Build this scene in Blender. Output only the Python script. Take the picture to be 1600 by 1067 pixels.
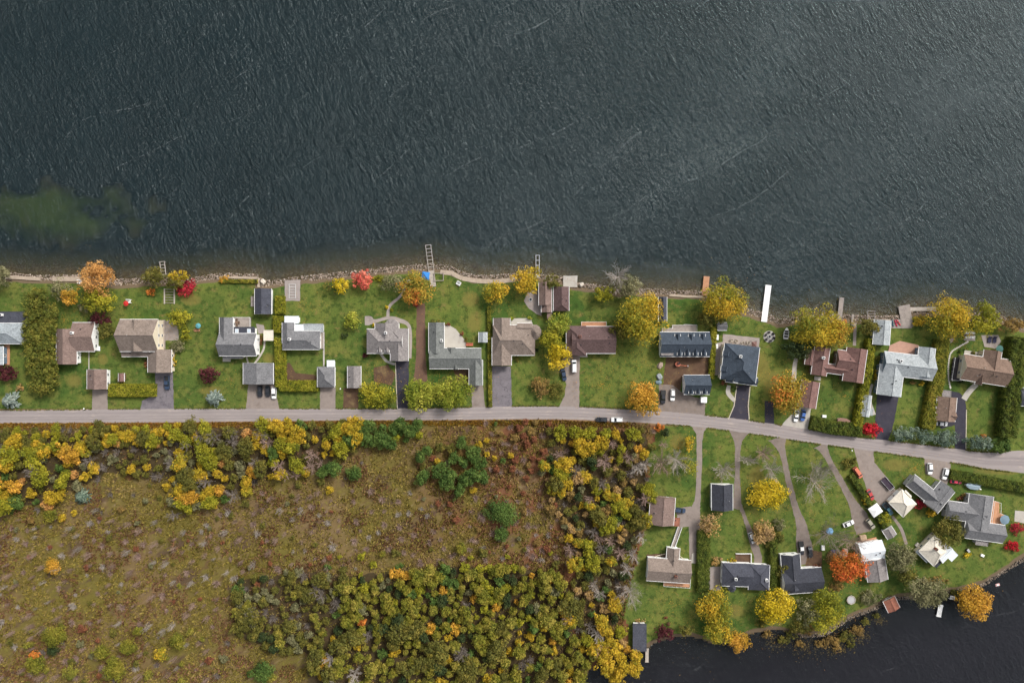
import bpy, bmesh, math, random
import numpy as np
from mathutils import Vector, Matrix
R = math.radians
for o in list(bpy.data.objects):
    bpy.data.objects.remove(o)
SC = bpy.context.scene
COL = SC.collection
# ------------------------------------------------------------------ camera, sky, sun, exposure
S = 0.26                                   # metres on the ground for one photo pixel
H = S * 1600 * 24 / 36                     # flying height that gives this scale with a 24 mm lens
cam = bpy.data.cameras.new('camera'); camo = bpy.data.objects.new('camera', cam); COL.objects.link(camo)
cam.sensor_width = 36; cam.lens = 24; cam.clip_end = 8000; cam.clip_start = 1
camo.location = (0, 0, H); camo.rotation_euler = (0, 0, 0)
SC.camera = camo
SUN_EL, SUN_AZ = 45.0, 45.0                # elevation; azimuth clockwise from +y
wd = bpy.data.worlds.new('World'); SC.world = wd; wd.use_nodes = True
nt = wd.node_tree
sky = nt.nodes.new('ShaderNodeTexSky'); sky.sky_type = 'NISHITA'; sky.sun_disc = False
sky.sun_elevation = R(SUN_EL); sky.sun_rotation = R(SUN_AZ)
sky.air_density = 1.0; sky.dust_density = 6.0; sky.ozone_density = 1.0; sky.altitude = 100
hs = nt.nodes.new('ShaderNodeHueSaturation'); hs.inputs['Saturation'].default_value = 0.34
nt.links.new(sky.outputs[0], hs.inputs['Color'])
nt.links.new(hs.outputs[0], nt.nodes['Background'].inputs[0])
nt.nodes['Background'].inputs[1].default_value = 0.105
sl = bpy.data.lights.new('sun', 'SUN'); sl.energy = 1.5; sl.angle = R(10); sl.color = (1.0, 0.96, 0.91)
so = bpy.data.objects.new('sun', sl); COL.objects.link(so)
sd = Vector((math.sin(R(SUN_AZ)) * math.cos(R(SUN_EL)), math.cos(R(SUN_AZ)) * math.cos(R(SUN_EL)), math.sin(R(SUN_EL))))
so.rotation_euler = sd.to_track_quat('Z', 'Y').to_euler(); so.location = sd * 300
vs = SC.view_settings; vs.view_transform = 'Standard'; vs.look = 'None'; vs.gamma = 1.0
vs.exposure = 0.80; vs.use_curve_mapping = False
SC.cycles.max_bounces = 6; SC.cycles.transparent_max_bounces = 8
SC.cycles.sample_clamp_indirect = 4

# ------------------------------------------------------------------ helpers
def Wp(px, py, z=0.0):
    k = 1 - z / H
    return ((px - 800) * S * k, (533.5 - py) * S * k)
def lin(r, g, b, k=1.0):
    f = lambda c: ((c / 255 + 0.055) / 1.055) ** 2.4 if c > 10 else c / 255 / 12.92
    return (f(r) * k, f(g) * k, f(b) * k)
def tag(o, label=None, cat=None, group=None, kind=None):
    if label: o['label'] = label
    if cat: o['category'] = cat
    if group: o['group'] = group
    if kind: o['kind'] = kind
    return o
def empty(name, loc=(0, 0, 0), rz=0.0, parent=None):
    o = bpy.data.objects.new(name, None); COL.objects.link(o)
    o.empty_display_size = 0.5
    o.location = loc; o.rotation_euler = (0, 0, rz)
    if parent: o.parent = parent
    return o
def mesh_of(verts, faces, mats=None, midx=None, smooth=False, name='mesh'):
    me = bpy.data.meshes.new(name)
    me.from_pydata([tuple(v) for v in verts], [], [tuple(f) for f in faces])
    for m in (mats or []): me.materials.append(m)
    if midx is not None: me.polygons.foreach_set('material_index', midx)
    if smooth: me.polygons.foreach_set('use_smooth', [True] * len(me.polygons))
    me.update()
    return me
def link(name, me, parent=None, loc=(0, 0, 0), rz=0.0, scale=None):
    o = bpy.data.objects.new(name, me); COL.objects.link(o)
    o.location = loc; o.rotation_euler = (0, 0, rz)
    if scale is not None: o.scale = scale if hasattr(scale, '__len__') else (scale,) * 3
    if parent: o.parent = parent
    return o
def np_mesh(name, co, quads, mats, col=None, midx=None):
    """fast mesh from arrays; quads (n,4); col (n,3) per face"""
    me = bpy.data.meshes.new(name)
    n = len(quads); k = quads.shape[1]
    me.vertices.add(len(co)); me.vertices.foreach_set('co', np.ascontiguousarray(co, dtype=np.float32).ravel())
    me.loops.add(n * k); me.loops.foreach_set('vertex_index', np.ascontiguousarray(quads, dtype=np.int32).ravel())
    me.polygons.add(n); me.polygons.foreach_set('loop_start', np.arange(0, n * k, k, dtype=np.int32))
    if midx is not None: me.polygons.foreach_set('material_index', np.ascontiguousarray(midx, dtype=np.int32))
    for m in mats: me.materials.append(m)
    me.update(calc_edges=True)
    if col is not None:
        a = me.attributes.new('tint', 'FLOAT_VECTOR', 'FACE')
        a.data.foreach_set('vector', np.ascontiguousarray(col, dtype=np.float32).ravel())
    return me
class MB:
    """collects boxes, tubes and prisms into one mesh"""
    def __init__(s): s.v = []; s.f = []; s.m = []
    def add(s, vs, fs, m=0):
        b = len(s.v); s.v += [tuple(v) for v in vs]; s.f += [tuple(b + i for i in f) for f in fs]; s.m += [m] * len(fs)
    def box(s, x0, y0, z0, x1, y1, z1, m=0, taper=0.0):
        t = taper
        s.add([(x0, y0, z0), (x1, y0, z0), (x1, y1, z0), (x0, y1, z0), (x0 + t, y0 + t, z1), (x1 - t, y0 + t, z1), (x1 - t, y1 - t, z1), (x0 + t, y1 - t, z1)],
              [(0, 3, 2, 1), (4, 5, 6, 7), (0, 1, 5, 4), (1, 2, 6, 5), (2, 3, 7, 6), (3, 0, 4, 7)], m)
    def tube(s, p, q, r0, r1=None, n=4, m=0):
        r1 = r0 if r1 is None else r1
        p = Vector(p); q = Vector(q); d = (q - p)
        if d.length < 1e-6: return
        d.normalize()
        a = d.orthogonal().normalized(); b = d.cross(a)
        vs = []
        for c, r in ((p, r0), (q, r1)):
            for i in range(n):
                t = 2 * math.pi * i / n
                vs.append(c + a * (r * math.cos(t)) + b * (r * math.sin(t)))
        fs = [(i, (i + 1) % n, n + (i + 1) % n, n + i) for i in range(n)] + [tuple(range(n))[::-1], tuple(range(n, 2 * n))]
        s.add(vs, fs, m)
    def prism(s, pts, z0, z1, m=0):
        n = len(pts)
        area = sum(pts[i][0] * pts[(i + 1) % n][1] - pts[(i + 1) % n][0] * pts[i][1] for i in range(n))
        if area < 0: pts = pts[::-1]
        vs = [(x, y, z0) for x, y in pts] + [(x, y, z1) for x, y in pts]
        s.add(vs, [tuple(range(n))[::-1], tuple(range(n, 2 * n))] + [(i, (i + 1) % n, n + (i + 1) % n, n + i) for i in range(n)], m)
    def disc(s, x, y, z0, z1, r0, r1=None, n=12, m=0):
        r1 = r0 if r1 is None else r1
        s.tube((x, y, z0), (x, y, z1), r0, r1, n, m)
    def mesh(s, mats, smooth=False): return mesh_of(s.v, s.f, mats, s.m, smooth)
    def build(s, name, mats, parent=None, loc=(0, 0, 0), rz=0.0, smooth=False):
        return link(name, s.mesh(mats if isinstance(mats, (list, tuple)) else [mats], smooth), parent, loc, rz)
def vnoise(x, y, sc, seed=0):
    """smooth value noise in 0..1"""
    rng = np.random.RandomState(seed); T = rng.rand(256, 256)
    u = np.asarray(x) / sc + 1000.0; v = np.asarray(y) / sc + 1000.0
    i = np.floor(u).astype(int); j = np.floor(v).astype(int)
    a = u - i; b = v - j; a = a * a * (3 - 2 * a); b = b * b * (3 - 2 * b)
    g = lambda p, q: T[p % 256, q % 256]
    return (g(i, j) * (1 - a) + g(i + 1, j) * a) * (1 - b) + (g(i, j + 1) * (1 - a) + g(i + 1, j + 1) * a) * b
def in_poly(x, y, poly):
    x = np.asarray(x, float); y = np.asarray(y, float); r = np.zeros(x.shape, bool); n = len(poly)
    for i in range(n):
        x0, y0 = poly[i]; x1, y1 = poly[(i + 1) % n]
        if y0 == y1: continue
        c = ((y0 > y) != (y1 > y)) & (x < (x1 - x0) * (y - y0) / (y1 - y0) + x0)
        r ^= c
    return r
def seg_dist(x, y, line):
    d = np.full(np.shape(x), 1e9)
    for (x0, y0), (x1, y1) in zip(line[:-1], line[1:]):
        dx, dy = x1 - x0, y1 - y0; L = dx * dx + dy * dy + 1e-9
        t = np.clip(((x - x0) * dx + (y - y0) * dy) / L, 0, 1)
        d = np.minimum(d, np.hypot(x - x0 - t * dx, y - y0 - t * dy))
    return d

# ------------------------------------------------------------------ materials
class NT:
    def __init__(s, name):
        s.m = bpy.data.materials.new(name); s.m.use_nodes = True
        s.t = s.m.node_tree; s.b = s.t.nodes['Principled BSDF']; s.out = s.t.nodes['Material Output']
    def n(s, typ, **kw):
        nd = s.t.nodes.new('ShaderNode' + typ)
        for k, v in kw.items(): setattr(nd, k, v)
        return nd
    def l(s, a, b): s.t.links.new(a, b)
    def val(s, inp, v):
        if hasattr(v, 'is_linked') or hasattr(v, 'links'): s.l(v, inp)
        else: inp.default_value = v
    def math(s, op, a, b=0.0, c=None, clamp=False):
        nd = s.n('Math', operation=op, use_clamp=clamp); s.val(nd.inputs[0], a); s.val(nd.inputs[1], b)
        if c is not None: s.val(nd.inputs[2], c)
        return nd.outputs[0]
    def noise(s, vec, scale, detail=3, rough=0.55, dist=0.0):
        nd = s.n('TexNoise'); nd.inputs['Scale'].default_value = scale; nd.inputs['Detail'].default_value = detail
        nd.inputs['Roughness'].default_value = rough; nd.inputs['Distortion'].default_value = dist
        if vec is not None: s.l(vec, nd.inputs['Vector'])
        return nd.outputs['Fac']
    def mix(s, f, a, b, mode='MIX'):
        nd = s.n('Mix', data_type='RGBA', blend_type=mode); s.val(nd.inputs[0], f)
        for i, c in ((6, a), (7, b)):
            if isinstance(c, tuple): nd.inputs[i].default_value = (*c, 1)
            else: s.l(c, nd.inputs[i])
        return nd.outputs[2]
    def ramp(s, f, stops, interp='LINEAR'):
        nd = s.n('ValToRGB'); nd.color_ramp.interpolation = interp; s.l(f, nd.inputs[0])
        e = nd.color_ramp.elements
        while len(e) < len(stops): e.new(0.5)
        for el, (p, c) in zip(e, stops): el.position = p; el.color = (*c, 1) if len(c) == 3 else c
        return nd.outputs[0]
    def smooth(s, f, a, b):
        nd = s.n('MapRange', interpolation_type='SMOOTHSTEP'); s.l(f, nd.inputs[0]); nd.inputs[1].default_value = a; nd.inputs[2].default_value = b
        return nd.outputs[0]
    def bump(s, h, strength=0.5, dist=0.1):
        nd = s.n('Bump'); nd.inputs['Strength'].default_value = strength; nd.inputs['Distance'].default_value = dist; s.l(h, nd.inputs['Height']); return nd.outputs[0]
    def done(s, col=None, rough=0.85, spec=0.25, normal=None, metal=0.0):
        if col is not None: s.val(s.b.inputs['Base Color'], (*col, 1) if isinstance(col, tuple) else col)
        s.b.inputs['Roughness'].default_value = rough; s.b.inputs['Specular IOR Level'].default_value = spec; s.b.inputs['Metallic'].default_value = metal
        if normal is not None: s.l(normal, s.b.inputs['Normal'])
        return s.m
MATS = {}
def mat(name, c, rough=0.85, var=0.18, sc=0.8, spec=0.25, metal=0.0, fine=6.0):
    """plain coloured surface with blotches and fine grain"""
    if name in MATS: return MATS[name]
    t = NT(name); p = t.n('NewGeometry').outputs['Position']
    f = t.math('ADD', t.math('MULTIPLY', t.noise(p, sc, 4), 0.6), t.math('MULTIPLY', t.noise(p, fine, 2), 0.4))
    lo = tuple(x * (1 - 1.6 * var) for x in c); hi = tuple(min(1, x * (1 + 1.6 * var)) for x in c)
    MATS[name] = t.done(t.ramp(f, [(0.3, lo), (0.7, hi)]), rough, spec, None, metal)
    return MATS[name]
def roof_mat(name, c, var=0.16):
    """asphalt shingles: courses, tabs of uneven tone, weather streaks"""
    if name in MATS: return MATS[name]
    t = NT(name); p = t.n('TexCoord').outputs['Object']
    vor = t.n('TexVoronoi'); vor.inputs['Scale'].default_value = 2.6; t.l(p, vor.inputs['Vector'])
    tab = t.n('SeparateColor'); t.l(vor.outputs['Color'], tab.inputs[0])
    f = t.math('ADD', t.math('MULTIPLY', t.noise(p, 0.35, 5, 0.65), 0.55), t.math('MULTIPLY', tab.outputs[0], 0.25))
    f = t.math('ADD', f, t.math('MULTIPLY', t.noise(p, 9, 2), 0.2))
    lo = tuple(x * (1 - 2.2 * var) for x in c); hi = tuple(min(1, x * (1 + 2.2 * var)) for x in c)
    col = t.ramp(f, [(0.28, lo), (0.72, hi)])
    if c[0] < .5:
        moss = t.smooth(t.noise(p, 0.28, 5, 0.7), 0.58, 0.72); col = t.mix(t.math('MULTIPLY', moss, 0.35), col, tuple(x * .62 for x in c))
        worn = t.smooth(t.noise(p, 0.5, 4, 0.7), 0.60, 0.75); col = t.mix(t.math('MULTIPLY', worn, 0.30), col, tuple(min(.8, x * 1.45) for x in c))
    MATS[name] = t.done(col, 0.9, 0.2, t.bump(tab.outputs[0], 0.5, 0.03))
    return MATS[name]
def leaf_mat(name, c1, c2, c3, trans=0.25):
    """foliage: three tones by clump and leaf"""
    if name in MATS: return MATS[name]
    t = NT(name); at = t.n('Attribute'); at.attribute_name = 'tint'; sp = t.n('SeparateXYZ'); t.l(at.outputs['Vector'], sp.inputs[0])
    f = t.math('ADD', t.math('MULTIPLY', sp.outputs[1], 0.66), t.math('MULTIPLY', sp.outputs[0], 0.34))
    col = t.ramp(f, [(0.12, c1), (0.5, c2), (0.88, c3)])
    br = t.math('ADD', t.math('MULTIPLY', sp.outputs[2], 0.7), 0.65)
    mv = t.n('VectorMath', operation='SCALE'); t.l(col, mv.inputs[0]); t.l(br, mv.inputs['Scale'])
    m = t.done(mv.outputs[0], 0.75, 0.15)
    tr = t.n('BsdfTranslucent'); t.l(mv.outputs[0], tr.inputs[0])
    mx = t.n('MixShader'); mx.inputs[0].default_value = trans
    t.l(t.b.outputs[0], mx.inputs[1]); t.l(tr.outputs[0], mx.inputs[2]); t.l(mx.outputs[0], t.out.inputs[0])
    MATS[name] = m
    return m
def gloss(name, c, rough=0.25, spec=0.5, metal=0.0):
    if name in MATS: return MATS[name]
    t = NT(name); MATS[name] = t.done(c, rough, spec, None, metal)
    return MATS[name]
# ------------------------------------------------------------------ shorelines (photo pixels -> metres)
SHORE_N = [(-160, 432), (-50, 434), (15, 433), (62, 438), (85, 437), (125, 437), (180, 444), (225, 442), (262, 441), (300, 442), (318, 438), (345, 434), (403, 436), (406, 447), (430, 445), (470, 439), (500, 436), (560, 430), (620, 424), (650, 421), (672, 420), (700, 422), (715, 430), (740, 437), (765, 438), (800, 435), (830, 433), (850, 436), (880, 440), (900, 449), (930, 452), (960, 456), (1000, 458), (1030, 459), (1048, 461), (1090, 462), (1120, 470), (1150, 485), (1195, 497), (1215, 505), (1240, 503), (1290, 498), (1318, 499), (1360, 501), (1404, 501), (1420, 490), (1450, 489), (1500, 494), (1560, 500), (1600, 514), (1700, 525), (1800, 530)]
SHORE_S = [(1800, 800), (1700, 815), (1640, 850), (1606, 868), (1590, 878), (1560, 897), (1535, 913), (1500, 921), (1465, 928), (1440, 932), (1405, 933), (1378, 945), (1345, 957), (1320, 968), (1290, 990), (1250, 992), (1215, 984), (1180, 987), (1150, 1004), (1110, 1004), (1075, 992), (1035, 1000), (1010, 1012), (985, 1018), (940, 1034), (920, 1050), (905, 1070), (880, 1110), (870, 1300)]
MEADOW = [(-300, 655), (0, 661), (280, 660), (560, 657), (860, 655), (985, 659), (1022, 664), (1024, 690), (1005, 720), (1010, 790), (1014, 825), (1000, 860), (985, 900), (972, 960), (985, 1012), (940, 1060), (900, 1300), (-300, 1300)]
w2 = lambda L: [Wp(*p) for p in L]
shN, shS = w2(SHORE_N), w2(SHORE_S)
WATER_Z = -0.5
land_poly = shN + [(900, shN[-1][1]), (900, shS[0][1])] + shS + [(-900, -900), (-900, shN[0][1])]
G = 0.9
gx = np.arange(-238, 238.1, G); gy = np.arange(-165, 165.1, G)
X, Y = np.meshgrid(gx, gy)
dist = np.minimum(seg_dist(X, Y, shN), seg_dist(X, Y, shS))
land = in_poly(X, Y, land_poly)
sdn = np.where(land, dist, -dist) + (vnoise(X, Y, 3.1, 5) - 0.5) * 1.1
deep = np.clip(-sdn, 0, None)
depth = 0.10 * np.minimum(deep, 9) + 0.16 * np.clip(deep - 9, 0, 14)
Z = np.where(sdn > 0, np.minimum(0, -0.5 + 0.5 * np.clip(sdn / 1.9, 0, 1)), -0.5 - depth - 0.02)
_wx, _wy = Wp(85, 332)
_er = ((X - _wx) / 37) ** 2 + ((Y - _wy) / 12) ** 2 + (vnoise(X, Y, 9, 12) - .5) * 1.6 + (vnoise(X, Y, 3, 13) - .5) * .8
Z = np.where((sdn < -2) & (_er < 1), np.maximum(Z, -.5 - .58 - .9 * np.clip(_er, 0, 1)), Z)
Z = Z + np.where(sdn < -1, (vnoise(X, Y, 2.2, 8) - 0.5) * 0.10, 0)
ny, nx = X.shape
co = np.stack([X, Y, Z], -1).reshape(-1, 3)
idx = np.arange(nx * ny).reshape(ny, nx)
quads = np.stack([idx[:-1, :-1], idx[:-1, 1:], idx[1:, 1:], idx[1:, :-1]], -1).reshape(-1, 4)
fc = co[quads].mean(1)
mp = w2(MEADOW)
wob = (vnoise(fc[:, 0], fc[:, 1], 5, 3) - 0.5) * 5; wob2 = (vnoise(fc[:, 0], fc[:, 1], 4, 4) - 0.5) * 2.2
mead = in_poly(fc[:, 0] + wob, fc[:, 1] + wob2, mp)
under = fc[:, 2] < WATER_Z - 0.02
# far skirt so that every sheet reaches the horizon
def skirt(kind):
    b = 4000.0; xs0, xs1, ys0, ys1 = gx[0], gx[-1], gy[0], gy[-1]
    return b, xs0, xs1, ys0, ys1
def sub_mesh(name, sel, m, extra=None):
    q = quads[sel]; u, inv = np.unique(q, return_inverse=True)
    c = co[u]; q = inv.reshape(-1, 4)
    if extra is not None:
        ev, eq = extra; eq = np.array(eq) + len(c); c = np.concatenate([c, np.array(ev, float)]); q = np.concatenate([q, eq])
    return link(name, np_mesh(name, c, q, [m]))
# -- lawn
t = NT('lawn_grass'); P = t.n('NewGeometry').outputs['Position']
big = t.noise(P, 0.028, 2); med = t.noise(P, 0.16, 5, 0.65); fin = t.noise(P, 1.7, 4, 0.7); bl = t.noise(P, 6.0, 2)
c = t.mix(t.smooth(big, 0.40, 0.62), lin(62, 94, 40, .78), lin(94, 112, 50, .76))
lot = t.n('SeparateXYZ'); t.l(P, lot.inputs[0])
lv = t.n('TexWhiteNoise', noise_dimensions='1D'); t.l(t.math('FLOOR', t.math('DIVIDE', t.math('ADD', lot.outputs[0], t.math('MULTIPLY', lot.outputs[1], 0.12)), 15.5)), lv.inputs['W'])
c = t.mix(t.math('MULTIPLY', lv.outputs['Value'], 0.5), c, lin(106, 116, 54, .76))
c = t.mix(t.smooth(t.noise(P, 0.055, 4, 0.6), 0.5, 0.68), c, lin(106, 120, 54, .78))
c = t.mix(t.math('MULTIPLY', t.smooth(med, 0.44, 0.66), 0.85), c, lin(124, 126, 62, .74))
c = t.mix(t.math('MULTIPLY', t.smooth(t.noise(P, 0.30, 5, 0.7), 0.54, 0.70), 0.8), c, lin(146, 128, 78, .64))
c = t.mix(t.math('MULTIPLY', t.smooth(t.noise(P, 0.45, 4, 0.65), 0.48, 0.64), 0.7), c, lin(50, 74, 30, .66))
c = t.mix(t.math('MULTIPLY', t.smooth(fin, 0.42, 0.70), 0.45), c, lin(52, 70, 32, .66))
c = t.mix(t.math('MULTIPLY', t.smooth(bl, 0.5, 0.75), 0.45), c, lin(132, 136, 70, .70))
# bare bank towards the water line
zz = t.n('SeparateXYZ'); t.l(P, zz.inputs[0])
c = t.mix(t.smooth(t.math('ADD', zz.outputs[2], t.math('MULTIPLY', fin, 0.1)), 0.0, -0.10), c, lin(120, 104, 84, .7))
for (dx_, dy_, rx_, ry_) in ((742, 502, 13, 18), (735, 468, 14, 14), (300, 468, 16, 10), (160, 562, 9, 9), (115, 595, 14, 12), (1180, 745, 14, 20), (1225, 690, 16, 8), (420, 560, 12, 8), (1190, 575, 14, 30), (1060, 690, 14, 14), (1400, 725, 26, 10), (1210, 600, 18, 26), (1150, 955, 16, 12), (330, 610, 18, 8), (1560, 735, 40, 8)):
    ax_, ay_ = Wp(dx_, dy_)
    e1 = t.math('DIVIDE', t.math('SUBTRACT', zz.outputs[0], ax_), rx_ * S); e2 = t.math('DIVIDE', t.math('SUBTRACT', zz.outputs[1], ay_), ry_ * S)
    e3 = t.math('ADD', t.math('ADD', t.math('MULTIPLY', e1, e1), t.math('MULTIPLY', e2, e2)), t.math('MULTIPLY', t.math('SUBTRACT', med, 0.5), 3.0))
    c = t.mix(t.math('MULTIPLY', t.smooth(e3, 1.2, 0.2), 0.55), c, lin(150, 134, 74, .62))
lawn_m = t.done(c, 0.95, 0.1, t.bump(fin, 0.6, 0.15))
# -- meadow
t = NT('meadow_grass'); P = t.n('NewGeometry').outputs['Position']
mp_ = t.n('Mapping', vector_type='TEXTURE'); mp_.inputs['Rotation'].default_value = (0, 0, R(30)); mp_.inputs['Scale'].default_value = (1.7, .8, 1); t.l(P, mp_.inputs[0])
big = t.noise(P, 0.035, 4); med = t.noise(mp_.outputs[0], 0.22, 5, 0.7); fin = t.noise(mp_.outputs[0], 1.3, 4, 0.7)
c = t.mix(t.smooth(big, 0.40, 0.62), lin(112, 102, 50, .78), lin(124, 104, 70, .78))
c = t.mix(t.smooth(med, 0.50, 0.72), c, lin(104, 78, 60, .74))
c = t.mix(t.smooth(t.noise(P, 0.5, 4, 0.6), 0.55, 0.75), c, lin(132, 124, 58, .78))
c = t.mix(t.math('MULTIPLY', t.smooth(fin, 0.5, 0.75), 0.6), c, lin(66, 58, 34, .7))
sx_ = t.n('SeparateXYZ'); t.l(P, sx_.inputs[0])
rust = t.smooth(t.math('ADD', sx_.outputs[0], t.math('MULTIPLY', t.noise(P, 0.05, 4, 0.6), 60.0)), -20.0, 30.0)
c = t.mix(t.math('MULTIPLY', rust, t.smooth(t.noise(P, 0.09, 4, 0.6), 0.38, 0.6)), c, lin(124, 84, 60, .74))
c = t.mix(t.math('MULTIPLY', t.smooth(t.noise(mp_.outputs[0], 0.12, 4, 0.65), 0.52, 0.66), 0.75), c, lin(92, 72, 64, .7))
c = t.mix(t.math('MULTIPLY', t.smooth(t.noise(mp_.outputs[0], 0.4, 4, 0.65), 0.56, 0.72), 0.6), c, lin(160, 138, 112, .7))
meadow_m = t.done(c, 0.95, 0.1, t.bump(fin, 0.8, 0.25))
# -- lake bed
t = NT('lake_bed'); P = t.n('NewGeometry').outputs['Position']; zz = t.n('SeparateXYZ'); t.l(P, zz.inputs[0])
n1 = t.noise(P, 0.35, 5, 0.7); n2 = t.noise(P, 1.6, 3)
zz2 = t.math('ADD', zz.outputs[2], t.math('MULTIPLY', t.math('SUBTRACT', n1, 0.5), 0.9))
c = t.mix(t.smooth(n2, 0.35, 0.7), lin(112, 88, 62, .85), lin(150, 130, 92, .85))
c = t.mix(t.smooth(zz2, -0.85, -1.45), c, lin(112, 104, 60, .8))
c = t.mix(t.smooth(zz2, -1.5, -2.6), c, lin(38, 47, 46, .85))
# weed bed off the shore
wx, wy = Wp(85, 332)
ex = t.math('DIVIDE', t.math('SUBTRACT', zz.outputs[0], wx), 36.0); ey = t.math('DIVIDE', t.math('SUBTRACT', zz.outputs[1], wy), 11.5)
er = t.math('ADD', t.math('ADD', t.math('MULTIPLY', ex, ex), t.math('MULTIPLY', ey, ey)), t.math('MULTIPLY', t.math('SUBTRACT', t.noise(P, 0.09, 4, 0.6), 0.5), 2.2))
c = t.mix(t.math('MULTIPLY', t.smooth(er, 1.6, 0.1), 0.75), c, t.mix(n2, lin(66, 108, 36, .95), lin(98, 126, 44, .95)))
# tannin-dark muck in the bay behind the cottages
c = t.mix(t.smooth(zz.outputs[1], -60.0, -75.0), c, t.mix(n2, lin(34, 32, 34, .7), lin(46, 42, 42, .7)))
bed_m = t.done(c, 0.95, 0.05)
far = 4000.0
x0, x1, y0, y1 = gx[0], gx[-1], gy[0], gy[-1]
yN0, yS1 = float(shN[0][1]), float(shS[0][1]); yN1 = float(shN[-1][1])
sub_mesh('lawn', ~under & ~mead, lawn_m, ([(x1, yS1, 0), (far, yS1, 0), (far, yN1, 0), (x1, yN1, 0), (-far, mp[0][1], 0), (x0, mp[0][1], 0), (x0, yN0, 0), (-far, yN0, 0)], [(0, 1, 2, 3), (4, 5, 6, 7)]))['kind'] = 'structure'
xm = float(shS[-1][0])
sub_mesh('meadow', ~under & mead, meadow_m, ([(-far, -far, 0), (x0, -far, 0), (x0, mp[0][1], 0), (-far, mp[0][1], 0), (x0, -far, 0), (xm - 4, -far, 0), (xm - 4, y0, 0), (x0, y0, 0)], [(0, 1, 2, 3), (4, 5, 6, 7)]))['kind'] = 'structure'
dz = -3.6
sub_mesh('lake_bed', under, bed_m, ([(-far, y1, dz), (far, y1, dz), (far, far, dz), (-far, far, dz), (-far, yN0, dz), (x0, yN0, dz), (x0, y1, dz), (-far, y1, dz), (x1, yN1, dz), (far, yN1, dz), (far, y1, dz), (x1, y1, dz),
     (xm - 4, -far, dz), (far, -far, dz), (far, y0, dz), (xm - 4, y0, dz), (x1, y0, dz), (far, y0, dz), (far, yS1, dz), (x1, yS1, dz)], [(0, 1, 2, 3), (4, 5, 6, 7), (8, 9, 10, 11), (12, 13, 14, 15), (16, 17, 18, 19)]))['kind'] = 'structure'
# -- water surface: wind waves with crests across the wind, wind streaks of foam, murk that thickens with depth
def water_mat(name, calm, body, foamy=1.0, murk=1.0):
    t = NT(name); P = t.n('NewGeometry').outputs['Position']
    def mapped(rot, sx, sy):
        m = t.n('Mapping', vector_type='TEXTURE'); m.inputs['Rotation'].default_value = (0, 0, R(rot)); m.inputs['Scale'].default_value = (1 / sx, 1 / sy, 1); t.l(P, m.inputs[0]); return m.outputs[0]
    a = t.noise(mapped(27, 0.50, 0.17), 1.0, 3, 0.5, 0.5)
    b = t.noise(mapped(36, 1.25, 0.55), 1.0, 2, 0.55, 0.6)
    d = t.noise(mapped(58, 2.7, 1.4), 1.0, 2, 0.6, 0.4)
    gust = t.math('ADD', t.math('MULTIPLY', t.noise(mapped(30, 0.012, 0.035), 1.0, 4, 0.6), 1.6), 0.25)
    h = t.math('ADD', t.math('ADD', t.math('MULTIPLY', a, 0.80), t.math('MULTIPLY', b, 0.62)), t.math('MULTIPLY', d, 0.34))
    h = t.math('MULTIPLY', h, t.math('MULTIPLY', gust, calm))
    bm = t.n('Bump'); bm.inputs['Strength'].default_value = 1.0; bm.inputs['Distance'].default_value = 1.0; t.l(h, bm.inputs['Height'])
    fr = t.n('Fresnel'); fr.inputs['IOR'].default_value = 1.34; t.l(bm.outputs[0], fr.inputs['Normal'])
    tr = t.n('BsdfTransparent'); tr.inputs[0].default_value = (.86, .9, .86, 1)
    n1 = t.noise(P, 0.05, 4, 0.6)
    df = t.n('BsdfDiffuse'); t.l(t.mix(n1, tuple(x * .75 for x in body), tuple(x * 1.25 for x in body)), df.inputs[0]); t.l(bm.outputs[0], df.inputs['Normal'])
    at = t.n('Attribute'); at.attribute_name = 'depth'
    tb = t.math('SUBTRACT', 1.0, t.math('POWER', 2.718, t.math('MULTIPLY', at.outputs['Fac'], -0.85 * murk)))
    mb_ = t.n('MixShader'); t.l(tb, mb_.inputs[0]); t.l(tr.outputs[0], mb_.inputs[1]); t.l(df.outputs[0], mb_.inputs[2])
    gl = t.n('BsdfGlossy'); gl.inputs['Roughness'].default_value = 0.15; gl.inputs[0].default_value = (.86, 1.0, 1.03, 1); t.l(bm.outputs[0], gl.inputs['Normal'])
    mx = t.n('MixShader'); t.l(fr.outputs[0], mx.inputs[0]); t.l(mb_.outputs[0], mx.inputs[1]); t.l(gl.outputs[0], mx.inputs[2])
    # foam streaks along the wind
    sx = t.n('SeparateXYZ'); t.l(mapped(33, 1, 1), sx.inputs[0])
    wob = t.math('ADD', t.math('MULTIPLY', t.noise(mapped(33, 0.008, 0.012), 1.0, 2), 60.0), t.math('MULTIPLY', t.noise(P, 0.25, 2), 1.2))
    w = t.math('FRACT', t.math('MULTIPLY', t.math('ADD', sx.outputs[1], wob), 0.05))
    line = t.smooth(t.math('ABSOLUTE', t.math('SUBTRACT', w, 0.5)), 0.022, 0.004)
    brk = t.smooth(t.noise(mapped(33, 0.05, 0.08), 1.0, 3, 0.6), 0.50, 0.64)
    brk2 = t.smooth(t.noise(P, 1.2, 3, 0.7), 0.40, 0.60)
    foam = t.math('MULTIPLY', t.math('MULTIPLY', line, brk), t.math('MULTIPLY', brk2, 0.085 * foamy))
    fd = t.n('BsdfDiffuse'); fd.inputs[0].default_value = (0.55, 0.58, 0.58, 1)
    mf = t.n('MixShader'); t.l(foam, mf.inputs[0]); t.l(mx.outputs[0], mf.inputs[1]); t.l(fd.outputs[0], mf.inputs[2])
    t.l(mf.outputs[0], t.out.inputs[0])
    return t.m
WLAKE = water_mat('lake_water', 1.0, lin(24, 43, 47, .48)); WBAY = water_mat('bay_water', 0.42, lin(38, 36, 41, .62), .5)
ym = -60.0
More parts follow.
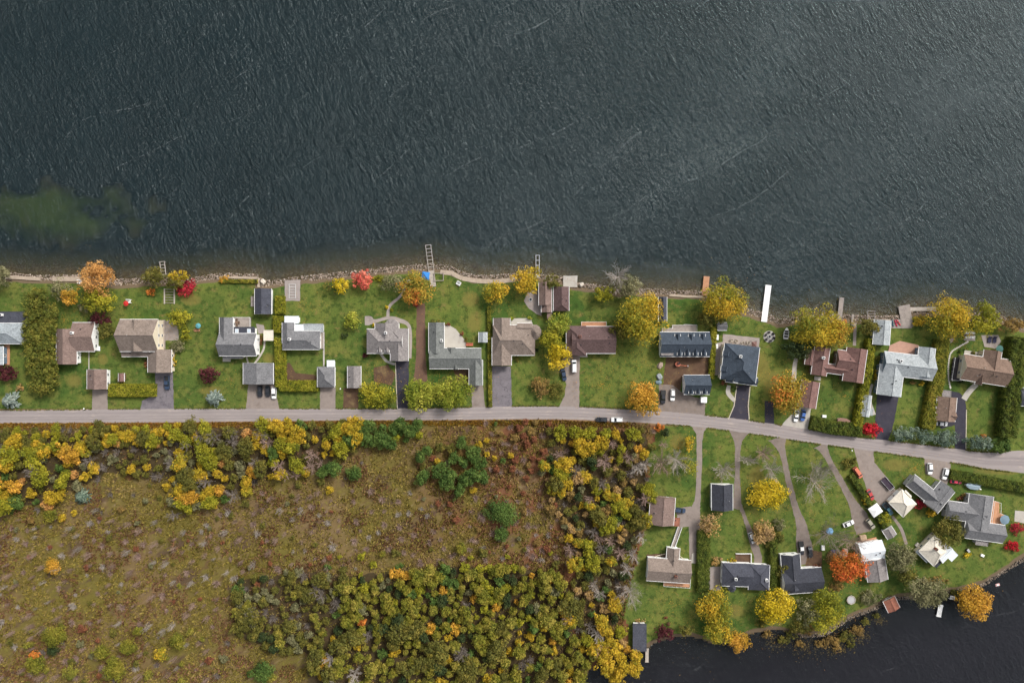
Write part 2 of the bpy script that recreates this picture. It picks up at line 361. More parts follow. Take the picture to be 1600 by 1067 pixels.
wet = (fc[:, 2] < WATER_Z + .25)
def water_sheet(name, sel, m, ev, eq):
    q = quads[sel]; u, inv = np.unique(q, return_inverse=True); c = co[u].copy(); dep = np.clip(WATER_Z - c[:, 2], 0, None); c[:, 2] = WATER_Z; q = inv.reshape(-1, 4)
    eq = np.array(eq) + len(c); c = np.concatenate([c, np.array(ev, float)]); q = np.concatenate([q, eq]); dep = np.concatenate([dep, np.full(len(ev), 3.1)])
    me = np_mesh(name, c, q, [m]); at = me.attributes.new('depth', 'FLOAT', 'POINT'); at.data.foreach_set('value', dep.astype(np.float32))
    link(name, me)['kind'] = 'structure'
wz = WATER_Z
water_sheet('lake', wet & (fc[:, 1] > ym), WLAKE, [(-far, y1, wz), (far, y1, wz), (far, far, wz), (-far, far, wz), (-far, yN0, wz), (x0, yN0, wz), (x0, y1, wz), (-far, y1, wz), (x1, yN1, wz), (far, yN1, wz), (far, y1, wz), (x1, y1, wz)], [(0, 1, 2, 3), (4, 5, 6, 7), (8, 9, 10, 11)])
water_sheet('bay', wet & (fc[:, 1] <= ym), WBAY, [(xm - 4, -far, wz), (far, -far, wz), (far, y0, wz), (xm - 4, y0, wz), (x1, y0, wz), (far, y0, wz), (far, yS1, wz), (x1, yS1, wz)], [(0, 1, 2, 3), (4, 5, 6, 7)])

# ------------------------------------------------------------------ road, driveways, paths
def sheet(name, pts, m, z, kind='structure', parent=None):
    bm = bmesh.new()
    f = bm.faces.new([bm.verts.new((*Wp(*p), z)) for p in pts])
    if f.normal.z < 0 or f.calc_area() and (f.normal_update() or f.normal.z < 0): f.normal_flip()
    bmesh.ops.triangulate(bm, faces=bm.faces[:])
    me = bpy.data.meshes.new(name); bm.to_mesh(me); bm.free(); me.materials.append(m)
    o = link(name, me)
    if kind: o['kind'] = kind
    return o
def rag(pts, step=5.0, amp=0.7, seed=1):
    """roughen an outline"""
    r = random.Random(seed); out = []
    n = len(pts)
    for i in range(n):
        (ax, ay), (bx, by) = pts[i], pts[(i + 1) % n]
        L = math.hypot(bx - ax, by - ay); k = max(1, int(L / step))
        for j in range(k):
            f = j / k; out.append((ax + (bx - ax) * f + r.uniform(-amp, amp), ay + (by - ay) * f + r.uniform(-amp, amp)))
    return out
def spline(pts, n=10):
    out = []
    P_ = [pts[0]] + list(pts) + [pts[-1]]
    for i in range(1, len(P_) - 2):
        p0, p1, p2, p3 = [np.array(P_[i + k], float) for k in (-1, 0, 1, 2)]
        for j in range(n):
            u = j / n
            out.append(0.5 * ((2 * p1) + (-p0 + p2) * u + (2 * p0 - 5 * p1 + 4 * p2 - p3) * u * u + (-p0 + 3 * p1 - 3 * p2 + p3) * u ** 3))
    out.append(np.array(pts[-1], float)); return np.array(out)
def ribbon_pts(pts, n=8):
    """(x, y, width) control points -> closed outline in pixels"""
    c = spline(pts, n); d = np.gradient(c[:, :2], axis=0); d /= np.linalg.norm(d, axis=1)[:, None] + 1e-9
    nrm = np.stack([-d[:, 1], d[:, 0]], 1) * (c[:, 2:3] / 2)
    return [tuple(p) for p in (c[:, :2] + nrm)] + [tuple(p) for p in (c[:, :2] - nrm)][::-1]
def paved(name, c, stain, var=.25, streak=False, cracks=False):
    t = NT(name); P = t.n('NewGeometry').outputs['Position']
    m = t.n('Mapping'); m.inputs['Scale'].default_value = (0.12, 1.0, 1) if streak else (1, 1, 1); t.l(P, m.inputs[0])
    f = t.math('ADD', t.math('MULTIPLY', t.noise(m.outputs[0], 0.5, 5, 0.65), 0.6), t.math('MULTIPLY', t.noise(P, 5.0, 3), 0.4))
    lo = tuple(x * (1 - var) for x in c); hi = tuple(x * (1 + var) for x in c)
    col = t.ramp(f, [(0.3, lo), (0.7, hi)])
    col = t.mix(t.math('MULTIPLY', t.smooth(t.noise(P, 0.22, 5, 0.7), 0.52, 0.72), 0.7), col, stain)
    if cracks:
        v = t.n('TexVoronoi', feature='DISTANCE_TO_EDGE'); v.inputs['Scale'].default_value = 0.55; wv = t.n('VectorMath', operation='ADD'); t.l(P, wv.inputs[0]); nz = t.n('TexNoise'); nz.inputs['Scale'].default_value = 0.8; t.l(P, nz.inputs['Vector']); t.l(nz.outputs['Color'], wv.inputs[1]); t.l(wv.outputs[0], v.inputs['Vector'])
        col = t.mix(t.math('MULTIPLY', t.smooth(v.outputs[0], 0.05, 0.01), t.math('MULTIPLY', t.smooth(t.noise(P, 0.3, 2), 0.45, 0.6), 0.6)), col, (0.05, 0.05, 0.055))
    return t.done(col, 0.9, 0.2, t.bump(t.noise(P, 7, 2), 0.3, 0.03))
ROAD = paved('road_chip_seal', lin(158, 149, 146, .78), lin(180, 167, 157, .80), .17, True)
ASPH = paved('fresh_asphalt', lin(62, 60, 70, .8), lin(86, 80, 84, .8), .25)
ASPH2 = paved('old_asphalt', lin(122, 116, 120, .8), lin(84, 80, 88, .8), .25, cracks=True)
GRAV = paved('gravel', lin(150, 138, 130, .75), lin(120, 106, 98, .75), .22)
DIRT = paved('bare_earth', lin(98, 76, 60, .75), lin(140, 120, 84, .75), .3)
TRACK = paved('worn_track', lin(136, 124, 116, .75), lin(108, 96, 86, .75), .25)
STONE = paved('paving_stone', lin(160, 150, 144, .78), lin(128, 116, 112, .78), .18)
CONC = paved('concrete', lin(184, 178, 168, .8), lin(156, 148, 140, .8), .1)
CHIP = paved('wood_chip', lin(116, 90, 76, .74), lin(94, 74, 60, .74), .2)
VERGE = paved('verge_gravel', lin(140, 112, 84, .75), lin(108, 80, 58, .75), .3)
sheet('road_verge', ribbon_pts([(-260, 652, 28), (0, 652, 26), (280, 651, 25), (560, 650, 22), (700, 649, 23), (860, 647, 24), (980, 651, 23), (1060, 655, 22)]), VERGE, 0.006)
ROADLINE = [(-260, 651.5, 20), (0, 651, 20), (280, 649, 21), (560, 647.5, 18), (700, 646.5, 19), (860, 644.5, 20.5), (980, 649, 20), (1085, 656.5, 19.5), (1180, 668, 20), (1270, 682, 20), (1340, 692, 19), (1480, 710, 22), (1540, 719, 26), (1640, 724, 38), (1900, 750, 40)]
sheet('road', rag(ribbon_pts(ROADLINE, 8), 4, 0.35, 77), ROAD, 0.030)
TRK = paved('wheel_track', lin(150, 141, 139, .78), lin(138, 130, 128, .78), .12, True)
for i, off_ in enumerate((-4.6, 1.2, 4.9)): sheet('wheel_track', rag(ribbon_pts([(x, y + off_, w * .11) for x, y, w in ROADLINE], 8), 5, .45, 120 + i), TRK, 0.033 + .0007 * i)
drives = [
 (GRAV, [(144, 609), (168, 609), (168, 643), (144, 643)]),
 (ASPH2, [(242, 580), (270, 580), (272, 643), (219, 643), (222, 626), (240, 617), (243, 605)]),
 (GRAV, [(388, 600), (430, 600), (433, 622), (437, 641), (384, 641)]),
 (GRAV, [(500, 603), (524, 603), (524, 641), (500, 641)]),
 (ASPH, [(617, 563), (639, 563), (638, 641), (620, 641), (619, 600)]),
 (GRAV, [(736, 601), (754, 601), (759, 641), (738, 641)]),
 (ASPH2, [(769, 572), (798, 572), (800, 640), (769, 640)]),
 (GRAV, [(868, 568), (884, 558), (906, 556), (905, 638), (872, 638), (882, 618), (885, 600)]),
 (TRACK, [(1030, 600), (1052, 602), (1070, 616), (1102, 624), (1101, 652), (1028, 646)]),
 (ASPH, [(1150, 601), (1172, 602), (1169, 664), (1136, 657), (1145, 638)]),
 (ASPH, [(1195, 626), (1208, 628), (1210, 668), (1195, 666)]),
 (CONC, [(1247, 636), (1268, 636), (1262, 672), (1220, 666), (1232, 652)]),
 (ASPH, [(1371, 614), (1405, 618), (1394, 672), (1386, 692), (1368, 690), (1367, 668)]),
 (ASPH, [(1485, 610), (1500, 614), (1508, 624), (1510, 640), (1508, 708), (1492, 708), (1492, 664), (1470, 670), (1466, 656), (1494, 656)]),
 (GRAV, ribbon_pts([(1093, 660, 30), (1093, 670, 20), (1093, 684, 10), (1092, 744, 8), (1090, 780, 9), (1086, 800, 16), (1085, 830, 17), (1084, 880, 14)])),
 (GRAV, [(1056, 795), (1080, 790), (1084, 822), (1062, 824)]),
 (TRACK, ribbon_pts([(1155, 672, 36), (1154, 681, 22), (1153, 696, 10), (1152, 740, 8), (1152, 775, 12), (1150, 795, 16)])),
 (TRACK, ribbon_pts([(1156, 788, 6), (1165, 812, 6), (1175, 840, 11), (1184, 868, 12), (1184, 880, 12)])),
 (TRACK, ribbon_pts([(1216, 684, 34), (1218, 692, 20), (1223, 708, 10), (1232, 750, 9), (1242, 790, 10), (1252, 820, 16), (1256, 850, 24), (1262, 880, 26)])),
 (TRACK, ribbon_pts([(1283, 694, 26), (1287, 702, 14), (1297, 722, 9), (1314, 752, 10), (1332, 785, 13), (1344, 810, 26), (1350, 832, 24)])),
 (GRAV, [(1333, 696), (1364, 700), (1366, 722), (1388, 748), (1402, 770), (1392, 800), (1376, 792), (1356, 768), (1342, 730)]),
 (GRAV, [(1444, 712), (1484, 718), (1486, 740), (1480, 756), (1462, 748), (1446, 740)]),
]
for i, (m, pts) in enumerate(drives): sheet('driveway', rag(pts, 5, 0.55, i), m, 0.014 + 0.0005 * i)
sheet('dirt_yard', rag([(1042, 556), (1108, 558), (1108, 596), (1066, 588), (1062, 612), (1034, 612), (1038, 580)], 5, 1.2, 3), DIRT, 0.010)
sheet('footpath', rag([(651, 474), (664, 474), (665, 560), (668, 594), (656, 602), (646, 594), (650, 560)], 6, 0.5, 4), CHIP, 0.010)
for i, (m, pts) in enumerate([
 (STONE, ribbon_pts([(637, 438, 4), (626, 462, 4), (609, 478, 4.5), (606, 496, 5)])),
 (STONE, ribbon_pts([(570, 501, 14), (578, 501, 14), (586, 502, 6), (606, 497, 5), (622, 500, 7), (640, 512, 5), (641, 560, 4)])),
 (CONC, ribbon_pts([(384, 554, 2.5), (388, 568, 2.5)])),
 (CONC, ribbon_pts([(413, 520, 3), (412, 545, 3), (398, 568, 3)])),
 (CONC, ribbon_pts([(506, 524, 2.5), (506, 572, 2.5)])),
 (CONC, ribbon_pts([(139, 548, 1.6), (139, 578, 1.6)])),
 (CONC, ribbon_pts([(595, 553, 4), (604, 564, 4), (617, 569, 4)])),
 (CONC, ribbon_pts([(1139, 602, 6), (1138, 614, 7), (1148, 626, 6)])),
 (CONC, ribbon_pts([(1244, 560, 6), (1241, 580, 7), (1240, 640, 7)])),
 (CONC, ribbon_pts([(1526, 600, 8), (1514, 612, 9), (1506, 624, 9)])),
 (STONE, ribbon_pts([(1336, 505, 5), (1335, 540, 5)])),
 (CONC, ribbon_pts([(1363, 600, 4), (1358, 622, 5), (1366, 648, 5)])),
 (GRAV, ribbon_pts([(1394, 806, 4), (1408, 826, 5), (1416, 850, 5)])),
 (GRAV, ribbon_pts([(140, 420, .1), (140, 420.1, .1)])) if False else (STONE, ribbon_pts([(1488, 525, 5), (1486, 532, 6), (1482, 534, 4)])),
]): sheet('footpath', pts, m, 0.034 + 0.0006 * i)
patios = [
 (STONE, [(256, 503), (266, 500), (279, 512), (279, 532), (257, 532)]),
 (STONE, [(445, 438), (469, 437), (469, 470), (445, 470)]),
 (STONE, [(400, 506), (412, 508), (414, 520), (404, 522)]),
 (STONE, [(819, 470), (825, 456), (842, 452), (846, 480), (846, 494), (838, 490), (826, 482)]),
 (CONC, [(799, 498), (830, 497), (832, 510), (798, 512)]),
 (STONE, [(1130, 522), (1187, 528), (1186, 546), (1128, 544)]),
 (STONE, [(1116, 536), (1130, 534), (1126, 586), (1114, 586)]),
 (STONE, [(1505, 516), (1522, 518), (1524, 532), (1506, 532)]),
 (STONE, [(1533, 524), (1560, 523), (1564, 534), (1556, 545), (1538, 542)]),
 (STONE, [(1104, 886), (1126, 884), (1126, 922), (1104, 922)]),
 (DIRT, [(1149, 864), (1173, 864), (1173, 880), (1149, 880)]),
 (CONC, [(1586, 797), (1606, 799), (1604, 818), (1585, 814)]),
 (DIRT, [(1010, 866), (1040, 864), (1042, 876), (1010, 876)]),
 (DIRT, [(584, 574), (606, 570), (618, 585), (612, 602), (584, 596)]),
 (DIRT, [(444, 570), (452, 566), (462, 582), (494, 586), (496, 596), (446, 596)]),
 (DIRT, [(537, 606), (560, 606), (560, 638), (536, 638)]),
 (DIRT, [(708, 576), (734, 576), (734, 602), (716, 600)]),
 (DIRT, [(1264, 858), (1284, 862), (1284, 884), (1258, 884)]),
]
for i, (m, pts) in enumerate(patios): sheet('garden_bed' if m is DIRT else 'patio', rag(pts, 5, 0.4, 40 + i), m, 0.046 + 0.0006 * i)
# curb strips of pale stone that edge three drives
CURB = mat('curb_stone', lin(196, 186, 166, .8))
def strip(name, pts, w, h, m, label, cat, group=None):
    mb = MB(); p = w2(pts)
    for a, b in zip(p[:-1], p[1:]):
        d = Vector((b[0] - a[0], b[1] - a[1])); n_ = Vector((-d.y, d.x)).normalized() * (w / 2)
        mb.prism([(a[0] + n_.x, a[1] + n_.y), (b[0] + n_.x, b[1] + n_.y), (b[0] - n_.x, b[1] - n_.y), (a[0] - n_.x, a[1] - n_.y)], -0.05, h)
    return tag(mb.build(name, m), label, cat, group)
# ------------------------------------------------------------------ buildings
RC = {
 'silver': roof_mat('roof_silver', lin(160, 168, 172, .72)), 'pale': roof_mat('roof_pale_grey', lin(172, 178, 180, .72)),
 'brown': roof_mat('roof_brown', lin(136, 116, 108, .72)), 'taupe': roof_mat('roof_taupe', lin(142, 128, 118, .72)),
 'grey': roof_mat('roof_grey', lin(130, 130, 132, .68)), 'slate': roof_mat('roof_slate', lin(82, 84, 94, .66)),
 'mauve': roof_mat('roof_mauve', lin(108, 88, 86, .70)), 'navy': roof_mat('roof_blue_slate', lin(78, 88, 100, .64)),
 'russet': roof_mat('roof_russet', lin(132, 102, 96, .72)), 'cream': roof_mat('roof_cream', lin(222, 214, 198, .80), .07),
 'warmgrey': roof_mat('roof_warm_grey', lin(146, 140, 138, .70)), 'sage': roof_mat('roof_sage', lin(128, 131, 128, .64)),
 'char': roof_mat('roof_charcoal', lin(70, 72, 80, .68)), 'white': roof_mat('roof_white', lin(226, 232, 236, .82), .05),
 'terra': roof_mat('roof_terracotta', lin(158, 104, 86, .72)), 'tan': roof_mat('roof_tan', lin(138, 116, 102, .68)),
}
WHITE = mat('white_paint', (0.78, 0.78, 0.76), var=.04); CREAM = mat('cream_siding', (0.66, 0.58, 0.44), var=.06); BRICK = mat('brick', lin(140, 92, 74, .8), var=.2, fine=9)
GREYW = mat('grey_siding', (0.36, 0.36, 0.36), var=.08); BROWNW = mat('brown_siding', lin(120, 98, 82, .8), var=.1); BLUEW = mat('blue_siding', lin(110, 130, 146, .8), var=.08)
DECK = mat('cedar_deck', lin(196, 146, 112, .8), var=.15); OLDDECK = mat('weathered_deck', lin(158, 148, 140, .8), var=.18); DARK = mat('dark_metal', (0.03, 0.03, 0.035), var=.1)
GLASS = gloss('window_glass', (0.03, 0.04, 0.05), 0.08, 0.6); DOORM = mat('door_paint', lin(96, 40, 36, .8)); LITE = gloss('skylight_glass', (0.45, 0.52, 0.58), 0.1, 0.6)
def unit_window():
    f = MB(); f.box(-.6, -.03, -.6, .6, .06, -.5); f.box(-.6, -.03, .5, .6, .06, .6); f.box(-.6, -.03, -.5, -.5, .06, .5); f.box(.5, -.03, -.5, .6, .06, .5); f.box(-.03, -.02, -.5, .03, .05, .5)
    p = MB(); p.box(-.5, -.02, -.5, .5, .02, .5)
    return f.mesh([WHITE]), p.mesh([GLASS])
WF, WPANE = unit_window()
_d = MB(); _d.box(-.5, -.03, 0, .5, .07, 2.1); DOOR = _d.mesh([DOORM]); _d = MB(); _d.box(.32, .07, .95, .4, .12, 1.08); HANDLE = _d.mesh([DARK])
_d = MB(); _d.box(-.22, -.22, -.25, .22, .22, .28, taper=.04); VENT = _d.mesh([DARK])
_d = MB(); _d.disc(0, 0, -.3, .5, .09, n=8); PIPE = _d.mesh([GREYW])
_d = MB(); _d.box(-.45, -.45, -2.2, .45, .45, 1.0, 0); _d.box(-.52, -.52, 1.0, .52, .52, 1.12, 0); _d.box(-.3, -.3, 1.12, .3, .3, 1.3, 1); CHIM_B = _d.mesh([BRICK, DARK]); CHIM_W = _d.mesh([WHITE, DARK])
def B(kind, x0, y0, x1, y1, eave=3.2, rise=2.2, **kw): return dict(kind=kind, r=(x0, y0, x1, y1), e=eave, h=rise, **kw)
def building(name, label, cat, blocks, roof, wall=WHITE, ang=0.0, at=(0, 0), group=None, chimneys=(), skylights=(), vents=2, decks=(), garage=None, trim=WHITE, seed=0):
    """blocks are rectangles in pixels of the photo (or, with at/ang, in a frame turned by ang about at), outlines at eave height"""
    rnd = random.Random(seed + len(label)); a = R(ang)
    def ph(u, v): return (at[0] + u * math.cos(a) - v * math.sin(a), at[1] + u * math.sin(a) + v * math.cos(a))
    r0 = blocks[0]['r']; base = Wp(*ph((r0[0] + r0[2]) / 2, (r0[1] + r0[3]) / 2), blocks[0]['e'])
    root = empty(name, (*base, 0), -a); tag(root, label, cat, group)
    def loc(u, v, z):
        x, y = Wp(*ph(u, v), z); x -= base[0]; y -= base[1]
        return (x * math.cos(a) - y * math.sin(a), x * math.sin(a) + y * math.cos(a))
    info = []
    for i, b in enumerate(blocks):
        u0, v0, u1, v1 = b['r']; e = b['e'] + 0.011 * i; rise = b['h']; k = S * (1 - e / H)
        cx, cy = loc((u0 + u1) / 2, (v0 + v1) / 2, e); w = (u1 - u0) * k + 0.013 * i; d = (v1 - v0) * k + 0.013 * i
        kind = b['kind']; rm = RC[b.get('mat', roof)]; lo = b.get('base', 0.0)
        mb = MB(); cap = MB(); guts = []; th = 0.22
        sw = kind == 'y'                                   # build with the ridge along local x, then swap
        L, D = (d, w) if sw else (w, d)
        T = (lambda x, y: (y, -x)) if sw else (lambda x, y: (x, y))   # start of the ridge = min u / min v
        ha, hb = b.get('ha', 0), b.get('hb', 0); off = b.get('off', 0.0) * D / 2
        if kind in 'xy':
            q = [(-L / 2, -D / 2), (L / 2, -D / 2), (L / 2, D / 2), (-L / 2, D / 2)]
            V = [(*T(*p), e - th) for p in q] + [(*T(*p), e) for p in q] + [(*T(-L / 2 + ha, off), e + rise), (*T(L / 2 - hb, off), e + rise)]
            mb.add(V, [(0, 3, 2, 1), (0, 1, 5, 4), (2, 3, 7, 6), (3, 0, 4, 7), (1, 2, 6, 5)], 1)
            mb.add(V, [(4, 5, 9, 8), (6, 7, 8, 9)], 0)
            mb.add(V, [(7, 4, 8)], 0 if ha else 2); mb.add(V, [(5, 6, 9)], 0 if hb else 2)
            for p_, q_ in ((8, 9),) + (((4, 8), (7, 8)) if ha else ()) + (((5, 9), (6, 9)) if hb else ()):
                cap.tube(Vector(V[p_]) + Vector((0, 0, .03)), Vector(V[q_]) + Vector((0, 0, .03)), 0.13, n=4)
            for s_ in (-1, 1):
                gut = MB(); guts.append(gut); y_ = s_ * (D / 2 + 0.075); p0, p1 = T(-L / 2, y_), T(L / 2, y_)
                gut.box(min(p0[0], p1[0]) - (.075 if sw else 0), min(p0[1], p1[1]) - (0 if sw else .075), e - .14, max(p0[0], p1[0]) + (.075 if sw else 0), max(p0[1], p1[1]) + (0 if sw else .075), e - .015)
            def zat(x, y, L=L, D=D, e=e, rise=rise, ha=ha, hb=hb, sw=sw, off=off):
                if sw: x, y = -y, x
                f = (D / 2 - y) / (D / 2 - off) if y > off else (D / 2 + y) / (D / 2 + off)
                if ha: f = min(f, (x + L / 2) / ha)
                if hb: f = min(f, (L / 2 - x) / hb)
                return e + rise * max(0, min(1, f))
        elif kind == 'f':
            mb.box(-w / 2, -d / 2, e - th, w / 2, d / 2, e, 0)
            zat = lambda x, y, e=e: e
            for p0, p1 in (((-w / 2, -d / 2), (w / 2, -d / 2)), ((w / 2, d / 2), (-w / 2, d / 2)), ((-w / 2, d / 2), (-w / 2, -d / 2)), ((w / 2, -d / 2), (w / 2, d / 2))):
                cap.tube((*p0, e + .02), (*p1, e + .02), 0.10, n=4)
        elif kind == 's':                                  # single slope; high side at min v
            mb.add([(-w / 2, -d / 2, e - th), (w / 2, -d / 2, e - th), (w / 2, d / 2, e - th), (-w / 2, d / 2, e - th), (-w / 2, -d / 2, e), (w / 2, -d / 2, e), (w / 2, d / 2, e + rise), (-w / 2, d / 2, e + rise)],
                   [(0, 3, 2, 1), (0, 1, 5, 4), (1, 2, 6, 5), (2, 3, 7, 6), (3, 0, 4, 7)], 1)
            mb.add(mb.v[:8], [(4, 5, 6, 7)], 0)
            zat = lambda x, y, e=e, rise=rise, d=d: e + rise * (y / d + .5)
            cap.tube((-w / 2, d / 2, e + rise), (w / 2, d / 2, e + rise), .1, n=4)
        else:                                              # 'p': many-sided cone
            n = b.get('n', 8); ring = [(math.cos(2 * math.pi * (j + .5) / n) * w / 2, math.sin(2 * math.pi * (j + .5) / n) * d / 2) for j in range(n)]
            V = [(x, y, e - th) for x, y in ring] + [(x, y, e) for x, y in ring] + [(0, 0, e + rise)]
            mb.add(V, [tuple(range(n))[::-1]] + [(j, (j + 1) % n, n + (j + 1) % n, n + j) for j in range(n)], 1)
            mb.add(V, [(n + j, n + (j + 1) % n, 2 * n) for j in range(n)], 0)
            zat = lambda x, y, e=e, rise=rise, w=w: e + rise * max(0, 1 - 2 * math.hypot(x, y) / w)
            for j in range(n): cap.tube(V[n + j], V[2 * n], .07, n=3)
        ro = mb.build('roof', [rm, trim, wall], root, (cx, cy, 0))
        if cap.v: cap.build('ridge_cap', [rm], ro)
        for gut in guts: gut.build('gutter', [trim], ro)
        ins = 0.42 + 0.017 * i
        wo = None
        if b.get('wall', True):
            wb = MB()
            if kind == 'p': wb.prism([(x * .9, y * .9) for x, y in ring], lo, e - .1)
            else: wb.box(-w / 2 + ins, -d / 2 + ins, lo, w / 2 - ins, d / 2 - ins, e - .1)
            wo = wb.build('wall', [wall], root, (cx, cy, 0))
        else:
            for sx in (-1, 1):
                for sy in (-1, 1):
                    pb = MB(); pb.box(-.08, -.08, 0, .08, .08, e - .1); pb.build('post', [trim], root, (cx + sx * (w / 2 - .3), cy + sy * (d / 2 - .3), 0))
        info.append((cx, cy, w, d, zat, ro, e, ins, lo, wo))
    def inside(x, y, skip, m=0.0):
        return any(j != skip and abs(x - t[0]) < t[2] / 2 - t[7] + m and abs(y - t[1]) < t[3] / 2 - t[7] + m for j, t in enumerate(info) if t[9])
    doors = 0
    for i, (cx, cy, w, d, zat, ro, e, ins, lo, wo) in enumerate(info):
        if not wo or blocks[i]['kind'] == 'p' or blocks[i].get('nowin'): continue
        hw, hd = w / 2 - ins, d / 2 - ins
        for nx_, ny_, ln, rz in ((0, -1, hw, math.pi), (0, 1, hw, 0), (-1, 0, hd, math.pi / 2), (1, 0, hd, -math.pi / 2)):
            cnt = int(2 * ln / 3.4)
            if lo > 1: cnt = 1
            for j in range(cnt):
                s_ = (j + .5) / cnt * 2 * ln - ln
                x = cx + nx_ * hw + (s_ if ny_ else 0); y = cy + ny_ * hd + (s_ if nx_ else 0)
                if inside(x, y, i, .25): continue
                if lo < .1 and doors == 0 and ny_ == -1 and not garage:
                    dd = link('door', DOOR, root, (x, y, 0.12), rz); link('door_handle', HANDLE, dd); doors = 1; continue
                zs = [lo + (e - lo) * .5] if lo > 1 or e < 4.4 else [1.6, e - 1.4]
                for z in zs:
                    sc_ = 0.62 if lo > 1 else 1.0
                    wi = link('window', WF, root, (x, y, z), rz, sc_); link('pane', WPANE, wi)
    if garage is not None:
        i, side, num = garage; cx, cy, w, d, zat, ro, e, ins, lo, wo = info[i]
        hw, hd = w / 2 - ins, d / 2 - ins
        for j in range(num):
            wd_ = 2.5; gm = MB()
            for q in range(4): gm.box(-wd_ / 2, 0, .08 + q * .56, wd_ / 2, .06, .08 + q * .56 + .53)
            s_ = (j - (num - 1) / 2) * 3.1
            p, rz = {'S': ((cx + s_, cy - hd), math.pi), 'N': ((cx + s_, cy + hd), 0), 'E': ((cx + hw, cy + s_), -math.pi / 2), 'W': ((cx - hw, cy + s_), math.pi / 2)}[side]
            gm.build('garage_door', [WHITE if wall is not WHITE else GREYW], root, (*p, 0), rz)
    def find(x, y):
        best = None
        for t in info:
            if abs(x - t[0]) <= t[2] / 2 and abs(y - t[1]) <= t[3] / 2:
                z = t[4](x - t[0], y - t[1])
                if best is None or z > best[0]: best = (z, t)
        return best
    def on_roof(u, v):
        x, y = loc(u, v, blocks[0]['e'] + 1)
        for _ in range(2):
            b_ = find(x, y)
            if not b_: return None
            x, y = loc(u, v, b_[0])
        b_ = find(x, y)
        return (x, y, b_[0], b_[1]) if b_ else None
    for (u, v, me) in chimneys:
        h_ = on_roof(u, v)
        if h_: link('chimney', me, h_[3][5], (h_[0] - h_[3][0], h_[1] - h_[3][1], h_[2]))
    for (u, v, sw_, sh_) in skylights:
        h_ = on_roof(u, v)
        if h_:
            t = h_[3]; x, y = h_[0] - t[0], h_[1] - t[1]
            gxp = (t[4](x + .3, y) - t[4](x - .3, y)) / .6; gyp = (t[4](x, y + .3) - t[4](x, y - .3)) / .6
            sm = MB(); sm.box(-sw_ / 2, -sh_ / 2, -.1, sw_ / 2, sh_ / 2, .10, 0); sm.box(-sw_ / 2 + .12, -sh_ / 2 + .12, .10, sw_ / 2 - .12, sh_ / 2 - .12, .13, 1)
            so_ = sm.build('skylight', [WHITE, LITE], t[5], (x, y, h_[2]))
            so_.rotation_euler = Vector((-gxp, -gyp, 1)).to_track_quat('Z', 'Y').to_euler()
    for q in range(vents):
        t = info[0] if q % 2 == 0 or len(info) < 2 else info[rnd.randrange(min(3, len(info)))]
        x = rnd.uniform(-.35, .35) * t[2]; y = rnd.uniform(-.3, .3) * t[3]
        z = t[4](x, y); b_ = find(t[0] + x, t[1] + y)
        if b_ and b_[1] is t: link('roof_vent', VENT if q % 3 else PIPE, t[5], (x, y, z + .05))
    for (pts, z, m, rail) in decks:
        lp = [loc(u, v, z) for u, v in pts]
        db = MB(); db.prism(lp, max(0.0, z - .25), z)
        do = db.build('deck', [m], root)
        if rail:
            for p, q_ in zip(lp, lp[1:] + lp[:1]):
                mid = ((p[0] + q_[0]) / 2, (p[1] + q_[1]) / 2)
                if inside(*mid, -1, .8): continue
                rb = MB(); Ld = math.hypot(q_[0] - p[0], q_[1] - p[1]); n_ = max(1, int(Ld / 1.6))
                for j in range(n_ + 1): rb.tube((p[0] + (q_[0] - p[0]) * j / n_, p[1] + (q_[1] - p[1]) * j / n_, z), (p[0] + (q_[0] - p[0]) * j / n_, p[1] + (q_[1] - p[1]) * j / n_, z + 1), .05)
                rb.tube((*p, z + 1), (*q_, z + 1), .06); rb.build('railing', [trim], do)
    return root
quad = lambda x0, y0, x1, y1: [(x0, y0), (x1, y0), (x1, y1), (x0, y1)]
bd = building
bd('house', 'silver grey hip-roofed house beside the tall cedar thicket', 'house', [B('x', -46, 505, 36, 537, 3.3, 2.4, hb=5), B('f', -40, 487, 38, 506, 3.0, 0, mat='slate')], 'silver', GREYW, chimneys=[(4, 492, CHIM_W)], decks=[(quad(7, 538, 15, 570), .3, DECK, False), (quad(34, 500, 40, 536), .5, OLDDECK, True)])
bd('garage', 'pale blue-grey garage between a maroon shrub and a plank walkway', 'garage', [B('y', -40, 541, 5, 570, 3.0, 1.6)], 'pale', BLUEW, garage=(0, 'S', 2))
bd('house', 'brown L-shaped bungalow between the cedar thicket and a maroon bush', 'house', [B('y', 88, 514, 120, 569, 3.3, 2.3), B('x', 113, 504, 148, 549, 3.3, 2.3)], 'brown', WHITE, chimneys=[(98, 510, CHIM_W), (114, 520, CHIM_W)], decks=[(quad(148, 541, 156, 548), .4, WHITE, True)])
bd('garage', 'small brown gabled garage with a short gravel drive', 'garage', [B('y', 136, 577, 167, 608, 3.0, 1.9)], 'brown', WHITE, garage=(0, 'S', 1))
bd('shed', 'tiny pinkish-brown shed on the lawn beside a clipped hedge', 'shed', [B('y', 185, 583, 194, 596, 2.2, .9)], 'russet', BROWNW, vents=0)
bd('house', 'large taupe two-storey house with a twin gable dormer and attached garage', 'house', [B('x', 187, 499, 247, 549, 5.6, 4.2), B('y', 231, 546, 268, 582, 3.4, 2.6), B('x', 190, 544, 243, 557, 3.4, .7), B('y', 204, 530, 225, 549, 5.4, 2.6, base=4, nowin=1), B('y', 206, 500, 225, 520, 5.4, 2.9, base=4, nowin=1)], 'taupe', CREAM, garage=(1, 'S', 2), decks=[(quad(248, 500, 258, 545), .5, OLDDECK, True)], chimneys=[])
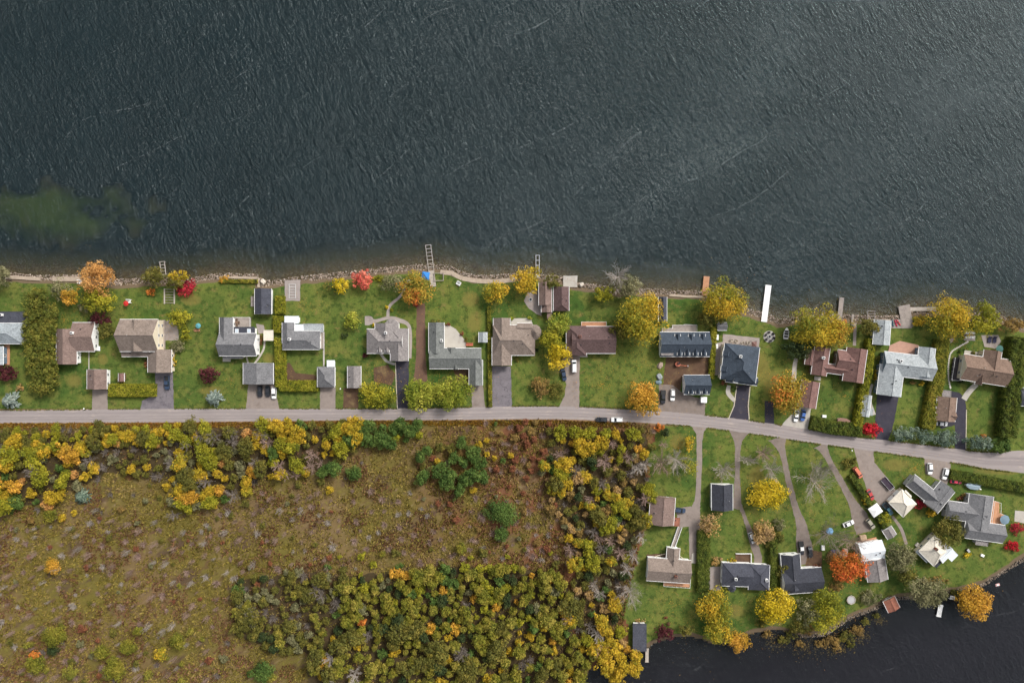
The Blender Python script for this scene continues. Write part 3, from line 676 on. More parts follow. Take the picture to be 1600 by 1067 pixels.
bd('house', 'grey-roofed house with white gable wall and dark solar panels on a low wing', 'house', [B('x', 342, 521, 401, 556, 4.4, 3.2), B('y', 343, 496, 364, 534, 4.3, 2.2, ha=0), B('f', 362, 511, 398, 524, 3.6, 0, mat='slate'), B('f', 349, 555, 380, 560, 3.0, 0, mat='grey')], 'grey', WHITE, chimneys=[(342.5, 511, CHIM_W)], skylights=[(370, 517, 1.4, 1.6), (389, 517, 1.4, 1.6)], decks=[(quad(364, 496, 392, 511), .6, OLDDECK, True), (quad(348, 556, 360, 565), .3, CONC, False)])
bd('shed', 'slate blue boathouse shed on the lawn near the sea wall corner', 'shed', [B('y', 398, 451, 424, 491, 3.0, 2.0)], 'slate', WHITE, decks=[(quad(392, 463, 398, 479), .3, OLDDECK, False)])
bd('garage', 'wide grey garage with one dark slate strip and three cars before it', 'garage', [B('y', 380, 567, 427, 600, 3.1, 2.0), ], 'grey', WHITE, garage=(0, 'S', 2), vents=1)
bd('pergola', 'small pale wooden sun shelter with a flat yellow roof between hedge and house', 'pergola', [B('f', 412, 516, 427, 532, 2.6, 0, mat='cream', wall=False)], 'cream', CREAM, vents=0, trim=DECK)
bd('house', 'grey hip-roofed house with white sunroom roofs facing the lake', 'house', [B('x', 441, 517, 500, 546, 3.5, 2.2, ha=4, hb=5), B('y', 441, 504, 460, 536, 3.4, 1.7), B('f', 445, 494, 467, 505, 3.0, 0, mat='white'), B('f', 459.5, 507, 474, 519, 3.1, 0, mat='white'), B('f', 474, 506, 505, 519, 2.9, 0, mat='pale')], 'grey', WHITE, chimneys=[(453, 530, CHIM_W)], decks=[(quad(500, 519, 507, 545), .5, OLDDECK, True)])
bd('garage', 'small square garage with a pyramid grey roof and white lean-to box', 'garage', [B('y', 496, 573, 523, 605, 3.0, 2.2, ha=3.4, hb=3.4), B('f', 511, 563, 523, 574, 2.4, 0, mat='white')], 'grey', WHITE, garage=(0, 'S', 1), vents=0)
bd('house', 'two-tone grey house with an angled bay, twin dormers and dark asphalt drive', 'house', [B('x', 573, 514, 630, 552, 3.6, 3.0, ha=5.2), B('y', 610, 513, 638, 564, 3.6, 2.4, ha=3.6), B('y', 586, 505, 622, 532, 3.6, 2.7), B('p', 600, 498, 624, 520, 3.5, 1.6), B('y', 590, 536, 596, 550, 4.4, .9, base=3.2), B('y', 602, 536, 608, 550, 4.4, .9, base=3.2)], 'warmgrey', WHITE, chimneys=[(603, 520, CHIM_W)], garage=(1, 'S', 2))
bd('shed', 'long weathered grey garden shed beside a bare earth patch', 'shed', [B('y', 543, 572, 564, 606, 2.6, 1.2)], 'warmgrey', BROWNW)
bd('house', 'sage grey U-shaped house wrapped around a pale lakeside patio', 'house', [B('x', 671, 544, 752, 576, 3.4, 2.0), B('y', 670, 504, 694, 552, 3.4, 1.9), B('y', 733, 562, 754, 602, 3.3, 1.9), B('y', 698, 543, 712, 556, 3.3, 1.2), B('y', 708, 566, 716, 577, 3.4, .9)], 'sage', WHITE, garage=(2, 'S', 1), decks=[([(694, 508), (700, 507), (712, 514), (722, 526), (728, 534), (728, 545), (694, 545)], .25, CONC, False)], chimneys=[(690, 532, CHIM_W)])
bd('shed', 'pale blue-grey garden shed on the lawn by a fence-line hedge', 'shed', [B('y', 748, 519, 761, 535, 2.4, 1.0)], 'pale', CREAM, vents=0)
bd('house', 'sprawling taupe house with a rounded turret and cracked grey drive', 'house', [B('x', 770, 508, 836, 555, 3.6, 3.0, ha=3, hb=5.5), B('y', 769, 527, 799, 571, 3.5, 2.4), B('y', 771, 497, 797, 532, 3.5, 2.3), B('p', 826, 507, 846, 531, 3.6, 2.3, n=12), B('x', 808, 505, 832, 520, 3.5, 1.1)], 'taupe', WHITE, garage=(1, 'S', 2), chimneys=[], vents=5)
bd('boathouse', 'weathered brown lakeside cabin beside the round stone patio', 'boathouse', [B('y', 842, 441, 862, 477, 3.0, 1.7), B('y', 846, 476, 862, 488, 2.8, 1.1), B('f', 855, 489, 862, 498, 2.3, 0)], 'brown', BROWNW)
bd('boathouse', 'mauve brown boathouse behind the concrete landing slab', 'boathouse', [B('y', 865, 448, 889, 486, 3.1, 1.9, hb=2.5)], 'mauve', BROWNW, vents=3)
bd('house', 'long mauve-brown bungalow with a white van in its drive', 'house', [B('x', 893, 510, 962, 552, 3.4, 2.5), B('y', 885, 509, 916, 556, 3.4, 2.2, ha=3.4, hb=3.4)], 'mauve', BRICK, decks=[(quad(908, 503, 947, 511), .5, DECK, True), (quad(906, 552, 918, 558), .3, CONC, False)], vents=5, chimneys=[(906, 526, CHIM_B)])
bd('shed', 'narrow slate shed under the big golden tree by the shore', 'shed', [B('y', 1029, 464, 1042, 502, 2.6, 1.2)], 'slate', GREYW)
bd('house', 'blue slate house with four small dormers above a bare dirt yard', 'house', [B('x', 1031, 519, 1109, 557, 3.6, 3.0), B('f', 1032, 531, 1053, 541, 5.2, 0, mat='char', base=3.4, nowin=1), B('f', 1033, 541, 1052, 555, 4.4, 0, mat='warmgrey', base=3.4, nowin=1)] + [B('y', x - 3.5, 542, x + 3.5, 555, 4.6, 1.0, base=3.3) for x in (1062, 1074, 1087, 1100)] + [B('y', x - 4, 522, x + 4, 535, 4.6, 1.0, base=3.3) for x in (1059, 1080, 1098)], 'navy', WHITE, decks=[([(1034, 513), (1050, 513), (1050, 508), (1068, 508), (1068, 507), (1088, 508), (1088, 520), (1034, 520)], .5, OLDDECK, True)])
bd('garage', 'blue slate garage with three dormers and a white gable wall', 'garage', [B('x', 1068, 586, 1109, 616, 3.6, 3.0)] + [B('y', x - 3.5, 602, x + 3.5, 615, 4.6, .9, base=3.3) for x in (1080, 1091, 1101)], 'navy', WHITE, ang=0, garage=(0, 'S', 2))
bd('house', 'large blue-grey hip-roofed house with a lakeside stone terrace and black drive', 'house', [B('y', -28, -28, 27, 29, 5.2, 4.2, ha=6.5, hb=5), B('x', -20, 20, 30, 32, 3.8, .9, mat='navy'), B('y', -29, -16, -15, -8, 5.4, 1.2, base=4), B('y', -29, 8, -15, 16, 5.4, 1.2, base=4), B('x', -8, 18, 0, 31, 5.2, 1.0, base=3.6), B('f', 14, -16, 28, 0, 3.2, 0, mat='terra', wall=False)], 'navy', CREAM, ang=7, at=(1157, 567), chimneys=[(-2, -10, CHIM_W)], garage=(0, 'S', 2), vents=2)
bd('shed', 'little grey shed half under the tree beside a narrow hedge', 'shed', [B('x', 1121, 504, 1136, 516, 2.4, 1.0)], 'grey', GREYW, vents=0)
bd('garage', 'russet brown garage with an orange-leaved tree against it', 'garage', [B('y', -14, -20, 14, 22, 3.1, 1.9)], 'russet', BROWNW, ang=9, at=(1264, 615), garage=(0, 'S', 1))
bd('house', 'russet brown house of several gables under the golden shore tree', 'house', [B('y', 14, -28, 46, 25, 3.9, 2.9), B('x', 0, -22, 34, 10, 3.8, 2.4), B('y', -36, -22, -12, 22, 3.4, 2.2, ha=0), B('x', -20, 2, 30, 16, 3.3, 1.5), B('y', -48, -16, -35, 8, 3.1, 1.0)], 'russet', BROWNW, ang=8, at=(1306, 568), chimneys=[(-22, -6, CHIM_W)], decks=[([(-30, 24), (-20, 24), (-20, 30), (-30, 30)], .3, CONC, False)], vents=4)
bd('boathouse', 'pale silver boathouse at the water between olive tree and timber deck', 'boathouse', [B('y', -13, -20, 13, 19, 3.1, 1.7)], 'pale', BLUEW, ang=4, at=(1378, 520), vents=3)
bd('house', 'pale silver cross-gabled house with a terracotta patio and black drive', 'house', [B('x', -36, -22, 44, 14, 3.6, 2.5), B('y', -40, -2, -2, 46, 3.5, 2.4), B('y', 17, -36, 43, 10, 3.5, 2.0)], 'pale', BLUEW, ang=7, at=(1415, 575), chimneys=[(-10, -10, CHIM_W)], garage=(1, 'S', 2), decks=[([(-30, -22), (-29, -32), (-14, -41), (16, -38), (16, -22)], .2, mat('terracotta_paving', lin(190, 150, 130, .78), var=.12), False)], vents=7)
bd('shed', 'whitish L-shaped shed between the slanting hedge and the black drive', 'shed', [B('y', -7, -17, 6, 17, 2.6, .9), B('f', 5, 3, 11, 14, 2.3, 0)], 'pale', WHITE, ang=8, at=(1354, 634), vents=2)
bd('house', 'brown cross-gabled house with a black side deck and stepping-stone path', 'house', [B('x', -28, -26, 46, 14, 3.8, 3.0), B('y', 2, -38, 30, 0, 3.8, 2.7), B('y', -4, -2, 6, 18, 3.6, 2.0), B('x', 22, -28, 42, -6, 3.6, 1.4)], 'tan', CREAM, ang=9, at=(1530, 583), decks=[([(-43, -18), (-28, -20), (-28, 16), (-43, 18)], .9, mat('black_deck', (0.05, 0.045, 0.05), var=.2), True), ([(-28, -32), (-2, -32), (-2, -26), (-28, -26)], .3, CONC, False)], vents=4)
bd('garage', 'brown gabled garage with a white car parked on its road side', 'garage', [B('y', -15, -18, 16, 20, 3.1, 1.9), B('x', 3, 4, 16, 18, 3.0, 1.2), B('f', -8, -28, 6, -18, 2.5, 0, mat='warmgrey')], 'tan', BROWNW, ang=5, at=(1478, 638), garage=(0, 'E', 1))
bd('house', 'dark grey house behind the tall dark hedge past the brown cross-gabled house', 'house', [B('x', 1594, 606, 1640, 634, 3.4, 2.2)], 'slate', GREYW)
# cottages on the bay side
bd('cottage', 'brown cottage with an orange porch beside bare woodland trees', 'cottage', [B('y', -20, -22, 19, 22, 3.6, 2.4), B('f', 18, 9, 28, 22, 2.6, 0, mat='terra', wall=False)], 'brown', BROWNW, ang=4, at=(1035, 798), vents=3)
bd('cottage', 'taupe cottage with a covered porch arm and cedar deck', 'cottage', [B('x', -35, -18, 33, 18, 3.6, 2.3), B('y', -6, -36, 14, 0, 3.3, 1.6)], 'taupe', WHITE, ang=4, at=(1046, 891), decks=[([(-8, 18), (-8, 24), (33, 24), (33, 2), (22, 2), (22, 17)], .6, DECK, True), ([(33, -28), (37, -30), (38, -14), (33, -14)], .3, CONC, False)], chimneys=[(10, 8, CHIM_B)], vents=4)
bd('shed', 'dark slate gabled workshop with a white gable wall beside a worn track', 'shed', [B('y', 1112, 756, 1145, 797, 3.6, 2.2)], 'char', WHITE, vents=2)
bd('cottage', 'dark slate cottage with a hip-roofed end behind the fenced garden', 'cottage', [B('x', -37, -20, 10, 16, 3.4, 2.2, ha=4), B('y', 5, -19, 37, 21, 3.5, 2.1, ha=3.8, hb=3.8), B('p', -27, 10, -14, 26, 3.0, 1.0)], 'slate', WHITE, ang=2, at=(1165, 900), chimneys=[(-16, 4, CHIM_W), (32, 4, CHIM_W)], vents=3)
bd('boathouse', 'flat slate-roofed boathouse at the edge of the dark bay', 'boathouse', [B('f', 989, 974, 1010, 1017, 2.6, 0)], 'slate', WHITE, vents=0)
bd('cottage', 'dark slate L-shaped cottage with two vehicles in the notch', 'cottage', [B('y', -32, -32, -2, 24, 3.5, 2.2), B('x', -32, -8, 30, 30, 3.6, 2.3)], 'char', WHITE, ang=-4, at=(1254, 896), vents=2)
bd('cottage', 'white-roofed cottage with a grey annex beside the orange maple', 'cottage', [B('x', -20, -30, 18, -2, 3.4, 1.7, mat='white'), B('y', -14, -3, 18, 32, 3.0, 1.6, mat='warmgrey')], 'white', WHITE, ang=-9, at=(1365, 876), vents=4, decks=[([(-20, -34), (10, -36), (10, -30), (-20, -30)], .4, DECK, False)])
bd('boathouse', 'small terracotta-roofed boathouse standing in the dark bay water', 'boathouse', [B('y', -10, -10, 10, 10, 2.4, .8)], 'terra', BROWNW, ang=-26, at=(1393, 944), vents=0)
bd('garage', 'cream hip-roofed garage beside the gravel parking lot', 'garage', [B('x', -17, -14, 16, 15, 3.2, 2.0, ha=3.4, hb=3.4), B('x', -12, -17, 2, -12, 2.9, .5)], 'cream', CREAM, ang=45, at=(1411, 786), garage=(0, 'W', 2), vents=0, decks=[([(-21, -14), (-17, -14), (-17, 14), (-21, 14)], .12, CONC, False)])
bd('cottage', 'charcoal L-shaped cottage with two white cars on its gravel', 'cottage', [B('x', -36, -7, 22, 15, 3.5, 2.1), B('y', 2, -25, 30, 18, 3.6, 2.2)], 'grey', GREYW, ang=39, at=(1453, 769), vents=2)
bd('cottage', 'large grey winged cottage with a cedar sun deck', 'cottage', [B('x', -46, -20, 14, 8, 3.5, 2.0), B('y', -14, -36, 24, 18, 3.6, 2.3), B('x', -12, 6, 48, 34, 3.5, 2.0), B('f', 6, 34, 25, 42, 2.6, 0, mat='warmgrey')], 'grey', GREYW, ang=8, at=(1524, 808), decks=[([(24, -30), (34, -28), (36, -12), (44, -10), (44, 6), (24, 6)], .7, DECK, True)], vents=4, chimneys=[(-16, -26, CHIM_B)])
bd('cottage', 'cream-roofed cottage set diagonally above the curved shore lawn', 'cottage', [B('x', -20, -21, 14, 15, 3.5, 2.2, ha=3, hb=3), B('y', 2, -24, 20, 2, 3.3, 1.4, mat='white'), B('f', -22, 12, 2, 19, 2.7, 0, mat='pale'), B('f', 6, 3, 18, 14, 2.8, 0, mat='char'), B('f', 12, -24, 28, -10, 2.9, 0, mat='white')], 'cream', CREAM, ang=45, at=(1460, 864), decks=[([(-26, -20), (-20, -20), (-20, 14), (-26, 14)], .4, OLDDECK, True)], chimneys=[(-4, -6, CHIM_B)], vents=1)
bd('shed', 'narrow grey shed with white panel between willow shrubs', 'shed', [B('x', -8, -8, 8, 8, 2.4, .8)], 'warmgrey', WHITE, ang=58, at=(1390, 832), vents=0)
# ------------------------------------------------------------------ trees, shrubs and hedges
K = 0.95
def pal(name, a, b, c): return leaf_mat('leaf_' + name, lin(*a, K), lin(*b, K), lin(*c, K))
PAL = {
 'gold': pal('gold', (134, 126, 40), (184, 156, 44), (204, 166, 58)), 'yellow': pal('yellow', (158, 144, 28), (202, 176, 40), (214, 188, 64)),
 'yelgreen': pal('yelgreen', (96, 104, 34), (142, 140, 40), (176, 164, 52)), 'lime': pal('lime', (96, 112, 36), (138, 146, 50), (176, 170, 72)),
 'olive': pal('olive', (76, 78, 36), (104, 102, 46), (132, 120, 54)), 'peach': pal('peach', (170, 122, 66), (200, 148, 84), (206, 166, 104)),
 'amber': pal('amber', (150, 124, 44), (196, 150, 52), (212, 160, 72)), 'goldgreen': pal('goldgreen', (98, 110, 40), (166, 152, 48), (208, 164, 50)),
 'orange': pal('orange', (168, 104, 48), (200, 118, 52), (210, 140, 66)), 'flame': pal('flame', (140, 112, 44), (200, 112, 50), (206, 90, 56)),
 'mixed': pal('mixed', (112, 118, 50), (172, 150, 56), (208, 116, 58)), 'red': pal('red', (140, 30, 38), (184, 32, 46), (200, 52, 58)),
 'crimson': pal('crimson', (140, 36, 52), (176, 44, 62), (190, 70, 70)), 'coral': pal('coral', (190, 84, 76), (216, 104, 88), (224, 138, 112)),
 'maroon': pal('maroon', (62, 30, 36), (84, 38, 44), (100, 54, 54)), 'green': pal('green', (58, 80, 38), (82, 106, 48), (110, 128, 62)),
 'dark': pal('dark', (40, 54, 34), (56, 70, 40), (78, 86, 46)), 'spruce': pal('spruce', (70, 88, 74), (104, 122, 106), (140, 152, 132)),
 'blue': pal('blue', (98, 112, 104), (132, 146, 138), (164, 172, 160)), 'greygreen': pal('greygreen', (88, 90, 62), (122, 120, 84), (146, 140, 104)),
 'cedar': pal('cedar', (90, 96, 38), (130, 128, 50), (162, 146, 66)), 'cedaryel': pal('cedaryel', (86, 92, 34), (122, 122, 42), (152, 138, 56)),
 'thuja': pal('thuja', (74, 84, 36), (104, 108, 44), (138, 128, 56)),
 'hedge': pal('hedge', (96, 104, 30), (130, 130, 38), (154, 146, 50)), 'hedgedark': pal('hedgedark', (60, 76, 30), (84, 96, 36), (108, 114, 46)),
 'brownish': pal('brownish', (112, 92, 58), (140, 116, 66), (158, 128, 70)), 'tan': pal('tan', (148, 122, 88), (172, 142, 96), (186, 150, 80)),
 'ruddy': pal('ruddy', (104, 68, 52), (132, 82, 60), (150, 104, 66)),
}
BARK = mat('bark', lin(92, 82, 72, .8), var=.2); PALEBARK = mat('pale_bark', lin(178, 168, 158, .78), var=.16); TWIG = mat('pink_twig', lin(170, 144, 132, .74), var=.18); GREYTWIG = mat('grey_twig', lin(136, 126, 118, .72), var=.16)
def leaves(P_, N_, size, rng, asp=1.0):
    """leaf quads at points P_ facing N_"""
    n = len(P_); N_ = N_ / (np.linalg.norm(N_, axis=1)[:, None] + 1e-9)
    a = rng.normal(size=(n, 3)); t1 = np.cross(N_, a); t1 /= np.linalg.norm(t1, axis=1)[:, None] + 1e-9; t2 = np.cross(N_, t1)
    s = (size * rng.uniform(.6, 1.35, n))[:, None]
    c = np.stack([P_ - t1 * s * .5 * asp - t2 * s * .12, P_ - t2 * s * .5, P_ + t1 * s * .5 * asp + t2 * s * .1, P_ + t2 * s * .5], 1)
    return c.reshape(-1, 3), np.arange(4 * n).reshape(n, 4)
def sph(n, rng, zmin=-1.0):
    z = rng.uniform(zmin, 1, n); a = rng.uniform(0, 2 * np.pi, n); r = np.sqrt(1 - z * z)
    return np.stack([r * np.cos(a), r * np.sin(a), z], 1)
def crown(rx, ry, rz, ncl, nleaf, leaf, seed, crf=(.17, .40), name='crown', inner=.45):
    """clumps of leaves spread through an uneven crown, centred on the origin"""
    rng = np.random.RandomState(seed)
    ncl = int(ncl * 1.35); nleaf = int(nleaf * 1.2)
    dirs = sph(ncl, rng, -.5); rad = rng.uniform(inner, .95, ncl)[:, None]; rad[: max(1, ncl // 6)] *= .45
    az = np.arctan2(dirs[:, 1], dirs[:, 0])
    rad = rad * (1 + .13 * np.sin(2 * az + seed) + .12 * np.sin(3 * az + seed * 1.7) + .08 * np.sin(5 * az + seed * 2.3))[:, None]
    C = dirs * rad * np.array([rx, ry, rz]); cr = rng.uniform(crf[0], crf[1], ncl) * min(rx, ry) * (1.15 - .35 * rad[:, 0])
    wgt = cr ** 2; wgt /= wgt.sum(); who = rng.choice(ncl, nleaf, p=wgt)
    d = sph(nleaf, rng, -.45)
    sub = 1 + .16 * np.sin(d[:, 0] * 7 + who) * np.sin(d[:, 1] * 8 + who * 2)
    P_ = C[who] + d * (cr[who] * rng.uniform(.55, 1.06, nleaf) ** .6 * sub)[:, None] * np.array([1, 1, .8])
    stray = rng.rand(nleaf) < .14; P_[stray] = (sph(nleaf, rng, -.4) * np.array([rx, ry, rz]) * rng.uniform(.5, 1.0, nleaf)[:, None])[stray]
    N_ = d * .8 + np.array([0, 0, .45]) + rng.normal(size=(nleaf, 3)) * .45
    co_, q = leaves(P_, N_, leaf, rng)
    cl = np.clip(.5 + .30 * np.sin(az + seed * 1.3) * np.minimum(1, rad[:, 0] * 1.4) + .55 * (rng.rand(ncl) - .5) + .2 * (rng.rand(ncl) - .5), 0, 1)
    col = np.stack([rng.rand(nleaf), cl[who], rng.rand(nleaf)], 1)
    return np_mesh(name, co_, q, [None], col)
def conifer(r, h, seed, nb=46, name='crown'):
    """whorls of drooping boughs around a spire"""
    rng = np.random.RandomState(seed); P_ = []; N_ = []; cl = []
    for i in range(nb * 3):
        f = rng.rand() ** .8; z = h * (.06 + .92 * f); L = r * (1 - f) ** .8 * rng.uniform(.82, 1.12) + .12; a = rng.uniform(0, 2 * math.pi); tone = rng.rand()
        n = max(4, int(L * 6))
        t_ = np.linspace(.12, 1, n); side = rng.normal(size=n) * .17 * (1.1 - t_) * L * .8
        x = np.cos(a) * t_ * L - np.sin(a) * side; y = np.sin(a) * t_ * L + np.cos(a) * side
        P_.append(np.stack([x, y, z - .28 * L * t_ + rng.normal(size=n) * .06], 1)); N_.append(np.stack([np.cos(a) * .5 * np.ones(n), np.sin(a) * .5 * np.ones(n), np.ones(n)], 1) + rng.normal(size=(n, 3)) * .3); cl.append(np.full(n, tone))
    P_ = np.concatenate(P_); N_ = np.concatenate(N_); cl = np.concatenate(cl); n = len(P_)
    co_, q = leaves(P_, N_, .42 * max(1, r / 4), rng, 1.3)
    return np_mesh(name, co_, q, [None], np.stack([rng.rand(n), cl, rng.rand(n)], 1))
def bare(h, spread, seed, name='branches', limbs=13, twig=.04, rise=.55):
    """leafless tree: limbs arching out of the trunk, each with side twigs; spread = crown radius"""
    rnd = random.Random(seed); mb = MB(); top = Vector((rnd.uniform(-.05, .05) * h, rnd.uniform(-.05, .05) * h, h * .8))
    mid = top * .5 + Vector((rnd.uniform(-.03, .03) * h, rnd.uniform(-.03, .03) * h, 0)); mb.tube((0, 0, -.1), mid, .014 * h + .04, .010 * h + .03, 5); mb.tube(mid, top, .010 * h + .03, .03, 4)
    for i in range(limbs):
        f = .3 + .68 * i / limbs; p = mid * (f / .5) if f < .5 else mid + (top - mid) * ((f - .5) / .5)
        a_ = i * 2.4 + rnd.uniform(-.5, .5); L = spread * rnd.uniform(.65, 1.12) * (1.15 - .45 * f); d = Vector((math.cos(a_), math.sin(a_), rise * rnd.uniform(.5, 1.5))).normalized(); r = .025 + .0065 * h; n = 5; L *= 1.15
        for k in range(n):
            d = (d + Vector((rnd.uniform(-.22, .22), rnd.uniform(-.22, .22), rnd.uniform(-.10, .16)))).normalized(); q = p + d * (L / n); mb.tube(p, q, r, r * .78, 3); r *= .78
            for j in range(4 if k else 2):
                s0 = p + (q - p) * rnd.random(); td = (d + Vector((rnd.uniform(-1, 1), rnd.uniform(-1, 1), rnd.uniform(-.2, .6))) * .75).normalized(); tl = L * rnd.uniform(.14, .30); s1 = s0 + td * tl; mb.tube(s0, s1, twig, twig * .7, 3)
                for _ in range(2): mb.tube(s0 + (s1 - s0) * rnd.uniform(.4, 1), s1 + (td + Vector((rnd.uniform(-1, 1), rnd.uniform(-1, 1), rnd.uniform(-.2, .5))) * .7).normalized() * tl * .6, twig * .7, twig * .5, 3)
            p = q
    return mb.mesh([None])
def trunk_mesh(seed):
    """unit trunk (height 1) with limbs"""
    rnd = random.Random(seed); mb = MB(); p = Vector((0, 0, 0)); r = .036
    for i in range(4):
        q = p + Vector((rnd.uniform(-.03, .03), rnd.uniform(-.03, .03), .2)); mb.tube(p, q, r, r * .8, 6); r *= .8; p = q
        if i >= 1:
            for j in range(2):
                a = rnd.uniform(0, 6.28); m_ = p + Vector((math.cos(a) * .13, math.sin(a) * .13, .12)); mb.tube(p, m_, r * .7, r * .45, 5); mb.tube(m_, m_ + Vector((math.cos(a) * .1, math.sin(a) * .1, .12)), r * .45, r * .2, 4)
    return mb.mesh([BARK])
TRUNKS = [trunk_mesh(i) for i in range(4)]
def setmat(o, m):
    if not len(o.data.materials): o.data.materials.append(m)
    o.material_slots[0].link = 'OBJECT'; o.material_slots[0].material = m
    return o
NTREE = [0]
def tree(label, px, py, rx, ry, h, p, name='tree', cat='tree', kind='round', group=None, leaf=.52, dens=1.0, mesh=None, base=None, sc=None, rot=0.0):
    """crown centre and radii in photo pixels, height in metres"""
    NTREE[0] += 1; sd_ = NTREE[0] * 7 + 3
    zc = h * .58 if kind != 'conifer' else h * .35
    x, y = Wp(px, py, zc); gz = 0.0 if base is None else base
    root = empty(name, (x, y, gz), rot); tag(root, label, cat, group)
    k = S * (1 - zc / H); mx_, my_ = rx * k, ry * k
    if kind == 'round':
        area = mx_ * my_; n = int(max(260, min(6500, area * 62 * dens))); ncl = int(max(9, min(60, 9 + area * .62)))
        me = crown(mx_ * 1.04, my_ * 1.04, h * .40, ncl, n, leaf * (1 if area > 6 else .75), sd_)
        setmat(link('crown', me, root, (0, 0, zc)), PAL[p]); link('trunk', TRUNKS[sd_ % 4], root, (0, 0, -.1), sd_, (h * .85, h * .85, h * .85))
    elif kind == 'dense':
        area = mx_ * my_; me = crown(mx_ * .9, my_ * .9, h * .44, 18, int(min(4200, area * 95)), .42, sd_, (.34, .52), inner=.35)
        setmat(link('crown', me, root, (0, 0, zc)), PAL[p]); link('trunk', TRUNKS[sd_ % 4], root, (0, 0, -.1), sd_, (h * .7, h * .7, h * .85))
    elif kind == 'conifer':
        setmat(link('crown', conifer((mx_ + my_) / 2, h, sd_), root), PAL[p]); link('trunk', TRUNKS[sd_ % 4], root, (0, 0, -.1), sd_, (h * .6, h * .6, h * .95))
    elif kind == 'bare':
        setmat(link('branches', bare(h, 1.15 * max(mx_, my_), sd_, limbs=22, twig=.034), root, scale=(mx_ / max(mx_, my_), my_ / max(mx_, my_), 1)), p if not isinstance(p, str) else PAL[p])
    return root
def shrub(label, px, py, rx, ry, h, p, group=None, name='shrub', cat='shrub'):
    """low bush: one mass of leaves down to the ground"""
    NTREE[0] += 1; sd_ = NTREE[0] * 11 + 5; x, y = Wp(px, py, h * .5); k = S * (1 - h * .5 / H)
    area = rx * ry * k * k; n = int(max(140, min(2600, area * 75)))
    o = setmat(link(name, crown(rx * k, ry * k, h * .55, int(max(8, 8 + area * .7)), n, .40, sd_), None, (x, y, h * .46)), PAL[p])
    return tag(o, label, cat, group)
def hedge(label, pts, width, h, p, group=None, rough=.12, dens=34):
    """clipped hedge along pixel points: leafy faces over a woody core"""
    NTREE[0] += 1; rng = np.random.RandomState(NTREE[0] + 900); zt = h * .8
    c = np.array([Wp(*q[:2], zt) for q in pts]); wd_ = width * S
    x0, y0 = c.mean(0); c = c - c.mean(0)
    P_ = []; N_ = []; mb = MB()
    for (a, b) in zip(c[:-1], c[1:]):
        d = b - a; L = np.linalg.norm(d); d = d / L; nn = np.array([-d[1], d[0]])
        q = [a - nn * wd_ * .38, b - nn * wd_ * .38, b + nn * wd_ * .38, a + nn * wd_ * .38]
        mb.prism([tuple(v) for v in q], 0, h * .86)
        nt_ = int(L * wd_ * dens); u = rng.uniform(-.02, 1.02, nt_); v = rng.uniform(-.5, .5, nt_)
        und = (vnoise(u * L + x0, v * wd_ + y0, .9, 3) - .5)
        P_.append(np.stack([a[0] + d[0] * u * L + nn[0] * v * wd_, a[1] + d[1] * u * L + nn[1] * v * wd_, h * (1 - .5 * np.abs(v * 2) ** 6 * .3) + und * rough * 5 + rng.normal(size=nt_) * rough], 1))
        N_.append(np.tile([0, 0, 1.], (nt_, 1)) + rng.normal(size=(nt_, 3)) * .45)
        for s_ in (-1, 1):
            ns = int(L * h * 16); u = rng.uniform(-.01, 1.01, ns); z = rng.uniform(.02, 1, ns) * h
            off = s_ * (wd_ / 2 + rng.normal(size=ns) * rough)
            P_.append(np.stack([a[0] + d[0] * u * L + nn[0] * off, a[1] + d[1] * u * L + nn[1] * off, z], 1)); N_.append(np.tile([nn[0] * s_, nn[1] * s_, .4], (ns, 1)) + rng.normal(size=(ns, 3)) * .4)
        for s_, e_ in ((-1, a), (1, b)):
            ns = int(wd_ * h * 16); v = rng.uniform(-.5, .5, ns); z = rng.uniform(.02, 1, ns) * h
            P_.append(np.stack([e_[0] + d[0] * s_ * .05 + nn[0] * v * wd_, e_[1] + d[1] * s_ * .05 + nn[1] * v * wd_, z], 1)); N_.append(np.tile([d[0] * s_, d[1] * s_, .4], (ns, 1)) + rng.normal(size=(ns, 3)) * .4)
    P_ = np.concatenate(P_); N_ = np.concatenate(N_); n = len(P_)
    root = empty('hedge', (x0, y0, 0)); tag(root, label, 'hedge', group)
    co_, q = leaves(P_, N_, .38, rng)
    tone = vnoise(P_[:, 0] + x0, P_[:, 1] + y0, 1.3, 17)
    setmat(link('foliage', np_mesh('foliage', co_, q, [None], np.stack([rng.rand(n), tone, rng.rand(n)], 1)), root), PAL[p])
    mb.build('stems', [mat('hedge_core', lin(56, 58, 30, .7))], root)
    return root
# clipped hedges
hedge('yellow-green clipped hedge on the road side of the taupe dormer house', [(171, 610), (242, 610)], 19, 2.2, 'hedge')
hedge('short yellow-green hedge block between the slate boathouse shed and stone landing', [(437, 463), (437, 490)], 14, 2.2, 'hedge')
hedge('square yellow-green hedge block beside the white sunroom roofs', [(434, 494), (434, 519)], 14, 2.2, 'hedge')
hedge('L-shaped clipped hedge enclosing the lawn behind the pyramid-roofed garage', [(437, 529), (438, 603), (496, 603)], 16, 2.4, 'hedge')
hedge('thin yellowing hedge along the lot line beside the cracked drive', [(764, 480), (765, 560), (766, 634)], 5, 1.6, 'cedaryel')
hedge('narrow green-gold hedge between the dormered house and the stone terrace house', [(1116, 512), (1112, 590)], 8, 2.0, 'hedge')
hedge('broad rough hedge along the road before the russet house lawn', [(1268, 660), (1300, 668), (1345, 672)], 20, 2.6, 'hedgedark', rough=.2)
hedge('slanting tall hedge beside the russet house from the shore to the road', [(1362, 530), (1356, 580), (1340, 664)], 13, 2.8, 'hedge', rough=.2)
hedge('thick slanting hedge between the pale silver house and the brown garage', [(1473, 532), (1464, 600), (1450, 668)], 20, 3.0, 'cedaryel', rough=.15)
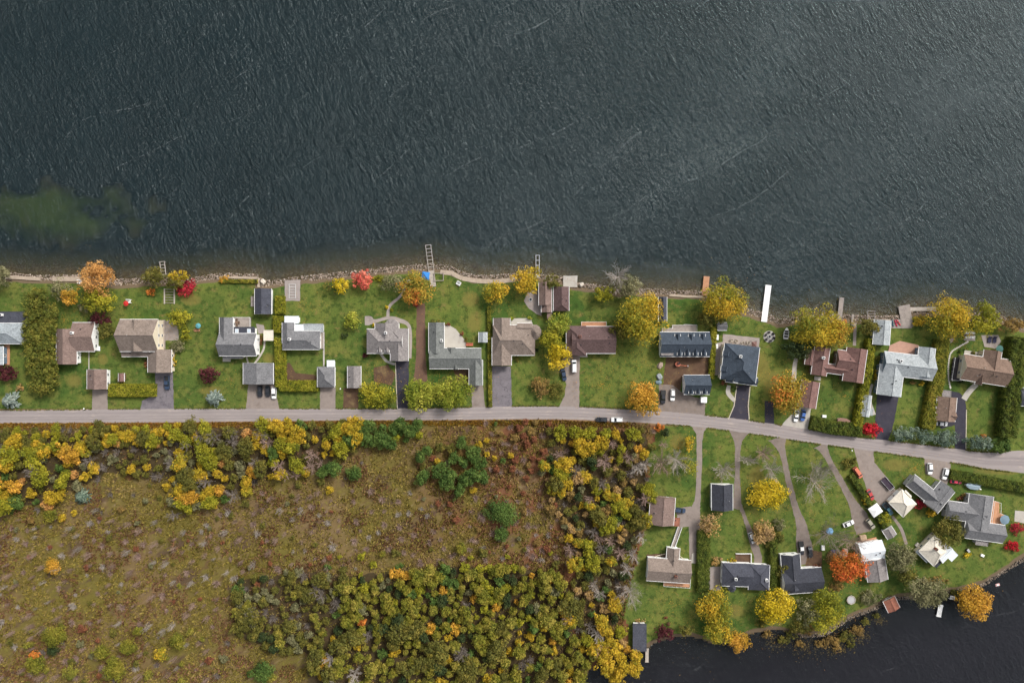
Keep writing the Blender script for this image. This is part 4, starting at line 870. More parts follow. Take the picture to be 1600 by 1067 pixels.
hedge('tall dark hedge beyond the brown cross-gabled house', [(1594, 528), (1584, 600), (1574, 682)], 26, 4.2, 'hedgedark', rough=.3)
hedge('long clipped roadside hedge beside the red car and covered boat', [(1486, 741), (1545, 752), (1640, 770)], 15, 2.2, 'hedgedark')
hedge('dark clipped hedge between the gravel lane and the stone patio', [(1100, 830), (1099, 923)], 19, 2.4, 'hedgedark')
hedge('loose green hedge between the two dark slate cottages', [(1208, 848), (1209, 920)], 11, 2.4, 'hedgedark', rough=.2)
hedge('low strip hedge of the gravel lot by the orange van', [(1330, 742), (1352, 776), (1384, 824)], 9, 1.8, 'hedgedark', rough=.2)
hedge('low ochre hedge strip along the sea wall of the open lawn', [(345, 439), (402, 440)], 5, 1.0, 'cedaryel')
hedge('clipped green hedge at the edge of the picture-book drive by the black side deck', [(1484, 540), (1482, 560)], 4, 1.2, 'hedge') if False else None
# cedar thicket: one object for each cedar
rc = random.Random(4)
for i in range(9):
    for j in range(3):
        if (i, j) in ((0, 2), (8, 0), (0, 0)): continue
        tree(f"{['lake-end', 'second', 'third', 'fourth', 'fifth', 'sixth', 'seventh', 'eighth', 'ninth'][i]} cedar counted from the lake, thicket row {['facing the silver grey house', 'in the middle', 'facing the brown bungalow'][j]}", 48 + j * 15 + rc.uniform(-2, 2), 457 + i * 16 + j * 5 + rc.uniform(-3, 3), 13, 12, 7.0, 'thuja', 'cedar_tree', group='cedars of the thicket', dens=1.2)
T_ = tree
T_('large bushy cedar at the road end of the cedar thicket', 68, 600, 23, 20, 6.5, 'thuja', 'cedar_tree')
T_('pale yellow-green tree on the shore beside the silver grey house', 4, 436, 15, 17, 8, 'greygreen', group=None)
T_('maroon-leaved shrub tree beside the pale blue-grey garage', 12, 582, 17, 13, 4.5, 'maroon')
T_('blue spruce at the roadside below the cedar thicket', 15, 626, 19, 15, 6, 'blue', 'spruce_tree', kind='conifer')
shrub('small tan-orange shrub near the blue spruce by the cedar thicket', 31, 605, 8, 6, 1.6, 'tan')
T_('tall peach-orange tree leaning over the shore wall', 151, 434, 30, 25, 13, 'peach', dens=.85)
T_('broad yellow-green tree inland of the peach-orange tree', 154, 469, 31, 17, 9, 'yelgreen')
T_('small amber tree tucked under the peach-orange tree', 109, 463, 15, 13, 7, 'amber')
T_('grey half-bare shore tree beside the small amber tree', 92, 453, 17, 17, 7, 'greygreen', dens=.5)
shrub('grey-green bush in the shade of the broad yellow-green tree', 132, 482, 13, 8, 2.5, 'greygreen')
T_('maroon bush against the brown L-shaped bungalow', 157, 498, 16, 12, 4, 'maroon')
T_('green round tree between brown bungalow and taupe dormer house', 166, 516, 13, 14, 6, 'olive')
T_('olive shore tree next to the white dock frame', 241, 433, 19, 16, 7, 'olive')
shrub('bright orange shrub under the olive shore tree', 236, 456, 9, 7, 2.0, 'orange')
T_('golden shore tree behind the timber boat rails', 279, 431, 18, 9, 7, 'gold')
T_('olive tree in front of the golden shore tree', 274, 443, 15, 10, 6, 'olive')
shrub('crimson shrub sprawling beside the timber boat rails', 291, 451, 17, 14, 3.0, 'crimson')
T_('bushy yellow-green tree at the lakeside corner of the taupe dormer house', 279, 497, 19, 15, 6.5, 'yelgreen')
T_('small yellow-green tree by the stone side patio of the taupe house', 290, 520, 9, 15, 5, 'yelgreen')
shrub('grey-green bush at the edge of the stone side patio', 277, 540, 14, 12, 3.0, 'greygreen')
shrub('narrow golden shrub against the garage wing of the taupe house', 273, 565, 4, 12, 2.0, 'gold')
T_('round maroon tree alone on the open lawn', 327, 585, 15, 13, 4.5, 'maroon')
T_('silver-blue spruce by the road on the open lawn', 333, 622, 18, 14, 7, 'blue', 'spruce_tree', kind='conifer')
shrub('ochre bank shrub at the sea wall corner of the open lawn', 350, 437, 9, 7, 1.5, 'amber')
T_('small bright yellow tree on the lakeside lawn behind the stone landing', 532, 446, 13, 14, 6, 'yellow')
T_('thin olive tree beside the small bright yellow tree', 513, 447, 10, 9, 5, 'olive', dens=.7)
T_('coral pink tree on the stony shore', 566, 437, 18, 14, 6.5, 'coral')
shrub('low yellow-green shore bushes beside the coral pink tree', 592, 435, 14, 6, 1.8, 'yelgreen')
T_('grey-olive half-bare tree above the winding stone path', 614, 443, 18, 17, 7, 'greygreen', dens=.5)
T_('big multicoloured maple over the blue tent by the ladder dock', 650, 453, 26, 25, 9, 'mixed')
T_('round yellow-green bush tree by the round stone terrace', 551, 503, 14, 14, 4.5, 'lime')
shrub('small dark green dome shrub on the lawn of the two-tone grey house', 538, 524, 6, 6, 1.5, 'dark')
T_('spreading yellow-green tree over the road beside the weathered grey shed', 589, 619, 31, 20, 6, 'yelgreen')
T_('wide lime-green tree by the road next to the dark asphalt drive', 656, 616, 29, 24, 7.5, 'lime')
T_('lime-yellow tree by the road before the sage grey house', 705, 613, 34, 25, 8, 'lime')
T_('yellow tree on the shore end of the fence-line hedge', 772, 457, 19, 19, 7.5, 'goldgreen')
T_('bright golden tree beside the weathered lakeside cabin', 822, 438, 21, 24, 9, 'gold')
T_('small olive-yellow tree between the two lakeside cabins', 863, 440, 12, 13, 6.5, 'olive')
T_('tall yellow-green tree behind the mauve boathouse', 872, 506, 19, 20, 9, 'lime')
T_('yellow-green tree beside the mauve-brown bungalow corner', 862, 532, 19, 18, 9, 'yelgreen')
T_('golden-yellow tree overhanging the drive with the dark blue car', 873, 556, 22, 18, 9.5, 'yellow')
T_('rounded brownish bush tree on the lawn by the road', 845, 605, 15, 17, 4.5, 'brownish')
shrub('loose olive bushes between the brownish bush and the gravel drive', 869, 609, 13, 17, 3.0, 'olive')
T_('bare pale-limbed shore tree leaning over the water', 966, 432, 19, 20, 11, PALEBARK, kind='bare')
T_('grey-green half-bare tree at the stony shore beside the bare pale-limbed tree', 978, 448, 27, 19, 9, 'greygreen', dens=.75)
T_('small yellow-green shore tree by the bare pale-limbed tree', 944, 459, 17, 13, 6.5, 'yelgreen')
T_('huge golden tree between the mauve-brown bungalow and the slate shed', 1000, 497, 37, 40, 14, 'goldgreen')
T_('olive lower tree beneath the huge golden tree', 975, 516, 20, 17, 9, 'olive')
T_('orange-gold roadside tree before the open lawn of the mauve-brown bungalow', 1003, 623, 25, 28, 8, 'amber')
T_('big golden tree beside the orange dock', 1130, 470, 38, 30, 12, 'goldgreen')
T_('dark olive tree shading the little grey shed', 1110, 497, 24, 13, 6.5, 'olive')
T_('huge yellow and orange maple behind the russet house', 1278, 513, 44, 32, 12, 'goldgreen')
T_('orange-tipped maple at the waterside beside the small plank dock', 1312, 520, 19, 23, 9, 'mixed')
T_('dark green tree in the shade of the huge yellow and orange maple', 1246, 548, 23, 16, 7, 'dark')
T_('orange and green maple against the russet garage', 1230, 613, 30, 34, 10, 'mixed')
T_('olive-green tree at the water beside the pale silver boathouse', 1357, 511, 18, 14, 6.5, 'olive')
T_('bright red burning bush at the foot of the black drive', 1362, 671, 15, 12, 3, 'red')
T_('large golden tree on the shore by the timber deck', 1486, 498, 36, 33, 11, 'goldgreen')
T_('yellow-green tree on the shore by the white chairs terrace', 1537, 499, 24, 25, 10, 'yelgreen')
shrub('yellow bush at the end of the timber deck', 1436, 502, 13, 10, 2.5, 'gold')
T_('brown-olive shore tree beside the lounger patio', 1578, 508, 22, 13, 7, 'brownish')
for q, (x, y, a, b, l) in enumerate([(1414, 678, 23, 12, 'grey-green round conifer at the foot of the pale silver house lawn'), (1445, 681, 12, 11, 'small grey-green conifer between two larger ones at the hedge foot'), (1478, 684, 23, 14, 'grey-green conifer hiding the foot of the brown garage drive'), (1531, 692, 22, 13, 'grey-green roadside conifer below the brown cross-gabled house lawn'), (1562, 695, 20, 13, 'dark blue-green roadside conifer next to the tall dark hedge')]):
    T_(l, x, y, a, b, 4.5, 'spruce' if q < 4 else 'green', 'conifer_tree', kind='round', leaf=.40, dens=1.7)
shrub('golden shrubs along the side wall of the pale silver house', 1369, 590, 5, 16, 1.8, 'gold')
# bay side
T_('pale bare tree on the lawn edge next to the gravel lane', 1055, 718, 19, 17, 9, PALEBARK, kind='bare')
T_('tan-twigged bare tree beside the pale bare lawn-edge tree', 1033, 722, 14, 20, 8, TWIG, kind='bare')
T_('thin yellow-leaved tree over the gravel lane', 1078, 728, 15, 16, 6.5, 'yelgreen', dens=.3)
T_('white fallen-looking bare tree on the lawn by the slate workshop', 1131, 733, 17, 15, 5, PALEBARK, kind='bare')
T_('small white bare tree beside the worn track', 1165, 718, 15, 8, 5, PALEBARK, kind='bare')
T_('bright yellow round maple between the two worn tracks', 1196, 772, 30, 25, 8.5, 'yellow')
T_('pinkish bare tree at the road end between the worn tracks', 1193, 708, 15, 12, 6, TWIG, kind='bare')
T_('grey bare tree above the bright yellow round maple', 1205, 733, 15, 16, 7, PALEBARK, kind='bare')
T_('large bare tree on the grass triangle between two tracks', 1272, 752, 26, 32, 10, PALEBARK, kind='bare')
T_('second bare tree on the grass triangle nearer the road', 1283, 732, 20, 14, 8, GREYTWIG, kind='bare')
T_('wide tan bare tree over the blue tarp', 1292, 834, 34, 24, 9, GREYTWIG, kind='bare')
T_('bare tree leaning over the parked white car and shed roof', 1330, 846, 26, 12, 8, TWIG, kind='bare')
T_('tan and golden bush tree beside the silver car', 1192, 830, 19, 20, 5, 'tan')
shrub('pale grey-green bush behind the tan and golden bush', 1218, 818, 10, 12, 2.4, 'greygreen')
shrub('olive-yellow bush below the tan and golden bush', 1205, 850, 11, 12, 2.5, 'olive')
T_('tan half-bare tree at the end of the dark clipped hedge', 1111, 818, 17, 20, 6, 'tan', dens=.6)
T_('tall gold and orange tree at the bay below the stone patio', 1117, 950, 27, 30, 10, 'goldgreen')
T_('golden-green tree leaning over the dark bay', 1122, 986, 25, 20, 8, 'goldgreen')
T_('small amber tree standing at the bay edge', 1155, 1001, 18, 17, 6, 'amber')
T_('brilliant yellow tree between the dark slate cottages and the bay', 1212, 945, 30, 27, 9, 'yellow')
T_('yellow-green tree on the bay shore behind the L-shaped slate cottage', 1292, 952, 27, 34, 10, 'yelgreen')
T_('grey-green half-bare tree beside the bay-shore yellow-green tree', 1262, 953, 17, 24, 8, 'greygreen', dens=.6)
T_('flame orange maple beside the white-roofed cottage', 1328, 885, 31, 25, 8.5, 'flame')
shrub('rounded grey-green bush above the curved stone shore', 1360, 932, 19, 14, 3, 'greygreen')
T_('feathery green willow between the grey annex and the cream cottage', 1408, 870, 24, 24, 8, 'greygreen')
T_('large grey-green willow leaning over the bay', 1448, 925, 33, 24, 11, 'greygreen', dens=1.1)
T_('golden tree leaning over the bay beside the small white dock', 1521, 942, 29, 27, 9, 'amber')
T_('grey-green spreading tree between the two cream and grey cottages', 1482, 830, 25, 23, 8, 'olive')
shrub('dull red shrub behind the charcoal L-shaped cottage', 1437, 787, 10, 9, 2.2, 'crimson')
shrub('golden shrub row behind the charcoal L-shaped cottage', 1456, 800, 10, 8, 1.8, 'gold')
shrub('bright red bush at the corner of the winged grey cottage', 1581, 853, 14, 9, 2.2, 'red')
shrub('red-leaved bush beside the white furniture patio', 1590, 825, 11, 10, 2.2, 'crimson')
shrub('yellow-green bush by the white party tent', 1380, 811, 11, 12, 2.4, 'yelgreen')
shrub('ochre bushes at the entrance of the gravel parking lot', 1326, 722, 13, 10, 2.4, 'olive')
shrub('golden bush beside the orange van', 1340, 757, 7, 6, 1.8, 'gold')
shrub('olive bush beside the red car on the gravel lot', 1352, 780, 7, 9, 2.0, 'gold')
shrub('yellow bush on the shore lawn of the cream cottage', 1510, 867, 8, 5, 1.4, 'yellow')
T_('maroon round bush by the flat slate boathouse', 1038, 988, 18, 12, 3.5, 'maroon')
T_('white bare star-shaped tree on the lawn of the taupe cottage', 984, 925, 17, 20, 9, PALEBARK, kind='bare')
shrub('golden bush by the fenced garden wall of the slate cottage', 1143, 876, 8, 5, 1.6, 'gold')
shrub('brown-orange bush at the corner of the small stone patio', 1118, 877, 9, 8, 2, 'tan')
for i, (x, y, r_) in enumerate([(1262, 985, 10), (1238, 990, 9), (1300, 1002, 12), (1322, 995, 12), (1340, 985, 11), (1352, 972, 8), (1284, 1006, 9), (1225, 1000, 9), (1310, 1014, 7), (1370, 962, 6), (1250, 1006, 7), (1330, 1008, 7), (1200, 992, 8), (1188, 975, 9)]):
    o = shrub('ragged olive-gold marsh bush growing out of the dark bay edge', x, y, r_ * 1.2, r_ * .85, 1.8, 'olive' if i % 2 else 'brownish', 'marsh bushes along the bay edge', 'marsh_bush'); o.location.z -= .4

# planting against the houses
for (x, y, a, b, p, l) in [(728, 531, 4, 4, 'olive', 'small olive shrub on the rim of the pale lakeside patio'), (700, 507, 5, 2.5, 'ruddy', 'ruddy flower clump on the lake end of the pale patio'), (722, 521, 3, 4, 'ruddy', 'rust-red planting on the curved rim of the pale patio'), (681, 502, 12, 2.5, 'olive', 'low olive planting along the lake wall of the sage grey house'), (799, 497, 3.5, 3.5, 'lime', 'small lime bush at one end of the concrete lakeside patio'), (827, 497, 3.5, 3.5, 'lime', 'small lime bush at the turret end of the concrete lakeside patio'), (808, 560, 5, 5, 'olive', 'olive bush in the inner corner of the turreted taupe house'), (1131, 598, 6, 4, 'ruddy', 'rust-red bush at the road corner of the blue-grey hip-roofed house'), (1147, 608, 4, 5, 'green', 'green bush inside the curved concrete path'), (1440, 599, 4, 4, 'gold', 'round golden bush at the road wall of the pale silver house'), (1426, 598, 7, 3, 'brownish', 'brown planting along the road wall of the pale silver house'), (1371, 560, 5, 6, 'olive', 'olive bush at the lake corner of the pale silver house'), (1537, 681, 4, 3, 'orange', 'small orange bush above the roadside conifers'), (253, 511, 3, 5, 'ruddy', 'rust-red planting on the side deck of the taupe dormer house'), (230, 568, 6, 6, 'ruddy', 'rust-red bed in the inner corner of the taupe dormer house'), (408, 533, 3, 9, 'ruddy', 'rust-red border beside the white gable wall'), (585, 508, 4, 3.5, 'yellow', 'bright yellow bush by the round stone terrace'), (571, 555, 5, 4, 'maroon', 'maroon bush at the road corner of the two-tone grey house'), (650, 475, 6, 4, 'crimson', 'crimson bush at the head of the wood-chip path'), (604, 480, 3, 3, 'yellow', 'yellow tuft bush beside the winding stone path'), (612, 484, 3, 3, 'yelgreen', 'green-yellow tuft bush at the bend of the winding stone path'), (838, 548, 4, 4, 'dark', 'dark bush under the turret'), (1503, 548, 5, 3, 'green', 'green bush at the lake corner of the brown cross-gabled house'), (1521, 552, 4, 3, 'olive', 'olive bush along the lake wall of the brown cross-gabled house'), (1500, 596, 7, 3, 'dark', 'dark bush under the road wall of the brown cross-gabled house'), (1040, 965, 3, 2, 'ruddy', 'small ruddy tuft on the lawn before the maroon round bush'), (1000, 969, 10, 3, 'tan', 'tan planting along the flat slate boathouse'), (1020, 872, 8, 4, 'ruddy', 'dark planted bed at the porch of the taupe cottage'), (1278, 884, 8, 3, 'ruddy', 'rust-red border in the notch of the slate cottage'), (1500, 778, 6, 4, 'ruddy', 'rust-red planting at the entrance of the winged grey cottage'), (1507, 773, 4, 3, 'brownish', 'brown tuft by the entrance of the winged grey cottage'), (188, 594, 9, 7, 'cedar', 'loose cedar bush beside the tiny pinkish-brown shed'), (182, 604, 8, 6, 'cedar', 'cedar bush at the end of the clipped roadside hedge'), (1031, 668, 9, 8, 'orange', 'orange bush at the wood edge by the gravel lane'), (1352, 545, 6, 5, 'dark', 'dark bush behind the russet house at the slanting hedge'), (1268, 562, 8, 7, 'dark', 'dark bush at the shaded wall of the russet house')]:
    shrub(l, x, y, a, b, 1.3, p)

T_('olive tree on the lot line beside the L-shaped slate cottage', 1221, 893, 10, 15, 5, 'olive')
T_('dark olive tree at the bay behind the brilliant yellow tree', 1250, 978, 17, 11, 6, 'olive')
shrub('brown-olive thicket between the slate cottage and the grey annex', 1306, 915, 15, 10, 2.4, 'brownish')
shrub('tan brush at the foot of the flame orange maple', 1300, 872, 13, 10, 2.0, 'tan')
T_('grey-green willow joining the feathery green willow and the leaning one', 1420, 900, 17, 15, 6.5, 'olive')
shrub('ochre bank brush inland of the leaning grey-green willow', 1462, 908, 20, 8, 2.0, 'brownish')
shrub('olive brush under the golden bay tree', 1495, 926, 14, 7, 1.8, 'olive')
T_('olive tree on the bank beside the maroon round bush', 1072, 984, 14, 9, 5, 'olive')
shrub('olive bush row beside the tan and golden bush tree', 1216, 838, 9, 11, 2.2, 'olive')
T_('small golden tree at the road end of the gravel lane', 1078, 690, 9, 15, 4.5, 'gold', dens=.5)
# ------------------------------------------------------------------ vehicles
TYRE = mat('tyre', (0.02, 0.02, 0.02)); RIM = gloss('rim', (0.5, 0.5, 0.52), .3, .5, .8); CGLASS = gloss('car_glass', (0.015, 0.02, 0.025), .06, .6); LAMP = gloss('headlamp', (0.8, 0.8, 0.78), .1, .6); TAIL = gloss('tail_lamp', (0.35, 0.02, 0.02), .15, .6); BLACKP = gloss('black_plastic', (0.02, 0.02, 0.02), .5, .4)
PAINT = {k: gloss('paint_' + k, c, .28, .5) for k, c in dict(white=(.78, .78, .77), black=(.022, .023, .028), navy=(.03, .05, .09), teal=(.03, .09, .12), silver=(.50, .52, .54), red=(.42, .05, .05), orange=(.55, .16, .09), crimson=(.45, .03, .07), grey=(.2, .2, .21), khaki=(.3, .28, .22), blue=(.05, .12, .35)).items()}
def loft(st, m=0):
    """stations (x, half width, z low, z high, crown) -> closed shell"""
    mb = MB(); ring = []
    for (x, w, z0, z1, cr) in st: ring.append([(x, -w, z0), (x, -w * 1.0, z0 + (z1 - z0) * .62), (x, -w * cr, z1), (x, w * cr, z1), (x, w, z0 + (z1 - z0) * .62), (x, w, z0)])
    V = [p for r_ in ring for p in r_]; n = 6; F = []
    for i in range(len(ring) - 1):
        for j in range(n): F.append((i * n + j, i * n + (j + 1) % n, (i + 1) * n + (j + 1) % n, (i + 1) * n + j))
    F.append(tuple(range(n))); F.append(tuple(range((len(ring) - 1) * n, len(ring) * n))[::-1])
    mb.add(V, F, m); return mb
BODY = {
 'sedan': ([(-2.3, .70, .35, .80, .85), (-2.15, .84, .25, .92, .86), (-1.3, .9, .22, .98, .88), (.9, .9, .22, .98, .88), (1.9, .86, .24, .84, .86), (2.28, .68, .35, .72, .84)], (-1.85, -1.05, .35, 1.15, 1.44)),
 'suv': ([(-2.3, .78, .4, 1.0, .88), (-2.2, .9, .3, 1.12, .9), (-1.2, .95, .28, 1.14, .9), (1.0, .95, .28, 1.12, .9), (2.0, .92, .3, 1.0, .88), (2.32, .76, .4, .86, .86)], (-2.12, -1.8, .25, 1.15, 1.74)),
 'van': ([(-2.5, .9, .4, 1.2, .92), (-2.4, .98, .3, 1.25, .94), (1.2, .98, .3, 1.22, .92), (2.2, .92, .32, 1.05, .9), (2.5, .78, .42, .9, .86)], (-2.4, -2.3, .9, 1.7, 2.0)),
 'pickup': ([(-2.8, .92, .5, 1.1, .93), (-2.7, .98, .4, 1.15, .94), (-.7, .98, .38, 1.15, .92), (1.1, .98, .38, 1.15, .9), (2.3, .95, .4, 1.08, .88), (2.75, .8, .5, .92, .86)], (-.8, -.65, .75, 1.4, 1.84)),
}
CACHE = {}
def car_parts(kind):
    if kind in CACHE: return CACHE[kind]
    st, (xr, xrt, xft, xf, zt) = BODY[kind]; body = loft(st); zb = max(s_[3] for s_ in st) - .03
    if kind == 'pickup':
        body.box(-2.65, -.8, 1.14, -.9, .8, 1.17, 1)
        for s_ in (-1, 1): body.box(-2.7, s_ * .88 - .06, 1.1, -.8, s_ * .88 + .06, 1.28, 0)
        body.box(-2.76, -.9, 1.1, -2.66, .9, 1.27, 0)
    w0, w1 = .84, .66
    cab = MB(); cab.add([(xr, -w0, zb), (xf, -w0, zb), (xf, w0, zb), (xr, w0, zb), (xrt, -w1, zt - .05), (xft, -w1, zt - .05), (xft, w1, zt - .05), (xrt, w1, zt - .05)], [(0, 1, 5, 4), (1, 2, 6, 5), (2, 3, 7, 6), (3, 0, 4, 7), (4, 5, 6, 7)])
    rf = MB(); rf.box(xrt - .04, -w1 - .03, zt - .06, xft + .04, w1 + .03, zt, taper=.05)
    for s_ in (-1, 1):                                   # pillars
        rf.tube((xf, s_ * w0, zb), (xft, s_ * w1, zt - .04), .035); rf.tube((xr, s_ * w0, zb), (xrt, s_ * w1, zt - .04), .045); rf.tube(((xr + xf) / 2, s_ * (w0 + .01), zb), ((xrt + xft) / 2, s_ * (w1 + .01), zt - .04), .04)
    ty = MB(); ty.tube((0, -.11, 0), (0, .11, 0), .33, n=14); ri = MB(); ri.tube((0, -.12, 0), (0, .12, 0), .2, n=10)
    hl = MB(); hl.box(-.08, -.17, -.07, .05, .17, .07, taper=.015); mi = MB(); mi.box(-.09, -.1, -.07, .09, .1, .07)
    CACHE[kind] = dict(body=body.mesh([None, BLACKP], False), cab=cab.mesh([CGLASS]), roof=rf.mesh([None]), tyre=ty.mesh([TYRE]), rim=ri.mesh([RIM]), head=hl.mesh([LAMP]), tail=hl.mesh([TAIL]), mir=mi.mesh([BLACKP]), st=st, wheel=(st[1][0] + (.75 if kind != 'pickup' else .9), st[-2][0] - .35), w=max(s_[1] for s_ in st), xf=xf, zb=zb)
    return CACHE[kind]
def car(label, px, py, ang, kind, col, roof=None, name=None, z=0.03, cat=None):
    """ang: heading in image degrees, clockwise from the picture's x axis"""
    c = car_parts(kind); root = empty(name or {'sedan': 'car', 'suv': 'car', 'van': 'van', 'pickup': 'pickup_truck'}[kind], (*Wp(px, py, .8), z), -R(ang)); tag(root, label, cat or {'pickup': 'pickup truck', 'van': 'van'}.get(kind, 'car'))
    setmat(link('body', c['body'], root), PAINT[col]); link('window_glass', c['cab'], root); setmat(link('roof', c['roof'], root), PAINT[roof or col])
    for x in c['wheel']:
        for s_ in (-1, 1):
            w = empty('wheel', (x, s_ * (c['w'] - .1), .33), 0, root); link('tyre', c['tyre'], w); link('rim', c['rim'], w)
    fx, rx_ = c['st'][-1][0] - .06, c['st'][0][0] + .04; zl = (c['st'][-1][2] + c['st'][-1][3]) / 2 + .08
    for s_ in (-1, 1):
        link('headlight', c['head'], root, (fx, s_ * .55, zl)); link('tail_light', c['tail'], root, (rx_, s_ * .6, zl + .05), math.pi); link('mirror', c['mir'], root, (c['xf'] - .25, s_ * (c['w'] + .08), c['zb'] + .08))
    return root
car('dark navy car in the drive of the taupe dormer house', 261, 598, 90, 'pickup', 'navy')
car('black car before the wide grey garage, farthest from the white one', 406, 611, 90, 'suv', 'black')
car('black car before the wide grey garage, next to the white one', 418, 611, 90, 'sedan', 'black')
car('white car before the wide grey garage beside the L-shaped hedge', 428, 614, 90, 'suv', 'white')
car('white van in the drive of the mauve-brown bungalow', 897, 572, -90, 'van', 'white')
car('dark blue car under the golden-yellow tree', 881, 586, 80, 'sedan', 'navy')
car('dark car half hidden beneath the golden-yellow tree', 879, 572, 88, 'sedan', 'black')
car('black car parked on the road verge', 940, 655.5, 180, 'sedan', 'black')
car('white car parked on the road verge ahead of a black one', 964, 655.5, 180, 'suv', 'white')
car('black pickup beside the white car on the dirt yard drive', 1036, 620, 92, 'pickup', 'black')
car('white car on the dirt yard drive by the dormered garage', 1051, 617, 92, 'suv', 'white')
car('white car half under the orange and green maple', 1244, 650, 96, 'sedan', 'white')
car('blue car beside the russet garage drive', 1255, 649, 98, 'sedan', 'blue')
car('white car across the end of the brown gabled garage', 1472, 662, 4, 'sedan', 'white')
car('navy car beside the orange porch of the brown cottage', 1062, 797, 8, 'suv', 'navy')
car('silver car on the track before the dark slate hip-ended cottage', 1175, 840, 68, 'suv', 'silver')
car('black truck with a white bed cover by the L-shaped slate cottage', 1252, 856, 85, 'pickup', 'black', roof='white')
car('black car in the notch of the L-shaped slate cottage', 1266, 862, 82, 'sedan', 'black')
car('white car on the track beside the bare trees and blue tarp', 1326, 818, -22, 'sedan', 'white')
car('khaki grey car at the end of the widening track', 1360, 818, 52, 'suv', 'khaki')
car('faded orange van on the gravel parking lot', 1340, 738, 55, 'van', 'orange')
car('small red car along the gravel lot hedge', 1360, 773, 65, 'sedan', 'red')
car('dark teal pickup between the white tent and the cream garage', 1387, 795, 52, 'pickup', 'teal')
car('white car on the gravel close to the roadside lawn', 1453, 732, 88, 'suv', 'white')
car('white car on the gravel close to the red car and hedge', 1477, 740, 102, 'suv', 'white')
car('crimson car behind the covered boat by the hedge', 1494, 752, 6, 'sedan', 'crimson')
# flatbed trailer on the gravel lot
tr = empty('utility_trailer', (*Wp(1385, 755), .02), -R(48)); tag(tr, 'dark flatbed trailer with a pale rail on the gravel lot', 'trailer')
m_ = MB(); m_.box(-2.7, -1.15, .55, 2.7, 1.15, .68); m_.build('bed', [mat('trailer_bed', lin(64, 54, 66, .8))], tr)
for s_ in (-1, 1):
    m_ = MB(); m_.box(-2.7, s_ * 1.2 - .05, .68, 2.7, s_ * 1.2 + .05, 1.05); m_.build('side_rail', [GREYW], tr)
    for x in (-.5, .5): m_ = MB(); m_.tube((x, s_ * 1.2 - .1, .33), (x, s_ * 1.2 + .1, .33), .33, n=12); m_.build('wheel', [TYRE], tr)
m_ = MB(); m_.tube((2.7, .5, .5), (4.0, 0, .45), .06); m_.tube((2.7, -.5, .5), (4.0, 0, .45), .06); m_.build('tow_bar', [DARK], tr)
m_ = MB(); m_.box(2.55, -1.2, .68, 2.7, 1.2, 1.3); m_.build('tailgate', [GREYW], tr)
# boats
def boat(label, px, py, ang, L, W_, hull, cover=None, z=0.3, name='motor_boat'):
    root = empty(name, (*Wp(px, py), z), -R(ang)); tag(root, label, 'boat')
    h = MB(); ring = []
    for f, w, zt in ((-.5, .42, .75), (-.2, .5, .78), (.15, .47, .85), (.36, .28, .95), (.5, .03, 1.02)): ring.append([(f * L, -w * W_, zt), (f * L, -w * W_ * .6, .15), (f * L, w * W_ * .6, .15), (f * L, w * W_, zt)])
    V = [p for r_ in ring for p in r_]
    h.add(V, [(i * 4 + j, i * 4 + j + 1, (i + 1) * 4 + j + 1, (i + 1) * 4 + j) for i in range(4) for j in range(3)] + [(3, 2, 1, 0)])
    h.build('hull', [hull], root)
    dk = MB()
    if cover:
        top = [(f * L, 0, zt + .3) for f, zt in ((-.5, .75), (-.2, .95), (.15, 1.0), (.36, 1.0), (.5, 1.02))]
        vv = []
        for i in range(5): vv += [ring[i][0], top[i], ring[i][3]]
        dk.add(vv, [(i * 3 + j, i * 3 + j + 1, (i + 1) * 3 + j + 1, (i + 1) * 3 + j) for i in range(4) for j in range(2)] + [(0, 1, 2)]); dk.build('cover', [cover], root)
        for s_ in (-1, 1): e_ = MB(); e_.tube((-.45 * L, s_ * .3 * W_, 1.0), (-.56 * L, s_ * .3 * W_, 1.0), .25, n=8); e_.build('fender', [hull], root)
    else:
        vv = [(ring[i][0][0], ring[i][0][1] * .96, ring[i][0][2] - .04) for i in range(5)] + [(ring[i][3][0], ring[i][3][1] * .96, ring[i][3][2] - .04) for i in range(4, -1, -1)]
        dk.add(vv, [(0, 1, 8, 9), (1, 2, 7, 8), (2, 3, 6, 7), (3, 4, 5, 6)][::1], 0); dk.build('deck', [WHITE], root)
        for x in (-.28, -.05, .18):
            s_ = MB(); s_.box(x * L - .35, -.34 * W_, .78, x * L + .35, .34 * W_, .92); s_.build('seat', [BLACKP], root)
        s_ = MB(); s_.box(-.56 * L, -.2, .4, -.5 * L, .2, 1.2); s_.build('outboard_motor', [BLACKP], root)
        s_ = MB(); s_.box(.02 * L, -.4 * W_, .85, .05 * L, .4 * W_, 1.2); s_.build('windscreen', [CGLASS], root)
    b_ = MB(); b_.box(-.35 * L, -.1 * W_, -.3, -.28 * L, .1 * W_, .2); b_.box(.1 * L, -.1 * W_, -.3, .16 * L, .1 * W_, .2); b_.build('cradle', [OLDDECK], root)
    return root
BLUECOVER = mat('boat_cover', lin(150, 168, 178, .8), var=.08)
boat('pale blue covered boat parked on grass beside the hedge', 1517, 758, 188, 6.0, 2.9, WHITE, BLUECOVER)
boat('white open motor boat drawn up on the shore lawn', 1227, 521, -84, 4.6, 2.2, WHITE)
boat('brown upturned-looking covered boat inside the roadside hedge', 1317, 658, 6, 5.6, 2.8, BROWNW, mat('brown_tarp', lin(134, 104, 92, .8), var=.08))
